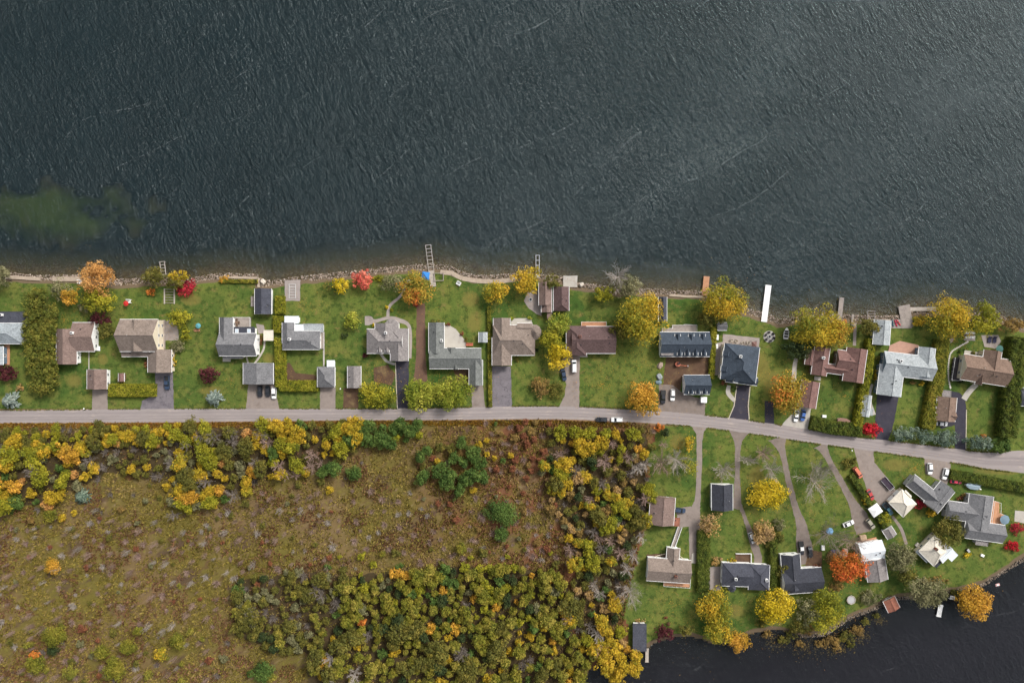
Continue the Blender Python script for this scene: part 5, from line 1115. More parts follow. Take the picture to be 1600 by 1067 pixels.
# mini excavator in the dirt yard
ex = empty('mini_excavator', (*Wp(1058, 569), .01), -R(7)); tag(ex, 'small red excavator with its arm stretched over the dirt yard', 'excavator')
for s_ in (-1, 1): m_ = MB(); m_.box(-1.0, s_ * .75 - .2, .02, 1.0, s_ * .75 + .2, .5, taper=.1); m_.build('track', [TYRE], ex)
m_ = MB(); m_.prism([(math.cos(a_) * 1.05, math.sin(a_) * .95) for a_ in [k_ * math.pi / 5 for k_ in range(10)]], .55, 1.3); m_.build('body', [PAINT['orange']], ex)
m_ = MB(); m_.box(-.3, -.1, 1.3, .7, .8, 2.3, taper=.08); m_.build('cab', [CGLASS], ex)
m_ = MB(); m_.tube((.9, -.2, 1.0), (2.4, -.2, 1.9), .16, .14); m_.tube((2.4, -.2, 1.9), (4.2, -.2, .7), .14, .1); m_.build('arm', [PAINT['orange']], ex)
m_ = MB(); m_.box(4.0, -.5, .2, 4.6, .1, .75, taper=.1); m_.build('bucket', [GREYW], ex)

# ------------------------------------------------------------------ docks, walls, furniture
def frame_at(p, q):
    a, b = Wp(*p), Wp(*q); return a, math.atan2(b[1] - a[1], b[0] - a[0]), math.hypot(b[0] - a[0], b[1] - a[1])
def dock(label, p, q, wpx, m, open_frac=0.0, z=.25, rungs=8, name='dock'):
    """from the shore point p to the water point q; open_frac of it is a bare frame"""
    a, rz, L = frame_at(p, q); w = wpx * S; root = empty(name, (*a, 0), rz); tag(root, label, 'dock')
    Ls = L * (1 - open_frac)
    if Ls > .3:
        n = max(2, int(Ls / .55)); b_ = MB()
        for i in range(n):
            j = (math.sin(i * 12.9 + L) * .5) * .03
            b_.box(i * Ls / n + .03, -w / 2 + j, z - .06, (i + 1) * Ls / n - .03, w / 2 + j, z)
        b_.build('planking', [m], root)['kind'] = 'stuff'
    for s_ in (-1, 1):
        b_ = MB(); b_.box(0, s_ * (w / 2 - .1) - .1, z - .24, L, s_ * (w / 2 - .1) + .1, z - .065 if Ls > L * .9 else z + .03); b_.build('stringer', [m], root)
    if open_frac:
        for i in range(rungs + 1):
            x = Ls + (L - Ls) * i / rungs; b_ = MB(); b_.box(x - .1, -w / 2 + .02, z - .1, x + .1, w / 2 - .02, z + .045); b_.build('crossbar', [m], root)
    for x in np.linspace(.4, L - .2, max(2, int(L / 4))):
        for s_ in (-1, 1): b_ = MB(); b_.tube((x, s_ * w / 2, -2.5), (x, s_ * w / 2, z + .25), .09, n=6); b_.build('post', [m], root)
    return root
GALV = mat('galvanised', lin(196, 194, 190, .8), var=.08); PALEW = mat('pale_wood', lin(186, 176, 164, .8), var=.12)
dock('small white open dock frame beside the olive shore tree', (256, 430), (253.5, 409), 8, PALEW, .95, rungs=4)
dock('long open ladder-like dock frame beside the blue tent', (677, 448), (669, 383), 9, PALEW, .62, rungs=7)
dock('short grey ladder dock beside the bright golden tree', (840, 434), (840, 399), 6, GALV, .9, rungs=4)
dock('orange new-wood dock under the big golden tree', (1101, 462), (1104, 432), 9, DECK)
dock('long plain white dock', (1193.5, 503), (1200.5, 445.5), 9, WHITE)
dock('grey plank dock by the orange-tipped maple', (1311, 501), (1315, 465), 7, OLDDECK)
dock('narrow short plank dock next to the stone path to the water', (1331, 508), (1332.5, 491), 4, OLDDECK)
dock('little timber landing with open slots by the pale silver boathouse', (1361, 503), (1361, 486), 12, OLDDECK, .75, rungs=3)
dock('broad weathered timber deck reaching over the water', (1418, 512), (1412, 477), 18, OLDDECK, 0)
dock('wide timber terrace between the deck and pale silver boathouse', (1391, 506), (1424, 506), 14, OLDDECK, 0, z=.18)
dock('pale boardwalk running from the timber deck under the large golden tree', (1421, 483), (1462, 483), 6, PALEW, 0, z=.2)
dock('slim dock past the flat slate boathouse in the dark bay', (1011, 1012), (1010.5, 1034), 5, PALEW)
dock('short white dock below the leaning grey-green willow', (1470, 944), (1466, 963), 7, WHITE)
# timber boat rails on the lawn, concrete landing, float
br = empty('boat_rails', (*Wp(265, 463), .0), 0); tag(br, 'timber boat rails lying on the shore lawn by the crimson shrub', 'boat rails')
for s_ in (-1, 1): m_ = MB(); m_.box(s_ * 2.0 - .22, -3.1, .02, s_ * 2.0 + .22, 3.1, .3); m_.build('rail', [PALEW], br)
for i in range(6): m_ = MB(); m_.box(-1.75, -2.8 + i * 1.1, .05, 1.75, -2.6 + i * 1.1, .22); m_.build('crossbar', [OLDDECK], br)
br = empty('dock_section', (*Wp(457, 455), 0), 0); tag(br, 'grey metal dock section stored on the stone landing', 'dock section')
for s_ in (-1, 1): m_ = MB(); m_.box(s_ * 1.3 - .12, -2.9, .08, s_ * 1.3 + .12, 2.9, .3); m_.build('rail', [GALV], br)
for i in range(6): m_ = MB(); m_.box(-1.18, -2.8 + i * 1.1, .1, 1.18, -2.6 + i * 1.1, .26); m_.build('crossbar', [GALV], br)
br = empty('boat_lift', (*Wp(686, 433), 0), 0); tag(br, 'empty grey boat lift frame beside the long ladder dock', 'boat lift')
for s_ in (-1, 1):
    m_ = MB(); m_.box(s_ * 1.8 - .12, -1.6, .5, s_ * 1.8 + .12, 1.6, .75); m_.build('beam', [OLDDECK], br); m_ = MB(); m_.box(-1.68, s_ * 1.5 - .12, .5, 1.68, s_ * 1.5 + .12, .72); m_.build('crossbeam', [OLDDECK], br)
    for s2 in (-1, 1): m_ = MB(); m_.tube((s_ * 1.8, s2 * 1.6, 0), (s_ * 1.8, s2 * 1.6, 1.4), .09); m_.build('post', [OLDDECK], br)
m_ = MB(); p_ = w2(rag(quad(880, 431, 902, 449), 6, .5, 9)); m_.prism(p_, -1.5, .12); tag(m_.build('landing_slab', [CONC]), 'pale concrete landing slab jutting into the water', 'landing slab')
# sea walls
WALLM = mat('sea_wall_concrete', lin(176, 160, 142, .8), var=.14)
def seawall(label, pts, w=1.6, m=WALLM, h=.06):
    mb = MB(); p = w2(pts)
    for a, b in zip(p[:-1], p[1:]):
        d = Vector((b[0] - a[0], b[1] - a[1])); n_ = Vector((-d.y, d.x)).normalized() * (w / 2)
        mb.prism([(a[0] + n_.x, a[1] + n_.y), (b[0] + n_.x, b[1] + n_.y), (b[0] - n_.x, b[1] - n_.y), (a[0] - n_.x, a[1] - n_.y)], -1.3, h)
    return tag(mb.build('sea_wall', m), label, 'sea wall')
seawall('low sea wall at the lawn of the silver grey house', [(-60, 434), (16, 433), (63, 436)], 1.4)
seawall('tan sea wall behind the peach-orange tree', [(82, 436), (126, 436)], 1.8)
seawall('pale sea wall with a square corner at the open lawn', [(344, 433), (403, 434.5), (404, 449)], .9)
seawall('curving concrete sea wall before the sage grey house', [(688, 425), (706, 427), (722, 435), (745, 439), (775, 440), (805, 437)], 1.8)
seawall('straight thin sea wall between the slate shed and the orange dock', [(1046, 461), (1072, 463), (1098, 464)], .9)
seawall('short sea wall linking the timber landing and the timber deck', [(1366, 500), (1404, 501)], .8)
# stone rip-rap along the shores (nobody could count it)
def rocks(name, label, line, n, seed, band, sizes, c, zoff=0.0):
    rng = np.random.RandomState(seed); L = np.array(w2(line)); sl = np.linalg.norm(np.diff(L, axis=0), axis=1); cs = np.concatenate([[0], np.cumsum(sl)])
    t = rng.uniform(0, cs[-1], n); i = np.clip(np.searchsorted(cs, t) - 1, 0, len(sl) - 1); f = (t - cs[i]) / sl[i]
    p = L[i] + (L[i + 1] - L[i]) * f[:, None]; d = (L[i + 1] - L[i]) / sl[i][:, None]; nn = np.stack([-d[:, 1], d[:, 0]], 1); off = rng.uniform(band[0], band[1], n); p = p + nn * off[:, None]
    ico = np.array([(0, 0, 1), (.9, 0, .2), (.28, .85, .2), (-.72, .53, .25), (-.72, -.53, .2), (.28, -.85, .2), (.5, .5, -.6), (-.6, .1, -.6), (.3, -.6, -.6)]); tri = np.array([(0, 1, 2), (0, 2, 3), (0, 3, 4), (0, 4, 5), (0, 5, 1), (1, 6, 2), (2, 7, 3), (3, 7, 4), (4, 8, 5), (5, 8, 1), (2, 6, 7), (1, 8, 6), (4, 7, 8)])
    s = rng.uniform(sizes[0], sizes[1], n) * rng.uniform(.5, 1.1, n); z = np.where(off < 0, -.5 + zoff, -.5 + .5 * np.clip(off / 1.9, 0, 1)) + s * .1
    a = rng.uniform(0, 6.28, n); ca, sa = np.cos(a), np.sin(a); jit = 1 + rng.uniform(-.25, .25, (n, 9, 3)); v = ico[None] * jit * s[:, None, None] * np.array([1.15, .85, .6])
    v = np.stack([v[..., 0] * ca[:, None] - v[..., 1] * sa[:, None], v[..., 0] * sa[:, None] + v[..., 1] * ca[:, None], v[..., 2]], -1) + np.stack([p[:, 0], p[:, 1], z], -1)[:, None, :]
    q = tri[None] + (np.arange(n) * 9)[:, None, None]
    tone = np.repeat(np.stack([rng.rand(n), rng.rand(n), rng.rand(n)], 1), 13, 0)
    o = setmat(link(name, np_mesh(name, v.reshape(-1, 3), q.reshape(-1, 3), [None], tone)), leaf_mat('stone_' + name, *c, 0.0)); tag(o, label, 'rocks', None, 'stuff')
RK = (lin(140, 122, 108, .8), lin(172, 154, 138, .8), lin(192, 176, 160, .8))
rocks('shore_rocks', 'loose pinkish stones along the lake shore', SHORE_N[1:-1], 7500, 2, (-.5, 2.0), (.14, .42), RK)
rocks('shallow_stones', 'dark stones lying in the shallows of the lake', SHORE_N[1:-1], 2600, 7, (-5.0, -.4), (.15, .42), (lin(70, 58, 50, .8), lin(92, 78, 64, .8), lin(112, 98, 80, .8)), -.25)
rocks('bay_rocks', 'pale stones edging the curved lawn at the dark bay', SHORE_S[2:16], 1900, 3, (-.2, 1.1), (.12, .34), (lin(112, 98, 86, .75), lin(146, 132, 116, .75), lin(176, 162, 146, .75)))
# tents, parasols and garden furniture
def tent(label, px, py, ang, w, d, m, h=2.6, name='canopy_tent'):
    root = empty(name, (*Wp(px, py, h), 0), -R(ang)); tag(root, label, 'tent'); c_ = MB(); c_.add([(-w / 2, -d / 2, h), (w / 2, -d / 2, h), (w / 2, d / 2, h), (-w / 2, d / 2, h), (0, 0, h + .9), (-w / 2, -d / 2, h - .25), (w / 2, -d / 2, h - .25), (w / 2, d / 2, h - .25), (-w / 2, d / 2, h - .25)], [(0, 1, 4), (1, 2, 4), (2, 3, 4), (3, 0, 4), (5, 6, 1, 0), (6, 7, 2, 1), (7, 8, 3, 2), (8, 5, 0, 3)]); c_.build('canopy', [m], root)
    for sx in (-1, 1):
        for sy in (-1, 1): m2 = MB(); m2.tube((sx * (w / 2 - .06), sy * (d / 2 - .06), 0), (sx * (w / 2 - .06), sy * (d / 2 - .06), h), .04); m2.build('pole', [GALV], root)
BLUETARP = mat('blue_tarp', lin(60, 130, 200, .8), var=.1)
tent('white square party tent on the gravel lot', 1368, 797, 55, 4.2, 4.4, WHITE)
tent('bright blue canopy tent beside the multicoloured maple', 665, 431, 8, 3.0, 3.2, BLUETARP, 3.0)
def parasol(label, px, py, r_, m, h=2.4):
    root = empty('parasol', (*Wp(px, py, h), .02)); tag(root, label, 'parasol'); c_ = MB()
    ring = [(math.cos(k * math.pi / 4) * r_, math.sin(k * math.pi / 4) * r_, h - .35) for k in range(8)]; c_.add(ring + [(0, 0, h)], [(k, (k + 1) % 8, 8) for k in range(8)]); c_.build('canopy', [m], root); p_ = MB(); p_.tube((0, 0, 0), (0, 0, h + .1), .03, n=6); p_.build('pole', [GALV], root); p_ = MB(); p_.disc(0, 0, 0, .1, .3); p_.build('base', [DARK], root)
parasol('light blue parasol among the bare trees', 1297, 830, 1.5, mat('pale_blue_cloth', lin(120, 166, 204, .8), var=.06))
parasol('grey-blue parasol on the cedar sun deck', 1571, 812, 2.0, mat('greyblue_cloth', lin(120, 142, 156, .8), var=.06))
parasol('teal parasol over a small seat on the open lawn', 309, 509, 1.1, mat('teal_cloth', lin(96, 160, 168, .8), var=.06))
parasol('red parasol standing on the lawn of the taupe dormer house', 196, 474, 1.1, mat('red_cloth', lin(196, 50, 44, .8), var=.06))
parasol('teal parasol folded over the lounger patio edge', 1563, 545, 1.5, mat('deep_teal_cloth', lin(70, 110, 104, .8), var=.06))
def chair_mesh(m):
    b_ = MB(); b_.box(-.35, -.35, .35, .35, .35, .45); b_.box(-.35, .28, .45, .35, .4, 1.0)
    for sx in (-1, 1):
        b_.box(sx * .36 - .06, -.35, .55, sx * .36 + .06, .35, .62)
    return b_
def chair(label, px, py, ang, m, group=None, k=1.0, z=.05, name='garden_chair'):
    root = empty(name, (*Wp(px, py), z), -R(ang)); root.scale = (k, k, k); tag(root, label, 'chair', group)
    b_ = MB(); b_.box(-.36, -.38, .36, .36, .3, .44); b_.build('seat', [m], root); b_ = MB(); b_.box(-.36, .3, .36, .36, .4, 1.0); b_.build('backrest', [m], root)
    for sx in (-1, 1):
        b_ = MB(); b_.box(sx * .42 - .06, -.38, .6, sx * .42 + .06, .36, .66); b_.build('armrest', [m], root)
        for sy in (-1, 1): b_ = MB(); b_.box(sx * .4 - .04, sy * .32 - .04, 0, sx * .4 + .04, sy * .32 + .04, .6 if sy < 0 else .62); b_.build('leg', [m], root)
def table(label, px, py, ang, w, d, m, z=.05, name='garden_table', cat='table'):
    root = empty(name, (*Wp(px, py), z), -R(ang)); tag(root, label, cat); b_ = MB(); b_.box(-w / 2, -d / 2, .7, w / 2, d / 2, .76); b_.build('tabletop', [m], root)
    for sx in (-1, 1):
        for sy in (-1, 1): b_ = MB(); b_.box(sx * (w / 2 - .1) - .05, sy * (d / 2 - .1) - .05, 0, sx * (w / 2 - .1) + .05, sy * (d / 2 - .1) + .05, .7); b_.build('leg', [m], root)
# round fire-pit terrace with chairs
m_ = MB(); m_.disc(*Wp(1202, 526), -.05, .06, 2.4, n=28); fp = m_.build('patio', [mat('round_pavers', lin(186, 182, 176, .8), var=.1)]); fp['kind'] = 'structure'
def firepit(label, px, py):
    root = empty('fire_pit', (*Wp(px, py), .06)); tag(root, label, 'fire pit')
    for k in range(10):
        a_ = k * math.pi / 5; b_ = MB(); b_.box(-.2, -.13, 0, .2, .13, .35); b_.build('stone', [GREYW], root, (math.cos(a_) * .62, math.sin(a_) * .62, 0), a_ + math.pi / 2)
    b_ = MB(); b_.disc(0, 0, 0, .12, .5); b_.build('ash_bed', [DARK], root)
firepit('stone fire pit in the middle of the round paved circle', 1202, 526)
firepit('stone fire pit on the patio of the weathered lakeside cabin', 829, 468)
for k in range(6): a_ = k * 60 + 20; chair('dark chair around the fire pit on the round paved circle', 1202 + 6.6 * math.cos(R(a_)), 526 + 6.6 * math.sin(R(a_)), a_ + 90, DARK, 'chairs round the fire pit', 1.1, .07)
for i in range(6): chair('white chair on the terrace by the yellow-green shore tree', 1509 + (i % 3) * 5, 520 + (i // 3) * 7, 0 if i > 2 else 180, WHITE, 'white terrace chairs', 1.25, .06)
table('dark table between the rows of white terrace chairs', 1514, 523.5, 5, 3.2, .9, BROWNW)
for i in range(2):
    root = empty('sun_lounger', (*Wp(1545 + i * 8, 531), .06), -R(4)); tag(root, 'dark blue sun lounger on the paved shore patio', 'lounger', 'pair of dark loungers'); NV = mat('navy_cloth', (0.03, 0.03, 0.06))
    b_ = MB(); b_.box(-.7, -1.2, .3, .7, .6, .45); b_.build('mattress', [NV], root); b_ = MB(); b_.add([(-.7, .6, .3), (.7, .6, .3), (.7, 1.3, .8), (-.7, 1.3, .8), (-.7, .6, .45), (.7, .6, .45), (.7, 1.25, .95), (-.7, 1.25, .95)], [(0, 3, 2, 1), (4, 5, 6, 7), (0, 1, 5, 4), (1, 2, 6, 5), (2, 3, 7, 6), (3, 0, 4, 7)]); b_.build('backrest', [NV], root)
    for sx in (-1, 1): b_ = MB(); b_.box(sx * .6 - .05, -1.1, 0, sx * .6 + .05, -1.0, .3); b_.build('leg', [NV], root); b_ = MB(); b_.box(sx * .6 - .05, .5, 0, sx * .6 + .05, .6, .3); b_.build('leg', [NV], root)
for (x, y, a_, l) in [(717, 443, 30, 'white chair on the lakeside lawn of the sage grey house'), (639, 441, 10, 'white chair under the multicoloured maple'), (203, 471, 0, 'white chair beside the red parasol'), (127, 441, 0, 'white chair on the tan sea wall'), (1485, 932, 10, 'white bench seat by the small white dock')]: chair(l, x, y, a_, WHITE, k=1.9)
for i in range(2): chair('red chair on the edge of the sage grey house patio', 731 + i * 5.5, 538, 0, PAINT['orange'], 'pair of red chairs', 1.5)
table('dining table on the grey-roofed house deck', 370, 504, 0, 2.0, 1.2, BROWNW, .65)
for k in range(5): a_ = k * 72; chair('brown dining chair round the deck table of the grey-roofed house', 370 + 4.6 * math.cos(R(a_)), 504 + 4.6 * math.sin(R(a_)), a_ + 90, BROWNW, 'deck dining chairs', 1.0, .62)
for i, (x, y) in enumerate([(1143, 532), (1150, 533), (1160, 536), (1168, 535), (1156, 540), (1164, 541)]): chair('pale cushioned chair on the long lakeside stone terrace', x, y, 30 * i, PALEW, 'terrace chairs', 1.3, .08)
bd('gazebo', 'small russet hard-top gazebo on the long lakeside stone terrace', 'gazebo', [B('p', 1173, 532, 1184, 545, 2.5, .8, n=4, wall=False)], 'russet', vents=0, trim=DARK)
for i, (x, y, h_) in enumerate([(1120, 527, 8), (1119, 541, 7), (1115, 562, 4)]):
    b_ = MB(); b_.box(-.5, -h_ * S / 2, 0, .5, h_ * S / 2, .5); b_.box(-.55, -h_ * S / 2 - .05, .5, .55, h_ * S / 2 + .05, .58); tag(b_.build('storage_bench', [WHITE], None, (*Wp(x, y), .06)), 'white storage bench along the narrow green-gold hedge', 'bench', 'white benches along the hedge')
# kayaks on the timber terrace
for i, (x, y, a_, c_) in enumerate([(1394, 505, 80, 'teal'), (1399, 505, 70, 'crimson'), (1403, 504, 55, 'red')]):
    b_ = MB(); L_ = 3.2; V = []
    for f, w in ((-.5, .02), (-.3, .26), (0, .36), (.3, .26), (.5, .02)): V += [(f * L_, -w, .22), (f * L_, 0, .0), (f * L_, w, .22), (f * L_, 0, .36)]
    b_.add(V, [(q * 4 + j, q * 4 + (j + 1) % 4, (q + 1) * 4 + (j + 1) % 4, (q + 1) * 4 + j) for q in range(4) for j in range(4)])
    k_ = empty('kayak', (*Wp(x, y), .2), -R(a_)); tag(k_, {'teal': 'teal kayak against the pale silver boathouse wall', 'crimson': 'pink-red kayak in the middle on the timber terrace', 'red': 'red kayak lying aslant on the timber terrace'}[c_], 'kayak'); b_.build('hull', [PAINT[c_]], k_); s_ = MB(); s_.disc(-.1, 0, .30, .40, .24, n=10); s_.build('cockpit', [BLACKP], k_)
# stepping stones beside the brown cross-gabled house
sp_ = spline([(1512, 534, 0), (1500, 541, 0), (1486, 551, 0), (1482, 570, 0), (1482, 590, 0), (1485, 606, 0)], 6)
st_ = empty('stepping_stone_path', (*Wp(1486, 570), 0)); st_['kind'] = 'structure'
bx_, by_ = Wp(1486, 570); ss = MB(); ss.prism([(math.cos(k * math.pi / 3.5) * .42, math.sin(k * math.pi / 3.5) * .34) for k in range(7)], 0, .06); ssm = ss.mesh([mat('pale_stone', lin(206, 200, 190, .8), var=.08)])
for i in range(0, len(sp_)):
    x, y = Wp(sp_[i][0], sp_[i][1]); link('stone', ssm, st_, (x - bx_, y - by_, .01), i * 1.3)
# trampoline / gazebo, tarps, boxes, boulders, small things
gz = empty('trampoline', (*Wp(1330, 937, .8), 0)); tag(gz, 'round pale trampoline on the grass above the curved stone shore', 'trampoline')
b_ = MB(); b_.disc(0, 0, .76, .80, 1.5, n=8); b_.build('mat', [GREYW], gz); b_ = MB()
for k in range(8):
    a0, a1 = k * math.pi / 4, (k + 1) * math.pi / 4; b_.tube((math.cos(a0) * 1.75, math.sin(a0) * 1.75, .8), (math.cos(a1) * 1.75, math.sin(a1) * 1.75, .8), .16, n=5)
b_.build('frame', [PALEW], gz)
for k in range(4): a0 = k * math.pi / 2; b_ = MB(); b_.tube((math.cos(a0) * 1.7, math.sin(a0) * 1.7, 0), (math.cos(a0) * 1.7, math.sin(a0) * 1.7, .8), .05); b_.build('leg', [DARK], gz)
def heap(name, label, cat, px, py, r_, h, m, seed):
    bm = bmesh.new(); bmesh.ops.create_icosphere(bm, subdivisions=2, radius=1); rr = random.Random(seed)
    for v in bm.verts: f = 1 + rr.uniform(-.22, .22); v.co = Vector((v.co.x * r_ * f, v.co.y * r_ * .8 * f, max(0, v.co.z) * h * f))
    me = bpy.data.meshes.new(name); bm.to_mesh(me); bm.free(); me.materials.append(m); return tag(link(name, me, None, (*Wp(px, py), 0), seed), label, cat)
heap('boulder', 'pinkish boulder heap at the edge of the dirt yard', 'boulder', 1031, 571, 1.5, 1.0, mat('boulder', lin(170, 150, 136, .8), var=.15), 1)
heap('tarp_pile', 'grey tarpaulin heap beside the dirt yard', 'tarp', 1030, 589, 1.5, .9, mat('grey_tarp', lin(150, 156, 158, .8), var=.15), 2)
heap('tarp_pile', 'small bluish tarpaulin heap next to the bigger grey heap', 'tarp', 1029, 597, 1.2, .7, mat('blue_grey_tarp', lin(120, 140, 150, .8), var=.15), 3)
heap('boulder', 'white boulder at the water beside the concrete landing slab', 'boulder', 909, 445, 1.0, .8, mat('white_rock', lin(206, 196, 182, .8), var=.1), 4)
heap('boulder', 'white boulder at the sea wall corner of the open lawn', 'boulder', 411, 440, 1.2, .8, MATS['white_rock'], 5)
def crate(label, px, py, ang, w, d, h, m, lid=None):
    root = empty('storage_box', (*Wp(px, py), .02), -R(ang)); tag(root, label, 'box'); b_ = MB(); b_.box(-w / 2, -d / 2, 0, w / 2, d / 2, h); b_.build('body', [m], root); b_ = MB(); b_.box(-w / 2 - .05, -d / 2 - .05, h, w / 2 + .05, d / 2 + .05, h + .1, taper=.05); b_.build('lid', [lid or m], root)
crate('white enclosed cargo trailer box behind the dormered garage', 1098, 624, 2, 2.3, 2.3, 1.8, WHITE)
crate('white small box on the hedge lawn inside the roadside hedge', 1287, 650, 5, 1.6, 1.0, .6, WHITE)
crate('tan box beside the wide tan bare tree', 1347, 839, -10, 2.4, 2.0, 1.2, mat('tan_box', lin(190, 164, 136, .8)))
crate('pale pink box beside the flame orange maple', 1318, 862, 10, 1.8, 3.2, 1.4, mat('pink_box', lin(196, 164, 150, .8)))
crate('white cooler box behind the L-shaped slate cottage', 1285, 855, 0, 1.2, 1.8, .8, WHITE)
crate('violet-grey covered box beside the pink box', 1301, 862, 0, 1.9, 1.9, 1.0, mat('violet_tarp', lin(80, 70, 110, .8)))
crate('white lawn box on the curved shore lawn', 1534, 867, 25, 1.4, .9, .5, WHITE)
crate('dark grill on the shore lawn by the spreading tree', 1511, 859, 50, 1.4, .9, .9, DARK, GREYW)
crate('pale step box beside the cream cottage deck', 1434, 852, 45, 2.4, 1.6, .5, CONC)
crate('pink swim float drifting on the dark bay', 1560, 914, -15, 1.6, .9, .3, mat('pink_float', lin(224, 180, 176, .8))).__class__ if False else None
fl = empty('swim_float', (*Wp(1560, 914), -.5), R(15)); tag(fl, 'small pink float drifting on the dark bay', 'float'); b_ = MB(); b_.box(-.9, -.5, -.1, .9, .5, .2, taper=.1); b_.build('raft', [mat('pink_float', lin(224, 180, 176, .8))], fl); b_ = MB(); b_.box(-.4, -.3, .2, .3, .3, .32, taper=.05); b_.build('pillow', [WHITE], fl)
# cottage boardwalk, fence and mailboxes
a_, rz_, L_ = frame_at((1062, 822), (1051, 854)); bw = empty('boardwalk', (*a_, 0), rz_); tag(bw, 'narrow railed boardwalk from the gravel lane to the taupe cottage porch', 'boardwalk')
b_ = MB()
for i in range(int(L_ / .5)): b_.box(i * .5 + .02, -.7, .15, i * .5 + .47, .7, .22)
b_.build('planking', [OLDDECK], bw)['kind'] = 'stuff'
for s_ in (-1, 1): b_ = MB(); b_.box(0, s_ * .8 - .08, 0, L_, s_ * .8 + .08, .9); b_.build('railing', [WHITE], bw)
def fence(label, pts, h, m):
    root = empty('fence', (0, 0, 0)); tag(root, label, 'fence'); p = w2(pts)
    root.location = (*p[0], 0)
    for a, b in zip(p[:-1], p[1:]):
        L_ = math.hypot(b[0] - a[0], b[1] - a[1]); n = max(1, round(L_ / 2.4))
        for i in range(n):
            x0, y0 = a[0] + (b[0] - a[0]) * i / n - p[0][0], a[1] + (b[1] - a[1]) * i / n - p[0][1]; x1, y1 = a[0] + (b[0] - a[0]) * (i + 1) / n - p[0][0], a[1] + (b[1] - a[1]) * (i + 1) / n - p[0][1]
            b_ = MB(); b_.tube((x0, y0, 0), (x0, y0, h + .1), .09); b_.build('post', [m], root)
            b_ = MB()
            for z in (.25, h * .6, h * .95): b_.tube((x0, y0, z), (x1, y1, z), .06)
            b_.build('rail', [m], root)
fence('white rail fence round the small dark vegetable garden', [(1149, 864), (1173, 864), (1173, 880)], 1.1, WHITE)
fence('curved pale fence round the planted bed at the taupe cottage', [(1016, 875), (1024, 868), (1040, 864)], .8, CREAM)
fence('low pale fence of the planted corner by the gravel lane', [(1062, 868), (1068, 872), (1072, 878)], .8, CREAM)
strip('drive_edging', [(1151, 603), (1147, 634), (1138, 655)], .35, .08, CURB, 'pale stone edging along the black drive nearer the dormered garage', 'edging')
strip('drive_edging', [(1172, 604), (1169, 634), (1171, 660)], .35, .08, CURB, 'pale stone edging along the black drive nearer the open lawn', 'edging')
strip('drive_edging', [(618, 566), (619, 600), (621, 638)], .3, .08, CURB, 'pale edging along the dark asphalt drive of the two-tone grey house', 'edging')
strip('drive_edging', [(1493, 706), (1510, 640), (1509, 706)][1:], .3, .08, CURB, 'pale edging along the asphalt drive of the brown cross-gabled house', 'edging')
def mailbox(label, px, py):
    root = empty('mailbox', (*Wp(px, py), 0)); tag(root, label, 'mailbox'); b_ = MB(); b_.tube((0, 0, 0), (0, 0, 1.1), .06); b_.build('post', [BROWNW], root); b_ = MB(); b_.box(-.16, -.3, 1.1, .16, .3, 1.45, taper=.03); b_.build('letter_box', [WHITE], root)
for (x, y, l) in [(134, 638, 'white mailbox at the drive of the small brown garage'), (1329, 703, 'white mailbox at the entrance of the gravel parking lot'), (1402, 687, 'white mailbox at the foot of the pale silver house lawn'), (533, 607, 'white mailbox post beside the weathered grey shed')]: mailbox(l, x, y)
# swing seat on the open lawn
sw = empty('garden_swing', (*Wp(309, 516), 0)); tag(sw, 'little wooden swing seat beneath the teal parasol', 'swing'); b_ = MB(); b_.box(-1.1, -.5, .4, 1.1, .4, .5); b_.build('seat', [DECK], sw); b_ = MB(); b_.box(-1.1, .4, .5, 1.1, .5, 1.1); b_.build('backrest', [DECK], sw)
for s_ in (-1, 1): b_ = MB(); b_.tube((s_ * 1.1, -.6, 0), (s_ * 1.1, 0, 1.9), .06); b_.tube((s_ * 1.1, .6, 0), (s_ * 1.1, 0, 1.9), .06); b_.build('side_frame', [DECK], sw)
# ------------------------------------------------------------------ woodland and meadow
BROAD = [crown(3.4 * (1 + .2 * (i % 3 - 1)), 3.2, 2.7, 30, 1300, .46, 500 + i, (.16, .42)) for i in range(7)]
SMALL = [crown(1.8, 1.6 * (1 + .2 * (i % 2)), 1.5, 14, 480, .38, 520 + i, (.22, .5)) for i in range(6)]
CEDAR = [crown(2.2, 2.0, 3.0, 26, 1000, .38, 540 + i, (.20, .5), inner=.4) for i in range(6)]
SPRU = [conifer(2.2, 6.0, 560 + i, 34) for i in range(2)]
BARE = [bare(7.5, 3.0, 580 + i, limbs=16, twig=.034) for i in range(4)]
def thicket(seed):
    """clump of straight leafless stems"""
    rnd = random.Random(seed); mb = MB()
    for i in range(26):
        a = rnd.uniform(0, 6.28); r_ = rnd.uniform(0, 1.1); h = rnd.uniform(3.2, 7.2) * (1 - .25 * r_ / 1.1); p = Vector((math.cos(a) * r_, math.sin(a) * r_, 0)); q = p + Vector((math.cos(a) * .09 * h + rnd.uniform(-.3, .3), math.sin(a) * .09 * h + rnd.uniform(-.3, .3), h)); mb.tube(p, q, .034, .018, 3)
        for k in range(5):
            f = rnd.uniform(.4, .95); s0 = p + (q - p) * f; b_ = rnd.uniform(0, 6.28); mb.tube(s0, s0 + Vector((math.cos(b_) * .35, math.sin(b_) * .35, .7)) * rnd.uniform(.6, 1.2), .02, .014, 3)
    return mb.mesh([None])
SPIKE = [thicket(600 + i) for i in range(5)]
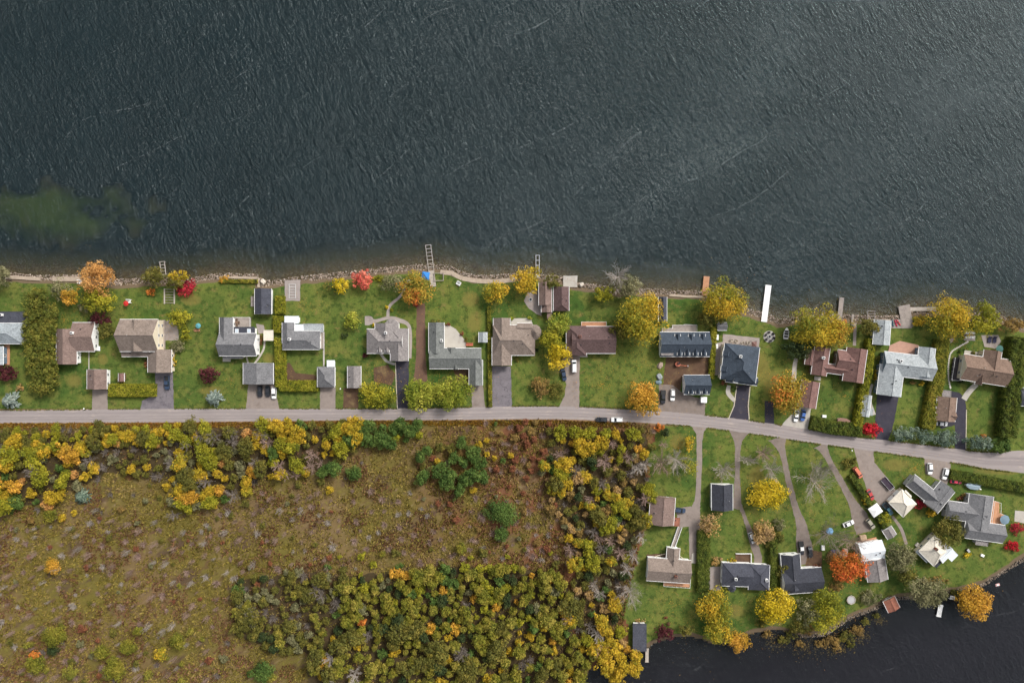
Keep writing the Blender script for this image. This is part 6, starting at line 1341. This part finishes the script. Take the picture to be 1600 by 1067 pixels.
def brush(seed):
    """leafless shrub: many thin stems fanning from the root"""
    rnd = random.Random(seed); mb = MB()
    for i in range(80):
        a = rnd.uniform(0, 6.28); tl = rnd.uniform(.05, 1.0); L = rnd.uniform(1.2, 2.6); b = Vector((rnd.uniform(-.4, .4), rnd.uniform(-.4, .4), 0)); m_ = b + Vector((math.cos(a) * tl * .55, math.sin(a) * tl * .55, .55)) * L * .6
        mb.tube(b, m_, .03, .024, 3)
        for k in range(3): mb.tube(m_, m_ + Vector((math.cos(a + rnd.uniform(-.7, .7)) * tl * .8, math.sin(a + rnd.uniform(-.7, .7)) * tl * .8, rnd.uniform(.3, .6))) * L * .55, .024, .014, 3)
    return mb.mesh([None])
BRUSH = [brush(620 + i) for i in range(4)]
rw = random.Random(77)
def poisson(poly, r_, n, seed, keep=None):
    rr = random.Random(seed); xs = [p[0] for p in poly]; ys = [p[1] for p in poly]; out = []; tries = 0
    while len(out) < n and tries < n * 40:
        tries += 1; x, y = rr.uniform(min(xs), max(xs)), rr.uniform(min(ys), max(ys))
        if not in_poly(np.array([x]), np.array([y]), poly)[0]: continue
        if any((x - a) ** 2 + (y - b) ** 2 < r_ * r_ for a, b in out): continue
        out.append((x, y))
    return out
def plant(name, label, cat, group, mesh, m, px, py, sc, zc, part='crown', trunk=0.0, szf=1.0):
    x, y = Wp(px, py, zc * sc); root = empty(name, (x, y, 0), rw.uniform(0, 6.28)); tag(root, label, cat, group)
    setmat(link(part, mesh, root, (0, 0, zc * sc if part == 'crown' and trunk else 0), 0, (sc * rw.uniform(.85, 1.25), sc * rw.uniform(.8, 1.2), sc * szf)), m)
    if trunk: link('trunk', TRUNKS[rw.randrange(4)], root, (0, 0, -.1), 0, trunk * sc)
MARKS = [(15, 626, 'the blue spruce'), (333, 622, 'the silver-blue spruce'), (245, 630, 'the cracked wide drive'), (468, 605, 'the L-shaped hedge'), (553, 590, 'the weathered shed'), (690, 615, 'the lime-green trees'), (553, 740, 'the lone green tree'), (783, 797, 'the largest meadow tree'), (705, 730, 'the green clump'), (950, 655, 'the parked road cars'), (1003, 623, 'the orange-gold tree'), (1035, 798, 'the brown cottage'), (1046, 891, 'the taupe cottage'), (984, 925, 'the white star tree'), (1000, 995, 'the slate boathouse'), (83, 885, 'the amber sapling'), (86, 994, 'the large cedar'), (410, 1052, 'the grey-green foot tree'), (372, 921, 'the lone sapling'), (128, 776, 'the grey-green spruce'), (288, 783, 'the golden tip tree')]
def near(px, py): return min(MARKS, key=lambda m: (m[0] - px) ** 2 + (m[1] - py) ** 2)[2]
def size_word(sc, lo, hi): return 'low' if sc < lo + (hi - lo) / 3 else 'tall' if sc > hi - (hi - lo) / 3 else 'middling'
RS = 'roadside belt'
def grove(poly, r_, n, seed, weights, sizes, where):
    """weights: list of (kind, palette, weight)"""
    tot = sum(w for *_, w in weights)
    for (px, py) in poisson(poly, r_, n, seed):
        t = rw.uniform(0, tot)
        for kd, p, w in weights:
            t -= w
            if t <= 0: break
        sc = rw.uniform(*sizes); g = 'trees of the ' + where
        col = {'gold': 'golden', 'amber': 'amber', 'yellow': 'bright yellow', 'yelgreen': 'yellow-green', 'olive': 'olive', 'green': 'green', 'greygreen': 'grey-green', 'cedar': 'olive', 'cedaryel': 'yellow-green', 'tan': 'tan', 'orange': 'orange', 'lime': 'lime-green', 'goldgreen': 'gold-green', 'dark': 'dark green', 'peach': 'peach', 'brownish': 'brown-olive', 'ruddy': 'ruddy'}.get(p, 'pale')
        sw_ = size_word(sc, *sizes); nr = near(px, py); tw = 'grey' if p is GREYTWIG else 'pinkish' if p is TWIG else 'white-limbed'
        def put(name, what, cat, mesh, m, k, zc, part, tr):
            lb = f'{what}, {where}, towards {nr}'
            plant(name, lb, cat, f'{what}s, {where}', mesh, m, px, py, k, zc, part, tr)
        if kd == 'broad': put('broadleaf_tree', f'{sw_} {col} broadleaf tree', 'tree', BROAD[rw.randrange(7)], PAL[p], sc, 4.2, 'crown', 6.0)
        elif kd == 'small': put('wild_bush' if where in (RS, 'corner thicket', 'greyish belt gap', 'golden thicket', 'green road bushes', 'rusty meadow', 'road scrub', 'low meadow corner', 'open meadow', 'belt fringe') else 'young_tree', f'{sw_} {col} young tree', 'tree', SMALL[rw.randrange(6)], PAL[p], sc * 1.15, 1.9, 'crown', 2.8)
        elif kd == 'cedar': put('wild_cedar', f'{sw_} {col} cedar', 'tree', CEDAR[rw.randrange(6)], PAL[p], sc, 3.2, 'crown', 5.0)
        elif kd == 'spruce': put('wild_spruce', f'{sw_} {col} spruce', 'tree', SPRU[rw.randrange(2)], PAL[p], sc, 0, 'crown', 0)
        elif kd == 'bare': put('leafless_tree', f'{sw_} {tw} leafless tree', 'tree', BARE[rw.randrange(4)], p, sc, 0, 'branches', 0)
        elif kd == 'brush': put('leafless_shrub', f'{sw_} {tw} leafless shrub', 'shrub', BRUSH[rw.randrange(4)], p, sc * 1.3, 0, 'branches', 0)
mixA = [('broad', 'gold', 2.4), ('broad', 'goldgreen', 1.6), ('broad', 'yelgreen', 2.6), ('broad', 'olive', 1.4), ('broad', 'amber', .6), ('small', 'olive', 3), ('small', 'gold', 2.5), ('bare', GREYTWIG, 2.2), ('small', 'greygreen', 2.6), ('small', 'peach', 1.0), ('brush', GREYTWIG, 2), ('small', 'green', 1)]
grove([(0, 672), (150, 668), (330, 664), (330, 690), (290, 690), (150, 700), (0, 700)], 11, 72, 1, [('small', 'gold', 3), ('small', 'yelgreen', 4), ('small', 'olive', 3), ('broad', 'yelgreen', 2), ('broad', 'olive', 2), ('broad', 'gold', 1.4), ('brush', GREYTWIG, 1.2)], (.6, .95), RS)
grove([(-10, 690), (150, 700), (165, 745), (110, 770), (60, 795), (-10, 790)], 13, 52, 2, mixA, (.7, 1.15), 'corner thicket')
grove([(150, 690), (300, 690), (300, 760), (250, 745), (170, 735)], 12, 46, 3, [('small', 'greygreen', 3), ('small', 'olive', 3), ('brush', GREYTWIG, 3), ('small', 'gold', 2), ('bare', GREYTWIG, 1), ('small', 'peach', .8)], (.6, 1.0), 'greyish belt gap')
grove([(285, 680), (420, 668), (420, 700), (400, 760), (350, 780), (270, 805), (270, 760)], 13, 62, 4, mixA, (.7, 1.15), 'golden thicket')
grove([(410, 664), (560, 660), (560, 690), (520, 735), (420, 745)], 12.5, 52, 5, [('broad', 'green', 1.5), ('broad', 'yelgreen', 3), ('broad', 'gold', 3), ('small', 'gold', 2), ('small', 'olive', 2), ('bare', TWIG, 1.5), ('small', 'orange', .3)], (.65, 1.05), RS)
grove([(540, 664), (655, 660), (660, 690), (600, 693), (545, 690)], 12, 26, 6, [('broad', 'green', 5), ('small', 'green', 3), ('small', 'yelgreen', 1)], (.7, .95), 'green road bushes')
grove([(655, 700), (700, 685), (750, 690), (755, 760), (725, 770), (660, 745)], 14, 20, 7, [('broad', 'green', 5), ('small', 'gold', 2), ('small', 'olive', 2)], (.7, 1.1), 'meadow clump')
grove([(760, 660), (860, 657), (850, 740), (760, 740)], 13, 36, 8, [('brush', TWIG, 4), ('small', 'green', 1.2), ('small', 'gold', 1), ('small', 'ruddy', 2), ('small', 'brownish', 1)], (.55, .85), 'road scrub')
mixE = [('small', 'gold', 2.0), ('small', 'olive', 3.2), ('broad', 'yelgreen', 2), ('broad', 'gold', 1.1), ('broad', 'olive', 1.2), ('bare', TWIG, 1.3), ('bare', PALEBARK, .9), ('bare', GREYTWIG, .8), ('small', 'greygreen', 1.8), ('broad', 'goldgreen', 1.4), ('broad', 'tan', .8), ('brush', GREYTWIG, 2), ('small', 'tan', 2), ('small', 'green', 1.4), ('cedar', 'dark', .8), ('small', 'brownish', 1.4)]
grove([(855, 672), (925, 676), (985, 676), (990, 668), (1040, 672), (1038, 700), (1005, 715), (860, 730)], 13, 54, 9, [('broad', 'gold', 1.8), ('broad', 'yelgreen', 3), ('small', 'gold', 2), ('small', 'olive', 3), ('bare', TWIG, 2), ('brush', TWIG, 2), ('cedar', 'dark', 1), ('small', 'amber', .6), ('small', 'tan', 1)], (.55, 1.0), 'wood edge')
grove([(850, 725), (1010, 712), (1020, 780), (1012, 820), (900, 830), (860, 800)], 11.5, 100, 10, mixE, (.6, 1.05), 'mixed wood')
grove([(880, 820), (1005, 815), (985, 890), (965, 960), (985, 1005), (930, 1025), (880, 960), (900, 890)], 12, 100, 11, mixE, (.65, 1.1), 'lower mixed wood')
grove([(545, 905), (620, 895), (700, 885), (800, 885), (870, 895), (890, 930), (880, 975), (700, 985), (560, 990), (525, 960), (520, 925)], 11.5, 215, 12, [('cedar', 'cedaryel', 6), ('cedar', 'cedar', 4), ('cedar', 'dark', 1.2), ('small', 'yelgreen', 2), ('small', 'amber', .7), ('bare', GREYTWIG, .2), ('small', 'orange', .1), ('small', 'greygreen', .8), ('small', 'green', 1)], (.6, 1.3), 'cedar wood')
grove([(500, 985), (700, 980), (880, 975), (930, 1020), (900, 1075), (500, 1075), (485, 1040)], 13, 165, 13, [('cedar', 'cedaryel', 5), ('cedar', 'cedar', 4), ('cedar', 'dark', 1.2), ('broad', 'olive', 2), ('small', 'gold', 1.4), ('bare', GREYTWIG, .6), ('bare', PALEBARK, .3), ('small', 'amber', .7), ('small', 'green', 1), ('spruce', 'green', .5)], (.6, 1.3), 'bayside wood')
grove([(365, 905), (480, 890), (545, 905), (520, 960), (490, 1010), (440, 1020), (370, 990)], 11.5, 90, 14, [('brush', GREYTWIG, 3), ('small', 'olive', 5), ('cedar', 'cedar', 2.5), ('cedar', 'dark', 1), ('small', 'greygreen', 3), ('broad', 'olive', 2), ('bare', GREYTWIG, .5)], (.7, 1.05), 'grey-olive scrub')
grove([(925, 1010), (985, 1005), (1000, 1040), (960, 1062), (935, 1050)], 15, 10, 15, [('broad', 'gold', 5), ('small', 'amber', 2)], (.8, 1.1), 'waterside clump')
FLOOR = paved('forest_floor_painted_shade', lin(78, 66, 44, .72), lin(100, 78, 54, .72), .3)  # leaf-litter soil, darkened so its colour paints shade into gaps between crowns
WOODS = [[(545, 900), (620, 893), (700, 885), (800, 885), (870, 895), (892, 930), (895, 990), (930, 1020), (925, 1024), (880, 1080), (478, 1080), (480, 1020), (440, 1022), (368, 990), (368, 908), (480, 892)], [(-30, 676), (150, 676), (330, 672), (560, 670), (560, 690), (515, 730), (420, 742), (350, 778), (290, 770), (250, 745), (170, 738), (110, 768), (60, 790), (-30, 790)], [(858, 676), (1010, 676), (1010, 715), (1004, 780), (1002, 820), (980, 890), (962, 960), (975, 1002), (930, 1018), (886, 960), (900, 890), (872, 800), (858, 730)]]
for i, w in enumerate(WOODS): sheet('forest_floor_painted_shade', rag(w, 6, 2.5, 90 + i), FLOOR, 0.012 + .001 * i)
grove([(500, 870), (600, 862), (760, 850), (880, 862), (885, 892), (780, 880), (620, 892), (520, 905)], 19, 22, 71, [('cedar', 'cedaryel', 2), ('small', 'olive', 3), ('small', 'green', 1), ('brush', TWIG, 2), ('small', 'yelgreen', 2)], (.45, .95), 'cedar wood fringe')
grove([(-10, 780), (120, 770), (260, 755), (360, 790), (520, 735), (560, 700), (570, 720), (520, 770), (360, 815), (240, 790), (100, 815), (-10, 815)], 19, 34, 72, [('small', 'olive', 3), ('small', 'gold', 1.2), ('small', 'greygreen', 2), ('brush', GREYTWIG, 3), ('small', 'brownish', 1.5)], (.4, .8), 'belt fringe')
# lone meadow trees
for (x, y, r_, p, l) in [(553, 740, 14, 'green', 'lone green bushy tree in the open meadow'), (783, 797, 27, 'green', 'largest green bushy tree in the open meadow'), (784, 834, 13, 'green', 'small green tree touching the largest meadow tree'), (728, 748, 14, 'green', 'green tree at the corner of the green clump'), (128, 776, 17, 'spruce', 'grey-green spruce at the edge of the western thicket'), (22, 783, 19, 'green', 'dark green tree at the edge of the western thicket'), (78, 805, 13, 'cedaryel', 'round yellow-green cedar near the western thicket'), (86, 994, 21, 'cedaryel', 'large yellow-green cedar in the open meadow'), (158, 1018, 15, 'cedaryel', 'yellow-green cedar paired with another beside it'), (202, 1010, 16, 'cedaryel', 'yellow-green cedar with an amber flank'), (280, 1001, 15, 'cedaryel', 'yellow-green cedar at the pink-twigged shrubs'), (252, 1023, 12, 'goldgreen', 'small cedar with orange top'), (180, 1044, 22, 'cedaryel', 'broad yellow-green cedar with a brown patch'), (56, 1037, 17, 'cedaryel', 'yellow-green cedar below the small orange tree'), (54, 1023, 9, 'orange', 'small orange tree between two cedars'), (82, 1016, 10, 'dark', 'small dark spruce touching the large yellow-green cedar'), (110, 1050, 13, 'cedar', 'olive cedar low in the open meadow'), (216, 985, 9, 'cedaryel', 'tiny yellow-green cedar beside a white dead sapling'), (372, 921, 11, 'green', 'lone green sapling near the grey-olive scrub'), (410, 1052, 20, 'green', 'grey-green tree at the foot of the scrub'), (288, 783, 15, 'gold', 'golden tree hanging at the tip of the golden thicket'), (83, 885, 13, 'amber', 'amber sapling in the open meadow')]:
    if p in ('cedaryel', 'cedar', 'goldgreen'): T_(l, x, y, r_, r_ * .9, 6.0, p, 'wild_cedar', kind='dense')
    elif p in ('spruce',): T_(l, x, y, r_, r_, 5, p, 'wild_spruce', kind='conifer')
    else: T_(l, x, y, r_, r_ * .95, 4.5, p, 'meadow_tree', kind='dense')
grove([(60, 975), (330, 985), (420, 1030), (440, 1075), (-10, 1075), (-10, 1000)], 20, 44, 33, [('small', 'cedar', 3), ('small', 'olive', 3), ('cedar', 'cedar', 1.5), ('brush', GREYTWIG, 2), ('small', 'ruddy', 1), ('small', 'greygreen', 1)], (.45, .95), 'low meadow corner')
grove([(-10, 800), (330, 800), (520, 770), (520, 880), (350, 960), (-10, 960)], 26, 34, 34, [('small', 'olive', 3), ('small', 'ruddy', 3), ('small', 'greygreen', 2), ('small', 'cedar', 1)], (.35, .65), 'open meadow')
# leafless saplings and shrubs of the open meadow
OPEN = [(-5, 800), (60, 815), (140, 790), (260, 815), (340, 800), (420, 765), (540, 760), (640, 760), (690, 780), (760, 770), (850, 760), (880, 830), (890, 880), (700, 878), (560, 890), (380, 895), (350, 960), (330, 1060), (-5, 1067)]
for i, (px, py) in enumerate(poisson(OPEN, 13.5, 300, 21)):
    k = rw.uniform(.5, 1.15); tw = rw.random() < .72; nr = near(px, py); cw = 'pinkish' if tw else 'pale'
    if px < 520 and rw.random() < .6: sw_ = size_word(k, .5, 1.15); plant('dead_sapling', f'{sw_} {cw} leafless sapling, open meadow, towards {nr}', 'sapling', 'leafless saplings of the open meadow', SPIKE[rw.randrange(5)], TWIG if tw else PALEBARK, px, py, k * .9, 0, 'branches')
    else: sw_ = size_word(k, .5, 1.15); plant('leafless_shrub', f'{sw_} {cw} twiggy shrub, open meadow, towards {nr}', 'shrub', 'twiggy shrubs of the open meadow', BRUSH[rw.randrange(4)], TWIG if tw else PALEBARK, px, py, k * 1.1, 0, 'branches')
# dry grass and low scrub: uncountable
def tufts(name, label, poly, n, seed, hts, c, size, dens_noise=None):
    rng = np.random.RandomState(seed); P2 = np.array(w2(poly)); x = rng.uniform(P2[:, 0].min(), P2[:, 0].max(), n); y = rng.uniform(P2[:, 1].min(), P2[:, 1].max(), n)
    k = in_poly(x, y, [tuple(p) for p in P2])
    k &= np.minimum(seg_dist(x, y, shS), 99) > 2.5
    if name in ('dry_grass', 'low_scrub'):
        for w in WOODS: k &= ~(in_poly(x, y, w2(w)) & (np.random.RandomState(seed + 9).rand(n) < .8))
    if dens_noise: k &= (vnoise(x, y, dens_noise[0], seed) * .6 + vnoise(x, y, dens_noise[0] / 3, seed + 1) * .4) > dens_noise[1]
    x, y = x[k], y[k]; n = len(x); a = rng.uniform(0, 6.28, n); h = rng.uniform(*hts, n); w = rng.uniform(*size, n); ln = rng.normal(size=(n, 2)) * .5
    co_ = []; 
    for j in range(2):
        ca, sa = np.cos(a + j * 1.57), np.sin(a + j * 1.57); tx, ty = x + ln[:, 0] * h, y + ln[:, 1] * h
        co_.append(np.stack([np.stack([x - ca * w / 2, y - sa * w / 2, 0 * x], 1), np.stack([x + ca * w / 2, y + sa * w / 2, 0 * x], 1), np.stack([tx + ca * w * .35, ty + sa * w * .35, h], 1), np.stack([tx - ca * w * .35, ty - sa * w * .35, h], 1)], 1))
    co_ = np.concatenate(co_).reshape(-1, 3); q = np.arange(len(co_)).reshape(-1, 4)
    tone = np.clip(vnoise(x, y, 26, seed + 4) * .45 + vnoise(x, y, 8, seed + 5) * .35 + vnoise(x, y, 2.0, seed + 6) * .3 + rng.rand(n) * .2 - .15, 0, 1)
    col = np.tile(np.stack([rng.rand(n), tone, rng.rand(n)], 1), (2, 1))
    o = setmat(link(name, np_mesh(name, co_, q, [None], col)), leaf_mat('grass_' + name, *c, .3)); tag(o, label, 'grass', None, 'stuff')
FIELD = [(-20, 662), (280, 661), (560, 658), (860, 656), (1015, 661), (1018, 690), (1000, 760), (1008, 820), (995, 870), (975, 960), (975, 1005), (925, 1020), (880, 1075), (-20, 1075)]
tufts('dry_grass', 'dry olive and straw grass covering the meadow', FIELD, 95000, 31, (.25, .75), (lin(112, 108, 44, 1.0), lin(144, 128, 62, 1.0), lin(164, 140, 96, 1.0)), (.25, .6), (5, .36))
tufts('low_scrub', 'low reddish-brown scrub spread over the meadow', FIELD, 80000, 41, (.3, 1.0), (lin(104, 74, 50, .95), lin(128, 94, 66, .95), lin(150, 120, 94, .95)), (.25, .55), (9, .585))
tufts('roadside_weeds', 'ochre weeds along the road verge', [(-20, 661), (280, 660), (560, 657), (860, 656), (985, 660), (985, 667), (860, 664), (560, 665), (280, 668), (-20, 669)], 16000, 51, (.2, .6), (lin(120, 98, 40, .9), lin(160, 126, 46, .9), lin(150, 96, 56, .9)), (.25, .5))
# fallen leaves on the lawns under the trees
def litter(name, label, spots, seed, c):
    rng = np.random.RandomState(seed); P_ = []
    for (px, py, r_, n) in spots:
        x, y = Wp(px, py); a = rng.uniform(0, 6.28, n); d = np.abs(rng.normal(size=n)) * r_ * S * .75; P_.append(np.stack([x + np.cos(a) * d, y + np.sin(a) * d, .062 + rng.uniform(0, .015, n)], 1))
    P_ = np.concatenate(P_); k = seg_dist(P_[:, 0], P_[:, 1], shN) > 2; P_ = P_[k]; n = len(P_)
    co_, q = leaves(P_, np.tile([0, 0, 1.], (n, 1)) + rng.normal(size=(n, 3)) * .15, .20, rng); co_[:, 2] = np.maximum(co_[:, 2], .055)
    o = setmat(link(name, np_mesh(name, co_, q, [None], rng.rand(n, 3))), leaf_mat('litter_' + name, *c, .1)); tag(o, label, 'leaves', None, 'stuff')
litter('fallen_leaves', 'fallen yellow leaves scattered over the lawns', [(150, 470, 45, 700), (275, 505, 30, 300), (655, 460, 40, 500), (700, 600, 60, 900), (590, 600, 45, 600), (770, 465, 30, 400), (825, 455, 30, 350), (870, 560, 40, 600), (1000, 520, 60, 1100), (1003, 612, 50, 900), (1130, 490, 55, 800), (1280, 540, 60, 700), (1225, 610, 60, 1200), (1490, 525, 50, 700), (1196, 775, 50, 900), (1115, 960, 50, 700), (1212, 945, 50, 700), (1290, 960, 50, 600), (1328, 885, 55, 900), (1280, 760, 60, 500), (1060, 700, 50, 500), (1415, 870, 40, 400), (360, 600, 60, 300), (100, 500, 60, 500), (940, 600, 60, 500), (1430, 730, 50, 400), (1550, 800, 60, 300), (1050, 940, 50, 300), (480, 480, 60, 250), (1320, 620, 40, 150)], 61, (lin(150, 130, 50, .9), lin(176, 140, 50, .9), lin(170, 110, 60, .9)))

# reddish thickets in the rusty side of the meadow
grove([(640, 690), (860, 690), (880, 860), (760, 870), (700, 800), (650, 780)], 17, 56, 24, [('brush', TWIG, 4), ('small', 'ruddy', 3), ('small', 'brownish', 1.5), ('small', 'green', .8), ('small', 'greygreen', .8)], (.4, .75), 'rusty meadow')
# grass creeping over the lake-side edge of the road
rl = spline(ROADLINE, 40); n_ = 5200; rng = np.random.RandomState(5); ii = rng.randint(40, len(rl) - 60, n_)
px_ = rl[ii, 0] + rng.normal(size=n_) * 2; sd_ = np.where((rng.rand(n_) < .55) | (px_ < 1040), -1, 1); py_ = rl[ii, 1] + sd_ * (rl[ii, 2] / 2 + .4 + np.abs(rng.normal(size=n_)) * .9 - .8)
keep = np.ones(n_, bool)
for _m, pts in drives: keep &= ~in_poly(px_, py_, pts)
for _m, pts in drives: keep &= ~in_poly(px_, py_ - sd_ * 4, pts)
px_, py_ = px_[keep], py_[keep]; P_ = np.array([Wp(a, b) for a, b in zip(px_, py_)]); n_ = len(P_); P_ = np.concatenate([P_, np.full((n_, 1), .06) + rng.uniform(0, .1, (n_, 1))], 1)
co_, q = leaves(P_, np.tile([0, 0, 1.], (n_, 1)) + rng.normal(size=(n_, 3)) * .5, .5, rng)
tag(setmat(link('verge_grass', np_mesh('verge_grass', co_, q, [None], rng.rand(n_, 3))), leaf_mat('verge_grass', lin(70, 86, 36, .8), lin(104, 108, 50, .8), lin(140, 124, 74, .8))), 'ragged grass creeping over the road edges', 'grass', None, 'stuff')
# weeds floating on the bay by the bank
P_ = []
for (x, y, r_, m) in [(1215, 1004, 22, 120), (1262, 1010, 24, 150), (1310, 1012, 24, 150), (1345, 995, 14, 110), (1375, 970, 10, 60), (980, 1050, 30, 60)]:
    a = rng.normal(size=(m, 2)) * r_ * .55; P_ += [(*Wp(x + u, y + v * .6), WATER_Z + .02 + .01 * rng.rand()) for u, v in a]
P_ = np.array(P_); P_ = P_[~in_poly(P_[:, 0], P_[:, 1], land_poly)]; n_ = len(P_); co_, q = leaves(P_, np.tile([0, 0, 1.], (n_, 1)), .55, rng)
tag(setmat(link('floating_weeds', np_mesh('floating_weeds', co_, q, [None], rng.rand(n_, 3))), leaf_mat('floating_weed', lin(52, 46, 36, .7), lin(70, 62, 38, .7), lin(92, 80, 46, .7), .0)), 'brown-green weeds floating on the dark bay near its bank', 'weeds', None, 'stuff')
